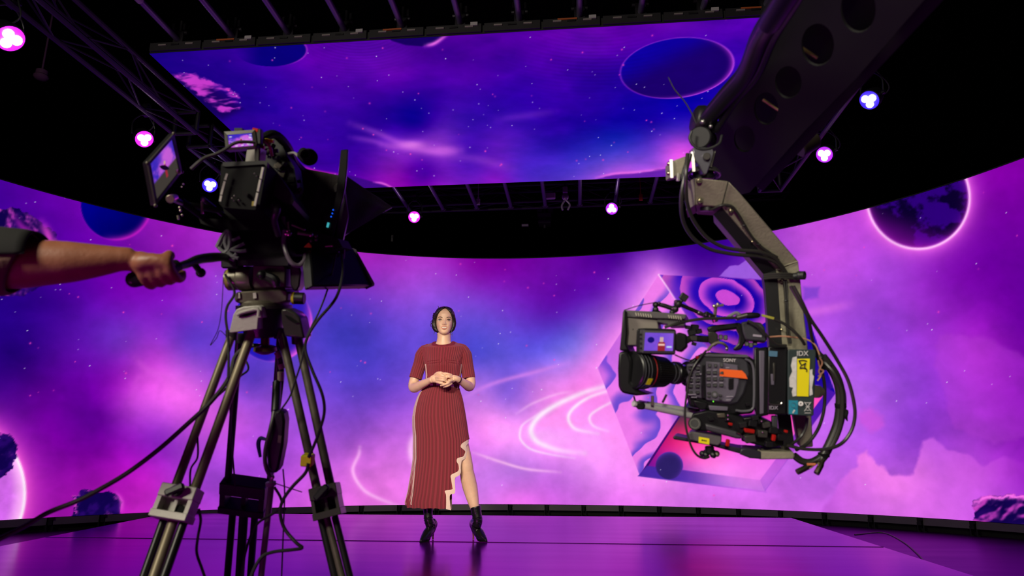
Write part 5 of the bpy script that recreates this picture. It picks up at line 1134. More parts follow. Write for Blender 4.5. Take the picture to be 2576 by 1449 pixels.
blk([(838, 470), (852, 455), (856, 476), (842, 486)], 1.95, .02, 'hinge', DGY, tp, bev=.002)
blk([(815, 545), (835, 535), (833, 575), (818, 580)], 1.936, .01, 'control_strip', PAN, tp)
for k, (x, y) in enumerate(((838, 528), (836, 537), (833, 545))): MB().ball(T(x, y, 1.934), .0022, 8).build('blue_led', mat('blue_led', (20, 60, 160), .4, emit=(20, 90, 255), es=1.2), tp)
MB().box(T(825, 566, 1.930), (.006, .004, .014), CM @ Matrix.Rotation(.25, 3, 'Y'), .4).build('cyan_switch', mat('cyan_led', (40, 120, 130), .4, emit=(70, 190, 200), es=.7), tp)
q = [T(757, 640, 1.86), T(868, 633, 2.12), T(921, 727, 2.02), T(764, 731, 1.80)]; n = (q[1]-q[0]).cross(q[3]-q[0]).normalized(); n = n if n.z > 0 else -n
o = MB().prism(q, n*.03).build('prompter_monitor', PAN, tp); o.modifiers.new('b', 'BEVEL').width = .004
MB().prism([T(868, 633, 2.115), T(876, 636, 2.115), T(922, 722, 2.01), T(921, 728, 2.01)], n*.028).build('monitor_side', mat('violet_lit_side', (120, 100, 130), .35), tp)  # purple light on the monitor's side is painted in as violet
MB().prism([T(x, y, 2.0-(.0)) for x, y in ((905, 716), (912, 712), (919, 724), (900, 727))], FW*.006).build('corner_vent', BLK2, tp)
MB().tube([T(735, 655, 1.88), T(790, 650, 1.92), T(850, 640, 1.98)], .009, 10, 3).build('support_rail', BLK, tp)
MB().tube([T(842, 600, 1.95), T(862, 620, 1.96), T(862, 650, 1.97)], .006, 8, 4).build('hinge_rod', BLK, tp)

# ------------------------------------------------------------------ cables about the tripod
def cable(name, pts, r, label, material=CBL, sub=6, extra=None):
    o = MB().tube([T(*p) for p in pts], r, 8, sub).build(name, material); tag(o, label, 'cable'); return origin_to(o, T(*pts[0]))
cable('power_cable', [(-60, 1385, 1.55), (60, 1325, 1.6), (120, 1290, 1.62), (190, 1262, 1.64), (240, 1237, 1.66), (320, 1190, 1.70), (400, 1130, 1.72), (470, 1068, 1.74), (522, 1020, 1.76), (560, 975, 1.80), (580, 940, 1.85), (590, 900, 1.88), (612, 878, 1.90), (640, 868, 1.9)], .0058, 'thick dark cable running from the lower left edge up to the tripod', mat('grey_black_cable', (70, 68, 66), .45))
cable('hanging_cable', [(845, 640, 1.92), (835, 690, 1.90), (820, 740, 1.87), (800, 790, 1.85), (782, 825, 1.83), (768, 860, 1.82), (758, 910, 1.8), (742, 960, 1.8), (728, 1000, 1.8), (700, 1040, 1.8)], .0026, 'thin cable falling from the prompter beside the tripod to the power unit')
cable('hanging_cable', [(860, 640, 1.92), (862, 690, 1.90), (845, 750, 1.86), (800, 805, 1.82), (775, 845, 1.80), (768, 880, 1.79), (785, 930, 1.78), (810, 990, 1.77), (816, 1035, 1.77), (805, 1080, 1.77), (790, 1120, 1.77), (776, 1150, 1.77)], .0042, 'thicker black cable curving from prompter down to the yellow tape', CBL)
cable('lower_cable', [(776, 1165, 1.77), (768, 1190, 1.77), (735, 1225, 1.77), (712, 1258, 1.77), (705, 1290, 1.77), (716, 1330, 1.77), (745, 1365, 1.76), (760, 1378, 1.76), (735, 1383, 1.75), (690, 1388, 1.74), (660, 1400, 1.73), (640, 1430, 1.72), (625, 1470, 1.71)], .0046, 'black cable hanging in a sharp bend below the yellow tape')
cable('lower_cable', [(690, 1225, 1.86), (705, 1250, 1.86), (708, 1270, 1.86), (690, 1290, 1.86), (650, 1315, 1.85), (630, 1350, 1.84), (615, 1400, 1.83), (605, 1460, 1.82)], .0036, 'black cable sweeping left under the power unit to the floor')
cable('lower_cable', [(500, 1280, 1.70), (505, 1310, 1.70), (498, 1350, 1.70), (495, 1390, 1.70), (508, 1430, 1.70), (520, 1465, 1.70)], .0036, 'black cable hanging beside the front left leg bracket')
cable('wire', [(562, 690, 1.86), (560, 740, 1.86), (556, 790, 1.86), (548, 830, 1.86), (532, 862, 1.86), (530, 868, 1.86), (545, 850, 1.86), (553, 832, 1.86), (570, 846, 1.86)], .0011, 'thin black wire with looped end left of the tripod crown')
cable('wire', [(566, 690, 1.84), (590, 735, 1.84), (572, 770, 1.84), (568, 800, 1.84), (574, 850, 1.84), (575, 920, 1.83), (572, 980, 1.82)], .0034, 'dark cable clipped down the left side of the tripod crown')
cable('wire', [(600, 770, 1.84), (604, 800, 1.84), (612, 830, 1.84), (618, 855, 1.86)], .0018, 'thin grey wire crossing the light grey tripod casting')
cable('wire', [(543, 1000, 1.80), (600, 950, 1.86), (625, 925, 1.88), (600, 880, 1.9)], .003, 'thin black cable tied between the two left tripod tubes')
cable('wire', [(497, 1100, 1.74), (497, 1150, 1.74), (480, 1180, 1.74), (478, 1225, 1.74)], .0026, 'thin cable running behind the front left leg tubes')
cable('wire', [(578, 1000, 1.95), (582, 1100, 2.0), (588, 1180, 2.05), (592, 1225, 2.07)], .0026, 'thin cable along the rear black tripod tube')
cable('wire', [(712, 1180, 1.9), (716, 1240, 1.9), (713, 1330, 1.88), (708, 1460, 1.86)], .0022, 'thin wire hanging straight to the floor behind the bent cable')
cable('wire', [(690, 1215, 1.86), (720, 1225, 1.86), (760, 1238, 1.86)], .0014, 'short zip tie tail below the power unit')
o = MB().tube([T(640, 868, 1.9), T(690, 875, 1.93), T(704, 900, 1.93), T(709, 940, 1.94), T(706, 980, 1.94), T(700, 1030, 1.93)], [.005, .006, .0075, .007, .0065, .006], 10, 5).build('sleeved_cable', mat('black_rubber_cable', (30, 30, 32), .5)); tag(origin_to(o, T(640, 868, 1.9)), 'cable with pale tape bands between crown and power unit', 'cable')
for a, b_ in (((696, 885), (704, 900)), ((706, 915), (710, 928)), ((706, 935), (706, 958))): MB().cyl(T(*a, 1.93), T(*b_, 1.93), .0088, seg=12).build('tape_band', mat('pale_band', (165, 150, 130), .6), o)
pu = empty('power_unit', T(695, 1100, 1.86), 'black power adapter with blue strap hanging inside the tripod legs', 'power adapter')
m = MB().prism([T(x, y, 1.84) for x, y in ((692, 1032), (712, 1036), (716, 1060), (712, 1120), (700, 1180), (690, 1195), (672, 1178), (668, 1120), (680, 1060)) ], FW*.045); o = m.build('housing', BLK, pu); o.modifiers.new('b', 'BEVEL').width = .006
MB().prism([T(x, y, 1.838) for x, y in ((700, 1095), (708, 1097), (706, 1115), (698, 1113))], FW*.003).build('label', WRN, pu)
MB().tube([T(668, 1105, 1.85), T(655, 1103, 1.85), T(650, 1118, 1.85), T(655, 1150, 1.85)], [.004, .006, .006, .004], 8, 5).build('blue_strap', mat('blue_strap', (30, 48, 120), .6), pu)
MB().tube([T(690, 1035, 1.85), T(680, 1080, 1.83), T(668, 1130, 1.83), T(668, 1170, 1.83), T(680, 1200, 1.84)], .0055, 10, 5).build('adapter_cable', mat('grey_black_cable', (70, 68, 66), .45), pu)
MB().cyl(T(697, 960, 1.93), T(693, 1036, 1.88), .012, seg=14).build('hanger', BLK, pu)
bl = empty('slim_pole', Vector((T(655, 1449, 1.95).x, T(655, 1449, 1.95).y, SZ)), 'slim pale pole hanging from the power unit to the floor', 'pole')
A_ = T(683, 1218, 1.9); e = (T(657, 1449, 1.84)-A_).normalized(); MB().cyl(A_, A_+e*((SZ+.002-A_.z)/e.z), .0085, seg=14).build('shaft', mat('grey_pole', (128, 118, 118), .4, .3), bl)
MB().cyl(T(681, 1212, 1.9), T(682, 1222, 1.9), .014, seg=14).build('collar', mat('pale_tag', (150, 145, 150), .6), bl); MB().cyl(T(683, 1190, 1.9), T(683, 1214, 1.9), .006, seg=12).ball(T(686, 1200, 1.89), .006, 10).build('tip', STL, bl)
o = MB().box(T(774, 1157, 1.785), (.030, .032, .030), CM @ Matrix.Rotation(.08, 3, 'Y'), .2).build('yellow_tape', YEL); tag(origin_to(o, T(774, 1157, 1.785)), 'square of yellow tape tying cable to the right tripod leg', 'tape')
# ------------------------------------------------------------------ camera crane, right
DJ = 1.8
def J(x, y, d=DJ): return at(x, y, d)
JD = (at(1830, 950, 1)-CAMP).normalized(); JR = (RT-JD*RT.dot(JD)).normalized(); CMJ = Matrix((JR, JD, JR.cross(JD))).transposed(); BO = .15
def bd(y): return .15*min(1, max(0, (y-440)/250))
def Jm(u, v, d): x, y = jm(u, v); return J(x, y, d+bd(y))
def jz(u, v): return 1520+u/2.9, 720+v/2.9           # the close view of the camera, measured at 2.9x
def jm(u, v): return 1640+u/2.787, 380+v/2.787
def jb(pts, d, depth, name, material, par, f=jz, bev=.002, dirv=None):
    o = MB().prism([J(*f(u, v), d) for u, v in pts], (dirv or JD)*depth).build(name, material, par)
    if bev: m = o.modifiers.new('b', 'BEVEL'); m.width = bev; m.segments = 2
    return o
CRG = mat('crane_olive_grey', (132, 126, 108), .62, .1, noise=.14, nscale=16, bump=.15, bscale=150); CRD = mat('crane_dark', (22, 21, 24), .5, .1, noise=.2); BOM = mat('boom_black', (8, 8, 9), .6, noise=.2)
CHR = mat('chrome_bolt', (200, 190, 165), .25, 1.0)
arm = empty('camera_crane', J(1800, 440, 1.85), 'huge dark perforated crane boom coming down from the top right corner', 'crane')
# boom: perforated side plates and the rim tubes; it comes towards the lens as it rises
def beam_pt(u, v): # u 0..1 along, v 0..1 across (left to right)
    L0, R0 = (J(1790, 330, 1.92), J(1882, 487, 1.92)); L1, R1 = (J(2020, -60, 1.22), J(2375, -60, 1.22))
    return L0.lerp(L1, u)*(1-v)+R0.lerp(R1, u)*v
O_ = beam_pt(0, 0); ux = (beam_pt(1, .5)-beam_pt(0, .5)).normalized(); uy = beam_pt(.3, 1)-beam_pt(.3, 0); uy = (uy-ux*uy.dot(ux)).normalized(); uz = ux.cross(uy); uz = uz if uz.dot(FW) > 0 else -uz
def loc2(p, off=0): v = p-O_; return v.dot(ux), v.dot(uy)
def ray_plane(x, y):       # pixel -> point on the plate plane
    r = (J(x, y, 1)-CAMP); t = (O_-CAMP).dot(uz)/r.dot(uz); return CAMP+r*t
def plate(name, outline, holes, off, th, material, par):
    cu = bpy.data.curves.new(name, 'CURVE'); cu.dimensions = '2D'; cu.fill_mode = 'BOTH'; cu.extrude = th/2; cu.resolution_u = 1
    for pts in [outline]+holes:
        s = cu.splines.new('POLY'); s.points.add(len(pts)-1); s.use_cyclic_u = True
        for k, p in enumerate(pts): s.points[k].co = (p[0], p[1], 0, 1)
    t = bpy.data.objects.new(name, cu); C.objects.link(t); me = bpy.data.meshes.new_from_object(t.evaluated_get(bpy.context.evaluated_depsgraph_get())); bpy.data.objects.remove(t)
    M_ = Matrix((ux, uy, ux.cross(uy))).transposed(); me.transform(Matrix.Translation(O_+uz*off-parent_world(par)) @ M_.to_4x4()); me.materials.clear(); me.materials.append(material)
    o = bpy.data.objects.new(name, me); C.objects.link(o); o.parent = par; return o
outl = [loc2(ray_plane(*p)) for p in ((1815, 300), (1905, 165), (2030, -60))]+[(loc2(ray_plane(2030, -60))[0]+1.5, loc2(ray_plane(2030, -60))[1]-.03), (loc2(ray_plane(2375, -60))[0]+1.5, loc2(ray_plane(2375, -60))[1]+.03)]+[loc2(ray_plane(*p)) for p in ((2375, -60), (2322, 3), (2157, 193), (2025, 328), (1888, 482), (1850, 492), (1800, 440), (1785, 380))]
def oval(x, y, rx, ry, rot=.3):
    c = loc2(ray_plane(x, y)); e = loc2(ray_plane(x+rx, y)); f_ = loc2(ray_plane(x, y+ry)); return [(c[0]+(e[0]-c[0])*math.cos(a)+(f_[0]-c[0])*math.sin(a), c[1]+(e[1]-c[1])*math.cos(a)+(f_[1]-c[1])*math.sin(a)) for a in np.linspace(0, 2*math.pi, 25)[:-1]]
holes = [oval(1874, 348, 27, 33), oval(1928, 272, 31, 40), oval(1984, 206, 34, 40), oval(2058, 112, 42, 52), oval(2160, 22, 45, 58)]
c_ = holes[-1]; holes += [[(a+.27*k, b_) for a, b_ in c_] for k in range(1, 6)]
plate('side_plate', outl, holes, 0, .006, BOM, arm); plate('side_plate', outl, [], .06, .006, BOM, arm)
for (a, b_) in (((1888, 482), (2322, 3)), ((2322, 3), (2375, -60))): MB().beam(ray_plane(*a)+uz*.03, ray_plane(*b_)+uz*.03+(ux*1.5 if b_[1] < 0 else Vector()), .010, .055, up=uy).build('rim_flange', BOM, arm)
for (a, b_) in (((1800, 320), (1900, 170)), ((1900, 170), (2030, -60))): MB().beam(ray_plane(*a)+uz*.03, ray_plane(*b_)+uz*.03+(ux*1.5 if b_[1] < 0 else Vector()), .010, .055, up=uy).build('rim_flange', BOM, arm)
for x, y in ((1912, 240), (1928, 288), (2010, 150)):
    p = ray_plane(x, y)+uz*.03; MB().cyl(p-uy*.03, p+uy*.03, .004, seg=10).build('cross_wire', mat('brass_dark', (110, 92, 58), .4, .5), arm)
MB().tube([J(1778, 300, 1.80), J(1830, 240, 1.70), J(1880, 180, 1.60), J(1915, 90, 1.45), J(1960, 20, 1.30), J(2010, -60, 1.18), J(2010, -60, 1.18)+ux*1.4], [.022, .024, .024, .022, .022, .022, .022], 16, 6).build('cable_loom', mat('loom_black', (15, 15, 17), .38), arm)
MB().tube([J(1800, 330, 1.80), J(1850, 255, 1.70), J(1905, 190, 1.58), J(1945, 100, 1.44), J(2000, 10, 1.28), J(2040, -60, 1.18)], .009, 12, 6).build('loom_hose', mat('loom_black', (15, 15, 17), .38), arm)
MB().tube([J(1985, 0, 1.27), J(1962, 30, 1.32), J(1944, 52, 1.37)], [.006, .008, .006], 8, 3).build('loom_clip', mat('bright_post', (172, 168, 160), .35, .6), arm)
MB().tube([J(1681, 194, 1.8), J(1697, 225, 1.8), J(1722, 255, 1.8), J(1740, 285, 1.8), J(1752, 312, 1.8)], [.0012, .0018, .0018, .002, .002], 8, 5).build('aerial', CBL, arm)
# far side pulley and struts beyond the boom
p = J(2006, 370, 2.05); MB().cyl(p, p+Vector((.05, .0, .03)), .035, seg=24).build('pulley', mat('pulley_dark', (44, 38, 28), .5, .4), arm)

# head: yoke, motor and slip ring
ch = arm
m = MB(); m.rev(J(1742, 300, 1.83), J(1800, 312, 1.83), [(0, .028), (.006, .038), (.022, .042), (.04, .040), (.06, .030)], 24); m.build('motor', BLK, ch)
m = MB(); m.cyl(J(1760, 345, 1.80), J(1776, 352, 1.86), .030, seg=24); m.build('clevis', CRD, ch)
for a, r in (((1775, 296), .009), ((1768, 307), .008), ((1788, 318), .006)): MB().ball(J(*a, 1.785), r, 12).build('bolt_head', mat('dull_chrome', (140, 138, 136), .3, .9), ch)
MB().tube([J(1740, 330, 1.79), J(1735, 350, 1.79), J(1752, 372, 1.79), J(1778, 375, 1.79), J(1808, 362, 1.79), J(1816, 340, 1.80)], .0035, 10, 5).build('collar_hose', CBL, ch)
o = MB().prism([J(x, y, 1.79) for x, y in ((1742, 372), (1792, 370), (1796, 382), (1790, 405), (1778, 438), (1770, 438), (1756, 412), (1748, 400))], FW*.04).build('yoke_plate', mat('steel_plate', (110, 108, 118), .3, .6), ch); o.modifiers.new('b', 'BEVEL').width = .002
MB().cyl(J(1778, 393, 1.792), J(1778, 393, 1.776), .0095, seg=20).build('yoke_bolt', DGY, ch)
MB().beam(J(1742, 382, 1.80), J(1746, 432, 1.80), .008, .012).build('chrome_edge', STL, ch); MB().beam(J(1796, 380, 1.80), J(1786, 420, 1.80), .005, .012).build('chrome_edge', STL, ch)
o = MB().prism([J(x, y, 1.80) for x, y in ((1688, 406), (1726, 392), (1730, 425), (1722, 438), (1690, 446))], FW*.07).build('control_box', CRG, ch); o.modifiers.new('b', 'BEVEL').width = .003
MB().beam(J(1688, 402, 1.796), J(1690, 448, 1.796), .008, .008).build('box_rim', ST2, ch)
for a in ((1683, 412), (1682, 436)): MB().ball(J(*a, 1.80), .006, 12).build('box_screw', CHR, ch)
MB().beam(J(1707, 436, 1.80), J(1705, 455, 1.80), .007, .007).build('toggle', ST2, ch)
for r, rr, y in ((.040, .0035, 437), (.036, .003, 433), (.044, .003, 442)):
    c = J(1769, y, 1.845); MB().tube([c+Vector((r*math.cos(a), r*math.sin(a), 0)) for a in np.linspace(0, 2*math.pi, 25)], rr, 8, 1).build('slip_ring', mat('dull_chrome', (140, 138, 136), .3, .9), ch)
m = MB(); m.cyl(J(1769, 420, 1.845), J(1769, 452, 1.845), .028, seg=24); m.build('spindle', BLK, ch)
MB().tube([J(1735, 390, 1.79), J(1722, 420, 1.79), J(1716, 446, 1.79), J(1722, 460, 1.79)], .004, 8, 4).build('head_cable', CBL, ch)

# bent bracket
bk_ = empty('camera_bracket', J(1790, 470, 1.8), 'grey angled steel arm carrying the right hand camera below the crane head', 'bracket')
def face(pts, d, name, material, depth=.11, bev=.0025): o = MB().prism([Jm(u, v, d) for u, v in pts], JD*depth).build(name, material, bk_); m = o.modifiers.new('b', 'BEVEL'); m.width = bev; return o
RGT = FW
face([(300, 188), (535, 210), (490, 392), (300, 378)], 1.76, 'top_block', CRG)
o = MB().prism([Jm(300, 188, 1.755), Jm(300, 378, 1.755), Jm(240, 415, 1.800), Jm(243, 225, 1.800)], JD*.09).build('block_side', CRG, bk_)
face([(535, 210), (620, 298), (1025, 772), (935, 812), (868, 832), (490, 392)], 1.762, 'diagonal_arm', CRG)
MB().prism([Jm(u, v, 1.765) for u, v in ((490, 394), (868, 834), (780, 862), (430, 445))], JD*.10).build('arm_underside', CRD, bk_)  # grey arm's underside, its shade painted in as near-black
face([(868, 832), (935, 812), (1025, 772), (1036, 860), (1050, 1000), (1092, 1365), (1130, 2075), (1040, 2080), (915, 1365), (882, 900)], 1.762, 'drop_arm', CRG)
MB().prism([Jm(u, v, 1.766) for u, v in ((780, 862), (868, 834), (882, 900), (915, 1365), (1000, 2075), (905, 2075), (822, 1365), (795, 980))], JD*.10).build('arm_inner_side', CRD, bk_)  # inner side of the same grey arm, shade put into its dark colour
MB().tube([Jm(535, 212, 1.758), Jm(512, 300, 1.758), Jm(490, 392, 1.758)], .0014, 6, 2).build('weld_seam', DGY, bk_); MB().tube([Jm(870, 832, 1.758), Jm(940, 800, 1.758), Jm(1025, 772, 1.758)], .0016, 6, 2).build('weld_seam', CRG, bk_)
for u, v, r in ((330, 207, .0075), (337, 348, .0075), (553, 418, .0065), (908, 910, .0065), (905, 1250, .003), (700, 636, .003)):
    c = Jm(u, v, 1.758); m = MB().cyl(c, c-FW*.006, r, seg=18); m.cyl(c-FW*.006, c-FW*.010, r*.55, seg=6); m.build('bolt', CHR, bk_)
c = Jm(385, 400, 1.780); MB().cyl(c+UP*.004, c-UP*.008, .018, seg=20).build('cable_gland', BLK, bk_)
# cables tied to the bracket
jcab = mat('satin_black_cable', (40, 38, 36), .38)
def jc(name, pts, r, par, f=jm, d=1.75, seg=8, material=jcab, sub=6):
    return MB().tube([J(*f(p[0], p[1]), (p[2] if len(p) > 2 else d)+(bd(f(p[0], p[1])[1]) if f is jm else 0)) for p in pts], r, seg, sub).build(name, material, par)
jc('bracket_cable', [(375, 405, 1.77), (420, 410, 1.76), (470, 385), (520, 378), (565, 392), (610, 450), (650, 520), (700, 600), (745, 650), (800, 700), (880, 745)], .0036, bk_)
jc('bracket_cable', [(520, 384), (575, 402), (625, 480), (665, 550), (715, 620), (765, 668), (830, 715), (890, 765)], .0030, bk_)
jc('bracket_cable', [(925, 900), (932, 960), (938, 1040), (940, 1120), (945, 1200), (952, 1280), (965, 1350)], .0030, bk_)
jc('bracket_cable', [(940, 900), (948, 960), (950, 1040), (952, 1120), (956, 1200), (965, 1280), (975, 1350)], .0030, bk_)
for u, v in ((648, 522), (748, 655), (940, 1050), (600, 725), (830, 745)): MB().ball(Jm(u, v, 1.750), (.006, .005, .003), 10).build('cable_tie', CBL, bk_)
for dy in (0, 14, 28): jc('tie_band', [(782, 868+dy, 1.75), (840, 862+dy, 1.742), (900, 860+dy, 1.735), (970, 862+dy, 1.735), (1020, 870+dy, 1.74)], .0034, bk_)
m = MB(); c = Jm(1035, 872, 1.735); m.cyl(Jm(985, 878, 1.740), c, .009, seg=16); m.ball(c, .0125, 14); m.ring(c+RT*.004-FW*.004, c+RT*.010-FW*.010, .012, .008, 16); m.build('connector', CBL, bk_)
def top(o, label, cat='cable', loc=None): tag(o, label, cat); return origin_to(o, loc or o.data.vertices[0].co.copy())
def jtop(name, pts, r, label, f=jm, d=1.75, material=jcab): return top(jc(name, pts, r, None, f, d, material=material), label)
jtop('looping_cable', [(250, 20, 1.77), (240, 150, 1.75), (238, 250, 1.74), (250, 380, 1.74), (300, 500, 1.74), (390, 610, 1.74), (500, 672, 1.74), (620, 695, 1.74), (740, 705, 1.74), (840, 740, 1.745), (905, 800, 1.745), (950, 870, 1.745)], .0052, 'inner cable looping from crane head under the bracket bend')
jtop('looping_cable', [(270, 20, 1.79), (215, 250, 1.76), (205, 400, 1.74), (230, 520, 1.74), (300, 620, 1.74), (400, 685, 1.74), (520, 715, 1.74), (640, 730, 1.74), (740, 738, 1.745), (830, 762, 1.745), (890, 800, 1.745), (960, 890, 1.75)], .0052, 'outer cable looping from crane head under the bracket bend')
jtop('rear_cable', [(1380, 0, 1.75), (1440, 110, 1.75), (1500, 232, 1.76), (1600, 380, 1.78), (1700, 540, 1.80), (1780, 690, 1.80), (1822, 850, 1.80), (1828, 960, 1.80), (1800, 1060, 1.80), (1740, 1140, 1.80), (1660, 1180, 1.79), (1560, 1192, 1.79), (1440, 1185, 1.79), (1330, 1160, 1.79)], .0045, 'long cable making the widest loop behind the right hand camera battery', jz)
jtop('rear_cable', [(1360, 0, 1.75), (1440, 140, 1.75), (1490, 240, 1.76), (1520, 400, 1.80), (1570, 560, 1.84), (1605, 700, 1.85), (1608, 850, 1.85), (1590, 960, 1.84), (1550, 1060, 1.83), (1480, 1150, 1.82), (1400, 1195, 1.80)], .0045, 'cable dropping close behind the battery to the camera foot', jz)
jtop('rear_cable', [(1480, 960, 1.84), (1470, 1030, 1.84), (1430, 1100, 1.84), (1370, 1150, 1.83), (1320, 1180, 1.82)], .0040, 'short cable under the battery running to the camera foot', jz)
cb = empty('cable_bundle', J(*jz(1700, 700), 1.82), 'thick black sleeved cable bundle curving down behind the battery', 'cable bundle')
jc('sleeve', [(1590, 515, 1.82), (1640, 580, 1.82), (1690, 660, 1.82), (1720, 760, 1.82), (1722, 880, 1.82), (1705, 1000, 1.82), (1660, 1120, 1.82), (1610, 1220, 1.82), (1580, 1260, 1.82)], .0125, cb, jz, seg=14)
jc('strand', [(1560, 500, 1.83), (1620, 570, 1.81), (1680, 640, 1.80), (1730, 760, 1.80), (1735, 900, 1.80), (1720, 1020, 1.80), (1680, 1130, 1.80), (1640, 1200, 1.80)], .0055, cb, jz)
jc('strand', [(1550, 470, 1.83), (1640, 560, 1.84), (1720, 700, 1.84), (1752, 800, 1.84), (1745, 950, 1.84), (1700, 1100, 1.84), (1620, 1230, 1.83)], .0050, cb, jz)
jc('strand', [(1385, 1235, 1.82), (1440, 1275, 1.82), (1500, 1285, 1.82), (1560, 1260, 1.82), (1620, 1210, 1.82)], .0095, cb, jz, seg=12)
for u, v in ((1625, 590), (1722, 870), (1600, 1230)): MB().cyl(J(*jz(u, v-16), 1.82), J(*jz(u+4, v+16), 1.82), .0145, seg=16).build('wrap_band', BLK2, cb)
m = MB(); m.tube([J(*jz(u, v), 1.80) for u, v in ((1735, 905), (1765, 912), (1760, 945), (1775, 985))], [.003, .006, .006, .001], 6, 3); m.build('tie_tail', BLK2, cb)
for a, b_ in (((1560, 1280), (1440, 1340)), ((1600, 1270), (1565, 1335))):
    A_, B_ = J(*jz(*a), 1.81), J(*jz(*b_), 1.80); d_ = (B_-A_).normalized()
    m = MB(); L = (B_-A_).length; m.rev(A_, B_+d_*.008, [(0, .0045), (L*.3, .0055), (L*.5, .0075), (L+.008, .0078)], 14); m.ring(B_+d_*.006, B_+d_*.014, .0078, .0055, 14); m.build('connector', CHR, cb)
MB().tube([J(*jz(1540, 1300), 1.80), J(*jz(1480, 1300), 1.80)], .0035, 8, 1).build('orange_band', mat('orange_sleeve', (190, 110, 70), .5), cb)

# ---- the camera on the crane
cj = empty('crane_camera', J(1820, 1000), 'cinema camera with orange tape hanging from the crane bracket', 'camera')
BDY = mat('camera_body_grey', (50, 50, 56), .5, noise=.1, nscale=30); BD2 = mat('camera_panel_grey', (90, 84, 98), .5, noise=.06); BDK = mat('camera_black', (16, 16, 18), .4)
jb([(600, 560), (690, 500), (760, 480), (1040, 500), (1100, 540), (1105, 880), (1080, 930), (900, 945), (760, 905), (620, 880), (590, 760)], 1.80, .12, 'body', BDK, cj, bev=.006)
jb([(690, 520), (740, 505), (990, 520), (1045, 540), (1060, 640), (1020, 780), (975, 850), (920, 865), (740, 835), (700, 700)], 1.795, .02, 'side_panel', BDY, cj, bev=.004)
jb([(600, 570), (700, 555), (712, 820), (620, 800), (598, 700)], 1.792, .02, 'front_panel', BD2, cj, bev=.003)
jb([(740, 545), (880, 560), (975, 575), (985, 700), (960, 800), (920, 850), (745, 830), (740, 700)], 1.788, .012, 'control_panel', BD2, cj, bev=.003)
jb([(700, 490), (1040, 500), (1060, 520), (700, 512)], 1.79, .02, 'top_edge', mat('soft_grey_edge', (84, 84, 90), .45), cj, bev=.001)
MB().tube([J(*jz(u, v), 1.788) for u, v in ((1030, 530), (1075, 560), (1092, 640), (1092, 840), (1075, 900), (1010, 912), (960, 905))], .0032, 10, 5).build('guard_rail', mat('soft_grey_edge', (84, 84, 90), .45), cj)
BT = mat('button_black', (20, 19, 22), .35); BT2 = mat('button_light', (128, 120, 135), .45)
for (u, v, w_, h, mt) in [(630+52*i, 600+44*j, 30, 18, BT) for i in range(2) for j in range(5)]+[(762+i*46, 632+j*46, 30, 20, BT) for i in range(3) for j in range(3)]+[(770, 580, 22, 22, BT), (812, 580, 22, 22, BT), (856, 575, 22, 30, BT), (764, 780, 26, 14, BT), (764, 806, 26, 14, BT), (848, 798, 22, 14, BT), (848, 826, 20, 12, BT), (700, 640, 20, 14, BT2), (640, 790, 60, 10, BT2), (655, 810, 40, 8, BT2)]:
    MB().box(J(*jz(u, v), 1.786), (w_/2.9*DJ/FPX, .006, h/2.9*DJ/FPX), CMJ, .3).build('button', mt, cj)
for u, v, w_ in [(762+i*46, 612+j*46, 26) for i in range(3) for j in range(3)]+[(640+i*48, 580+j*44, 22) for i in range(2) for j in range(4)]+[(905, 830, 30), (915, 805, 50), (900, 595, 24)]:
    MB().box(J(*jz(u, v), 1.7865), (w_/2.9*DJ/FPX, .002, 4/2.9*DJ/FPX), CMJ).build('button_print', mat('panel_print', (150, 142, 156), .6), cj)
o = MB().cyl(J(*jz(806, 790), 1.79), J(*jz(806, 790), 1.782), .0085, seg=22).build('dial', BT, cj); MB().cyl(J(*jz(806, 790), 1.783), J(*jz(806, 790), 1.780), .004, seg=16).build('dial_centre', BD2, o)
MB().ball(J(*jz(796, 841), 1.786), .0016, 8).build('green_led', mat('green_led', (60, 200, 40), .4, emit=(110, 230, 50), es=1.5), cj)
jb([(905, 672), (945, 672), (943, 752), (912, 758), (905, 745)], 1.786, .006, 'slot_cover', BT, cj, bev=.001)
jb([(712, 575), (738, 575), (740, 820), (716, 815)], 1.787, .008, 'filter_strip', BT, cj, bev=.001)
WHT = mat('logo_white', (200, 196, 196), .5)
text_mesh('logo', 'SONY', .0125, J(*jz(914, 541), 1.785), RT-UP*.03, UP, WHT, cj)
jb([(842, 603), (1005, 615), (1030, 640), (1046, 676), (842, 655)], 1.784, .002, 'orange_tape', mat('orange_tape', (238, 96, 22), .6, emit=None), cj, bev=0)
jb([(760, 870), (905, 880), (900, 910), (770, 905)], 1.79, .02, 'lower_panel', BD2, cj, bev=.002); jb([(650, 830), (760, 850), (740, 900), (700, 905), (660, 870)], 1.79, .03, 'grip_mount', BDK, cj, bev=.003)
jb([(1095, 440), (1135, 450), (1190, 440), (1200, 940), (1110, 960), (1100, 880)], 1.80, .11, 'battery_plate', BDK, cj, bev=.003)
jb([(1130, 470), (1170, 470), (1165, 930), (1135, 935)], 1.793, .02, 'plate_rib', BD2, cj, bev=.002)
bt_ = jb([(1195, 435), (1340, 440), (1330, 940), (1188, 935)], 1.79, .10, 'adapter', BDK, cj, bev=.004)
jb([(1200, 470), (1265, 475), (1262, 515), (1200, 510)], 1.787, .004, 'blue_label', mat('faded_blue_label', (70, 110, 135), .6), cj, bev=0)
jb([(1232, 560), (1248, 560), (1246, 690), (1232, 690)], 1.786, .004, 'catch', DGY, cj, bev=.001); jb([(1215, 640), (1240, 640), (1240, 720), (1218, 720)], 1.787, .004, 'catch', BD2, cj, bev=.001)
MB().tube([J(*jz(u, v), 1.784) for u, v in ((1202, 850), (1215, 862), (1280, 864), (1296, 850))], .0018, 8, 3).build('lanyard_bar', STL, cj)
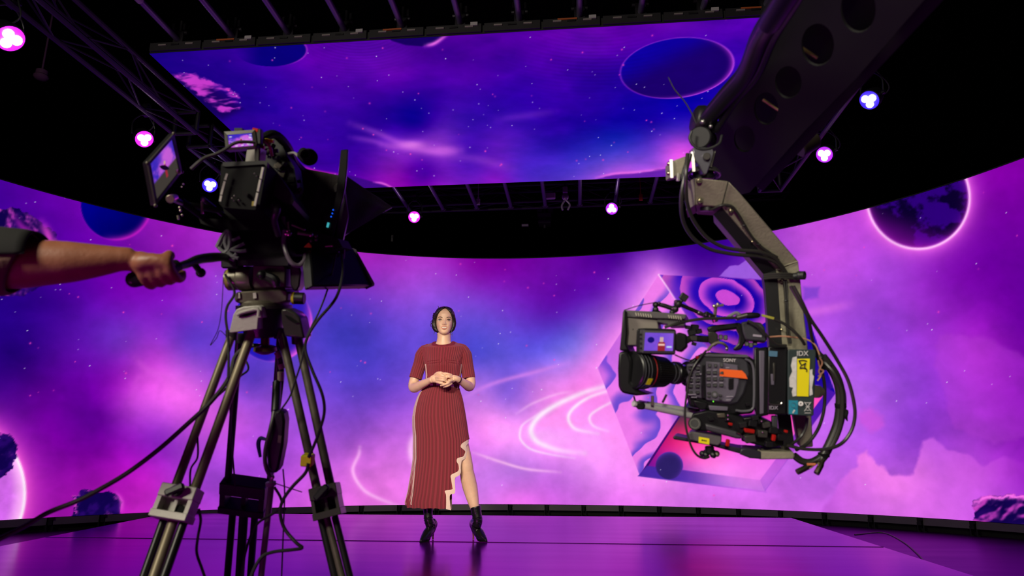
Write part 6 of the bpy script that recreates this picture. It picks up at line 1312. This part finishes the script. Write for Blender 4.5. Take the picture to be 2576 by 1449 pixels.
text_mesh('adapter_mark', 'IDX', .014, J(*jz(1235, 888), 1.786), RT, UP, mat('panel_print', (150, 142, 156), .6), cj)
ba = empty('battery', J(*jz(1442, 700), 1.78), 'dark green-grey battery with yellow taped label at rear of crane camera', 'battery')
BAT = mat('battery_case', (44, 56, 56), .45, noise=.06)
jb([(1345, 460), (1538, 462), (1545, 480), (1528, 940), (1518, 948), (1345, 940), (1338, 925), (1340, 475)], 1.775, .09, 'case', BAT, ba, bev=.004)
WL = mat('worn_white_label', (200, 198, 196), .7, noise=.15, nscale=80)
jb([(1375, 520), (1405, 512), (1402, 800), (1375, 805), (1368, 770), (1378, 740), (1352, 735), (1350, 670), (1372, 620), (1362, 580)], 1.773, .0012, 'white_label', WL, ba, bev=0)
jb([(1498, 610), (1520, 605), (1518, 640), (1530, 660), (1516, 740), (1522, 790), (1498, 800)], 1.773, .0012, 'white_label', WL, ba, bev=0)
yt = jb([(1408, 530), (1500, 528), (1490, 805), (1405, 802)], 1.772, .0014, 'yellow_tape', YEL, ba, bev=0)
INK = mat('marker_ink', (14, 14, 16), .7)
for pts in (((1418, 545), (1450, 540), (1478, 548)), ((1422, 545), (1440, 575), (1470, 560)), ((1440, 575), (1428, 600), (1448, 596), (1476, 604)), ((1470, 560), (1462, 590), (1480, 612)), ((1474, 618), (1478, 624))): MB().tube([J(*jz(u, v), 1.7705) for u, v in pts], .0016, 6, 3).build('marker_scribble', INK, yt)
bl_ = jb([(1346, 832), (1414, 834), (1412, 935), (1346, 932)], 1.773, .0012, 'blue_sticker', mat('cyan_sticker', (28, 128, 152), .6), ba, bev=0)
MB().ring(J(*jz(1380, 868), 1.772), J(*jz(1380, 868), 1.7705), .0068, .0058, 20).build('sticker_circle', mat('sticker_dark', (10, 80, 100), .6), bl_)
jb([(1384, 900), (1394, 905), (1378, 930), (1372, 922)], 1.7715, .0008, 'sticker_mark', WL, bl_, bev=0)
o = MB().cyl(J(*jz(1434, 857), 1.774), J(*jz(1434, 857), 1.772), .0062, seg=20).build('round_symbol', WL, ba); text_mesh('symbol_print', 'A', .008, J(*jz(1434, 857), 1.7715), RT, UP, INK, ba)
for a, b_ in (((1460, 845), (1508, 912)), ((1508, 845), (1460, 912)), ((1466, 850), (1502, 850)), ((1470, 880), (1500, 880)), ((1475, 905), (1495, 905)), ((1462, 925), (1508, 925))): MB().beam(J(*jz(*a), 1.773), J(*jz(*b_), 1.773), .0013, .001, up=FW).build('disposal_symbol', WL, ba)
text_mesh('battery_mark', 'IDX', .018, J(*jz(1446, 492), 1.773), RT, UP, WL, ba)
m = MB(); m.rev(J(*jz(1536, 768), 1.81), J(*jz(1600, 768), 1.83), [(0, .017), (.014, .017), (.016, .013), (.024, .013)], 20); m.build('rear_knob', mat('nickel', (205, 195, 170), .3, .9), ba)
for pts in (((1570, 520), (1590, 560), (1565, 620), (1580, 650), (1555, 690)), ((1560, 540), (1575, 600), (1600, 620), (1560, 660)), ((1205, 370), (1300, 365), (1400, 375), (1480, 390), (1540, 430), (1570, 500))): MB().tube([J(*jz(u, v), 1.80) for u, v in pts], .0022, 6, 4).build('pale_lead', mat('copper_pink_cable', (205, 150, 120), .4, .3), ba)
# lens and matte box
LNS = mat('lens_black', (20, 20, 22), .32); ln = empty('zoom_lens', J(*jz(430, 630), 1.79), 'black ribbed zoom lens with thin red rings on crane camera', 'lens')
A_, B_ = J(*jz(195, 610), 1.72), J(*jz(625, 640), 1.83); d_ = (B_-A_).normalized(); L = (B_-A_).length
def seg_(t0, t1, r0, r1, name, mt, n=28): return MB().rev(A_+d_*L*t0, A_+d_*L*t1, [(0, r0*.94), (.002, r0), (L*(t1-t0)-.002, r1), (L*(t1-t0), r1*.94)], n).build(name, mt, ln)
seg_(0, .22, .0475, .0475, 'front_barrel', LNS); seg_(.22, .26, .045, .045, 'barrel', LNS); seg_(.22, .235, .0465, .0465, 'red_ring', mat('red_ring', (170, 20, 24), .4)); seg_(.26, .56, .041, .036, 'barrel', LNS); seg_(.56, .95, .028, .024, 'rear_barrel', LNS); seg_(.9, .97, .0245, .0245, 'red_ring', mat('red_ring_dim', (140, 24, 44), .4)); seg_(.70, .78, .030, .030, 'iris_ring', LNS); seg_(.95, 1.05, .034, .034, 'mount', BDK)
xx, yv, _ = frame_of(d_); rb = MB()
for k in range(44):
    a = 2*math.pi*k/44; v = xx*math.cos(a)+yv*math.sin(a); rb.beam(A_+d_*L*.30+v*.0405, A_+d_*L*.52+v*.0370, .0030, .004, up=v)
o = rb.build('zoom_ribs', BLK, ln); tag(o, kind='stuff')
for tt in (.03, .08, .13, .62, .68): 
    MB().ring(A_+d_*L*tt, A_+d_*(L*tt+.0015), (.0482 if tt < .3 else .0285), .02, 28).build('scale_ring', mat('soft_grey_edge', (84, 84, 90), .45), ln)
v = (-FW*.9-UP*.3-RT*.2).normalized(); v = (v-d_*v.dot(d_)).normalized(); c = A_+d_*L*.12+v*.0485; s = d_.cross(v)
MB().box(c, (.014, .018, .001), Matrix((d_, s, v)).transposed()).build('yellow_sticker', YEL, ln)
mb = empty('matte_box', J(*jz(180, 500), 1.74), 'large black matte box and grey vented hood in front of crane camera lens', 'matte box')
jb([(105, 480), (160, 470), (190, 520), (200, 560), (192, 700), (240, 760), (330, 790), (230, 800), (130, 780), (102, 740), (98, 600)], 1.71, .15, 'hood', BDK, mb, bev=.006)
jb([(135, 178), (158, 172), (168, 330), (160, 420), (180, 470), (110, 470), (118, 400)], 1.71, .14, 'hood_side', BLK, mb, bev=.004)
jb([(140, 172), (365, 185), (600, 205), (590, 240), (380, 235), (150, 225)], 1.735, .12, 'top_tray', mat('tray_grey', (84, 80, 82), .45), mb, bev=.002)
jb([(152, 228), (385, 248), (395, 300), (395, 428), (150, 430)], 1.742, .10, 'side_tray', mat('side_tray_grey', (124, 116, 110), .5, .1, noise=.08), mb, bev=.002)
jb([(385, 225), (580, 240), (585, 290), (470, 292), (460, 275), (385, 262)], 1.745, .08, 'tray_step', mat('tray_grey', (84, 80, 82), .45), mb, bev=.002)
for u, v in [(228+18*i, 205+i*2) for i in range(7)]+[(468+17*i, 222+i*2) for i in range(6)]: MB().beam(J(*jz(u, v-12), 1.733), J(*jz(u+8, v+12), 1.731), .0025, .003, up=FW).build('vent_slat', mat('vent_light', (150, 142, 128), .5), mb)
for u, v in ((168, 313), (210, 313), (140, 385), (498, 355)): MB().cyl(J(*jz(u, v), 1.741), J(*jz(u, v), 1.739), .0014, seg=8).build('rivet', BT, mb)
MB().cyl(J(*jz(215, 800), 1.76), J(*jz(232, 860), 1.76), .0022, seg=10).build('strut', BLK, mb); MB().cyl(J(*jz(455, 790), 1.78), J(*jz(425, 850), 1.78), .0030, seg=10).build('strut', BLK, mb)
MB().cyl(J(*jz(352, 800), 1.76), J(*jz(352, 870), 1.76), .0042, seg=10).build('lock_screw', mat('nickel', (205, 195, 170), .3, .9), mb)
ALR = mat('alloy_rod', (190, 188, 186), .4, .1)
rg = empty('support_rods', J(*jz(400, 880), 1.78), 'pair of silver rods under the crane camera lens', 'rods')
MB().cyl(J(*jz(210, 855), 1.76), J(*jz(640, 945), 1.82), .0082, seg=18).build('rod', ALR, rg); MB().cyl(J(*jz(250, 850), 1.83), J(*jz(690, 915), 1.88), .0075, seg=18).build('rod', ALR, rg)
jb([(222, 845), (285, 845), (300, 870), (290, 900), (245, 900), (228, 880)], 1.755, .09, 'rod_bracket', BDK, rg, bev=.003)
# viewing monitor
vm = empty('viewfinder_monitor', J(*jz(385, 405), 1.72), 'small boxed monitor showing the red-dressed presenter, on the crane camera', 'monitor')
jb([(246, 308), (300, 305), (515, 312), (518, 330), (512, 492), (500, 498), (250, 494), (232, 485), (236, 320)], 1.70, .035, 'casing', BDK, vm, bev=.004)
jb([(262, 318), (300, 316), (292, 488), (258, 480)], 1.697, .01, 'button_side', mat('casing_grey', (58, 56, 62), .45), vm, bev=.001)
for v in (345, 375, 410, 445): jb([(262, v), (274, v), (273, v+14), (261, v+14)], 1.695, .003, 'side_button', BT, vm, bev=0)
q = [J(*jz(u, v), 1.6965) for u, v in ((298, 338), (506, 344), (500, 472), (288, 470))]; picture('screen', q, pic_jib, vm)
fr_ = [J(*jz(u, v), 1.699) for u, v in ((284, 322), (516, 330), (510, 490), (276, 486))]
for k in range(4): MB().prism([fr_[k], fr_[(k+1) % 4], q[(k+1) % 4], q[k]], -FW*.003).build('bezel', mat('casing_grey', (58, 56, 62), .45), vm)
jb([(515, 350), (545, 335), (600, 350), (605, 440), (560, 480), (515, 470)], 1.74, .04, 'monitor_mount', BDK, vm, bev=.004)
jc('mount_arm', [(590, 400, 1.76), (640, 380, 1.78), (720, 385, 1.80), (800, 390, 1.82)], .009, vm, jz, seg=14)
for u, v, s in ((640, 335, .016), (660, 300, .015), (690, 330, .012), (610, 300, .010), (650, 380, .014), (655, 420, .009), (580, 440, .008)): MB().box(J(*jz(u, v), 1.77), (s*1.3, s, s), CM @ Matrix.Rotation(.3*math.sin(u), 3, 'Y'), .3).build('clamp_part', [BDK, BLK, DGY][int(u) % 3], vm)
MB().ball(J(*jz(575, 435), 1.745), .0035, 10).build('screw', STL, vm); MB().tube([J(*jz(u, v), 1.74) for u, v in ((515, 500), (560, 520), (620, 540), (660, 530))], .0018, 6, 4).build('monitor_lead', CBL, vm)
# top handle
th_ = cj
jb([(745, 300), (790, 285), (950, 268), (985, 262), (1005, 300), (955, 312), (820, 330), (790, 345), (760, 340)], 1.79, .035, 'grip', BDK, th_, bev=.005)
jb([(755, 330), (800, 330), (830, 350), (830, 420), (800, 440), (760, 410)], 1.79, .03, 'front_post', DGY, th_, bev=.003)
jb([(975, 262), (1020, 280), (1045, 380), (1000, 460), (960, 470), (935, 460), (975, 420), (985, 360), (960, 310)], 1.79, .035, 'rear_post', BDK, th_, bev=.004)
sb = jb([(995, 262), (1040, 255), (1145, 265), (1170, 300), (1190, 385), (1180, 408), (1030, 392), (1012, 340)], 1.775, .07, 'sound_box', BDY, th_, bev=.005)
jb([(1086, 350), (1150, 358), (1148, 372), (1084, 366)], 1.772, .002, 'badge', mat('panel_print', (150, 142, 156), .6), sb, bev=0)
MB().ball(J(*jz(1122, 300), 1.772), .002, 8).build('badge_screw', BT2, sb)
for u, v in ((850, 372), (885, 375), (825, 405), (1040, 420), (1070, 430), (1100, 415)): MB().box(J(*jz(u, v), 1.80), (.011, .012, .013), CMJ, .3).build('handle_fitting', BDK, th_)
jc('coiled_lead', [(755, 470, 1.78), (790, 430, 1.77), (830, 412, 1.77), (870, 420, 1.77), (895, 445, 1.78), (892, 470, 1.78)], .0036, th_, jz, material=mat('olive_cable', (96, 88, 76), .5))
MB().ball(J(*jz(892, 456), 1.775), .0035, 10).build('lead_plug', STL, th_)
jc('coiled_lead', [(890, 235, 1.77), (920, 215, 1.765), (960, 195, 1.765), (985, 205, 1.765), (1000, 225, 1.77)], .0045, th_, jz, material=mat('grey_strap', (104, 104, 108), .6, bump=.2))
m = MB(); m.cyl(J(*jz(960, 232), 1.765), J(*jz(1040, 212), 1.765), .0075, seg=16); m.build('steel_plug', STL, th_)
MB().rev(J(*jz(1035, 214), 1.765), J(*jz(1145, 212), 1.765), [(0, .008), (.012, .0085), (.03, .007), (.036, .004)], 16).build('black_plug', BDK, th_)
MB().beam(J(*jz(1150, 212), 1.765), J(*jz(1235, 235), 1.765), .008, .006, up=UP).build('yellow_tag', mat('yellow_olive_tag', (150, 146, 50), .6), th_)
m = MB(); m.cyl(J(*jz(815, 140), 1.78), J(*jz(802, 250), 1.79), .0045, seg=12); m.cyl(J(*jz(800, 150), 1.775), J(*jz(870, 136), 1.775), .0032, seg=10); m.ball(J(*jz(802, 146), 1.775), .0052, 10); m.ball(J(*jz(828, 132), 1.775), .0045, 10); m.cyl(J(*jz(800, 228), 1.78), J(*jz(812, 260), 1.78), .008, seg=12); m.build('t_bolt', mat('nickel', (205, 195, 170), .3, .9), th_)
# articulated arm
aa_ = empty('articulated_arm', J(*jz(560, 150), 1.76), 'black and silver jointed arm above the matte box of crane camera', 'arm')
jc('arm_link', [(372, 130, 1.76), (430, 140, 1.76), (490, 160, 1.76), (520, 165, 1.76)], [.0045, .006, .006, .0045], aa_, jz, seg=12, material=BLK)
MB().cyl(J(*jz(548, 132), 1.765), J(*jz(745, 215), 1.79), .0052, seg=14).build('arm_link', mat('alloy_dark', (96, 94, 98), .25, .9), aa_)
MB().cyl(J(*jz(680, 190), 1.78), J(*jz(748, 218), 1.79), .0060, seg=14).build('arm_end', STL, aa_)
for u, v, r in ((375, 135, .008), (400, 125, .005), (515, 168, .010), (538, 130, .011), (525, 115, .006), (495, 190, .007), (375, 170, .008)): MB().ball(J(*jz(u, v), 1.758), r, 12).build('ball_joint', BLK, aa_)
for u, v in ((402, 123), (524, 114), (498, 163), (524, 161), (742, 212), (770, 218)): MB().ball(J(*jz(u, v), 1.748), .0026, 8).build('joint_screw', STL, aa_)
MB().box(J(*jz(580, 80), 1.755), (.020, .010, .018), CM @ Matrix.Rotation(.6, 3, 'Y'), .3).cyl(J(*jz(575, 95), 1.757), J(*jz(545, 122), 1.76), .005, seg=10).build('lock_wing', BLK, aa_)
for a, b_, s in (((360, 170), (410, 205), .010), ((735, 200), (800, 230), .012)): MB().beam(J(*jz(*a), 1.765), J(*jz(*b_), 1.77), s, s).build('arm_clamp', BLK, aa_)
MB().tube([J(*jz(u, v), 1.75) for u, v in ((145, 175), (260, 140), (365, 120))], .0012, 6, 3).build('tension_wire', CBL, aa_)
jtop('top_cable', [(440, 300, 1.75), (520, 275, 1.745), (620, 252, 1.745), (720, 238, 1.745), (820, 235, 1.75), (900, 232, 1.755), (965, 230, 1.76)], .0040, 'black cable running along the top of crane camera to the steel plug', jz)
jtop('top_cable', [(1232, 238, 1.765), (1290, 262, 1.765), (1350, 300, 1.765), (1400, 345, 1.765), (1440, 390, 1.77), (1462, 425, 1.78)], .0040, 'black cable arching from the yellow tag to the battery', jz)
jtop('top_cable', [(1045, 250, 1.76), (1100, 275, 1.755), (1160, 330, 1.755), (1215, 390, 1.76), (1260, 425, 1.765), (1330, 432, 1.77)], .0030, 'thin cable crossing the sound box down to the battery', jz)
jtop('front_cable', [(745, 470, 1.78), (700, 520, 1.77), (650, 590, 1.765), (618, 680, 1.765), (600, 800, 1.765), (590, 900, 1.765), (592, 1000, 1.765), (610, 1090, 1.765), (640, 1180, 1.765), (680, 1235, 1.765), (730, 1255, 1.77), (765, 1245, 1.78)], .0030, 'thin cable hanging in front of the lens mount down to base knob', jz)
# base
cbse = empty('camera_baseplate', J(*jz(900, 1060), 1.80), 'stack of black sliding plates with red levers under crane camera', 'baseplate')
jb([(640, 930), (760, 905), (930, 935), (1020, 960), (1030, 1060), (960, 1110), (760, 1060), (650, 1050), (632, 990)], 1.79, .12, 'riser', BDK, cbse, bev=.004)
m = MB().cyl(J(*jz(664, 1000), 1.80), J(*jz(660, 1002), 1.775), .017, seg=24); o = m.build('rosette', BDK, cbse); MB().ring(J(*jz(660, 1002), 1.775), J(*jz(660, 1002), 1.773), .013, .0105, 24).build('rosette_ring', DGY, o)
jb([(735, 1000), (960, 1060), (1005, 1085), (1005, 1115), (960, 1112), (740, 1050)], 1.782, .04, 'slide_rail', mat('casing_grey', (58, 56, 62), .45), cbse, bev=.005)
MB().tube([J(*jz(u, v), 1.780) for u, v in ((960, 1070), (995, 1085), (1002, 1108))], .0022, 8, 3).build('rail_edge', STL, cbse)
jb([(820, 930), (880, 925), (885, 960), (830, 960)], 1.785, .01, 'lock_tab', WRN, cbse, bev=.002)
jb([(610, 1070), (640, 1060), (855, 1100), (855, 1140), (830, 1165), (615, 1120)], 1.775, .10, 'lower_plate', mat('tray_grey', (84, 80, 82), .45), cbse, bev=.003)
yl = jb([(690, 1098), (768, 1112), (766, 1156), (688, 1140)], 1.773, .0015, 'yellow_label', YEL, cbse, bev=0); text_mesh('label_text', 'JIB', .011, J(*jz(728, 1127), 1.772), RT-UP*.15, UP, INK, cbse) if False else None
for p in (((710, 1122), (722, 1124)), ((726, 1125), (734, 1127)), ((738, 1127), (746, 1129))): MB().beam(J(*jz(*p[0]), 1.772), J(*jz(*p[1]), 1.772), .003, .001, up=FW).build('label_ink', INK, yl)
jb([(498, 1098), (520, 1092), (700, 1130), (980, 1180), (1150, 1190), (1130, 1262), (1060, 1250), (1000, 1225), (760, 1160), (505, 1118)], 1.80, .10, 'dovetail_plate', mat('plate_dark', (46, 44, 56), .4, .3), cbse, bev=.003)
jb([(1000, 960), (1120, 945), (1230, 1000), (1310, 1080), (1310, 1160), (1200, 1180), (1000, 1130)], 1.82, .12, 'rear_riser', BDK, cbse, bev=.004)
jb([(1225, 950), (1265, 950), (1262, 1110), (1228, 1110)], 1.80, .05, 'rear_post', BDY, cbse, bev=.002)
for u, v, w_, h in ((1060, 1055, 70, 28), (900, 1142, 26, 50), (1235, 1105, 26, 44), (1325, 1058, 22, 18), (920, 1005, 26, 18), (682, 520, 30, 22), (1030, 1045, 16, 18)):
    o = MB().box(J(*jz(u, v), 1.772 if u != 682 else 1.785), (w_/2.9*DJ/FPX, .010, h/2.9*DJ/FPX), CM @ Matrix.Rotation(.15, 3, 'Y'), .4).build('red_lever', RED2, cbse)
for u, v, s in ((1100, 960, .012), (1140, 985, .010), (1080, 1000, .016), (1180, 1010, .014), (1150, 1075, .018), (1230, 1050, .016), (1290, 1100, .016), (1010, 1010, .014), (1060, 1110, .02), (1200, 1150, .014), (1050, 860, .008), (780, 965, .010), (900, 970, .010)):
    MB().box(J(*jz(u, v), 1.785), (s*1.4, s, s), CM @ Matrix.Rotation(.2*math.sin(v), 3, 'Y'), .25).build('clamp_block', [BDK, DGY, BLK][int(u) % 3], cbse)
for u, v in ((1148, 985), (902, 940), (903, 970), (1068, 1058), (1155, 1065), (905, 1140)): MB().ball(J(*jz(u, v), 1.772), .0022, 8).build('screw', STL, cbse)
m = MB(); m.cyl(J(*jz(768, 1170), 1.80), J(*jz(768, 1225), 1.80), .012, seg=16); [m.ball(J(*jz(768+52*math.cos(a), 1222+10*math.sin(a)), 1.80-.012*math.sin(a)), .0085, 10) for a in np.linspace(0, 2*math.pi, 7)[:-1]]; m.build('lock_knob', BDK, cbse)
for u, v in ((822, 1228), (800, 1238)): MB().ball(J(*jz(u, v), 1.79), .0065, 10).build('knob_tip', WRN, cbse)
ft = jb([(1120, 1195), (1150, 1205), (1380, 1210), (1392, 1235), (1380, 1262), (1140, 1265), (1120, 1258)], 1.775, .20, 'foot_bar', CRG, bk_, bev=.003)
jb([(1000, 1185), (1040, 1182), (1145, 1205), (1145, 1262), (1060, 1255), (985, 1225)], 1.773, .10, 'foot_wedge', mat('plate_dark', (46, 44, 56), .4, .3), bk_, bev=.003)
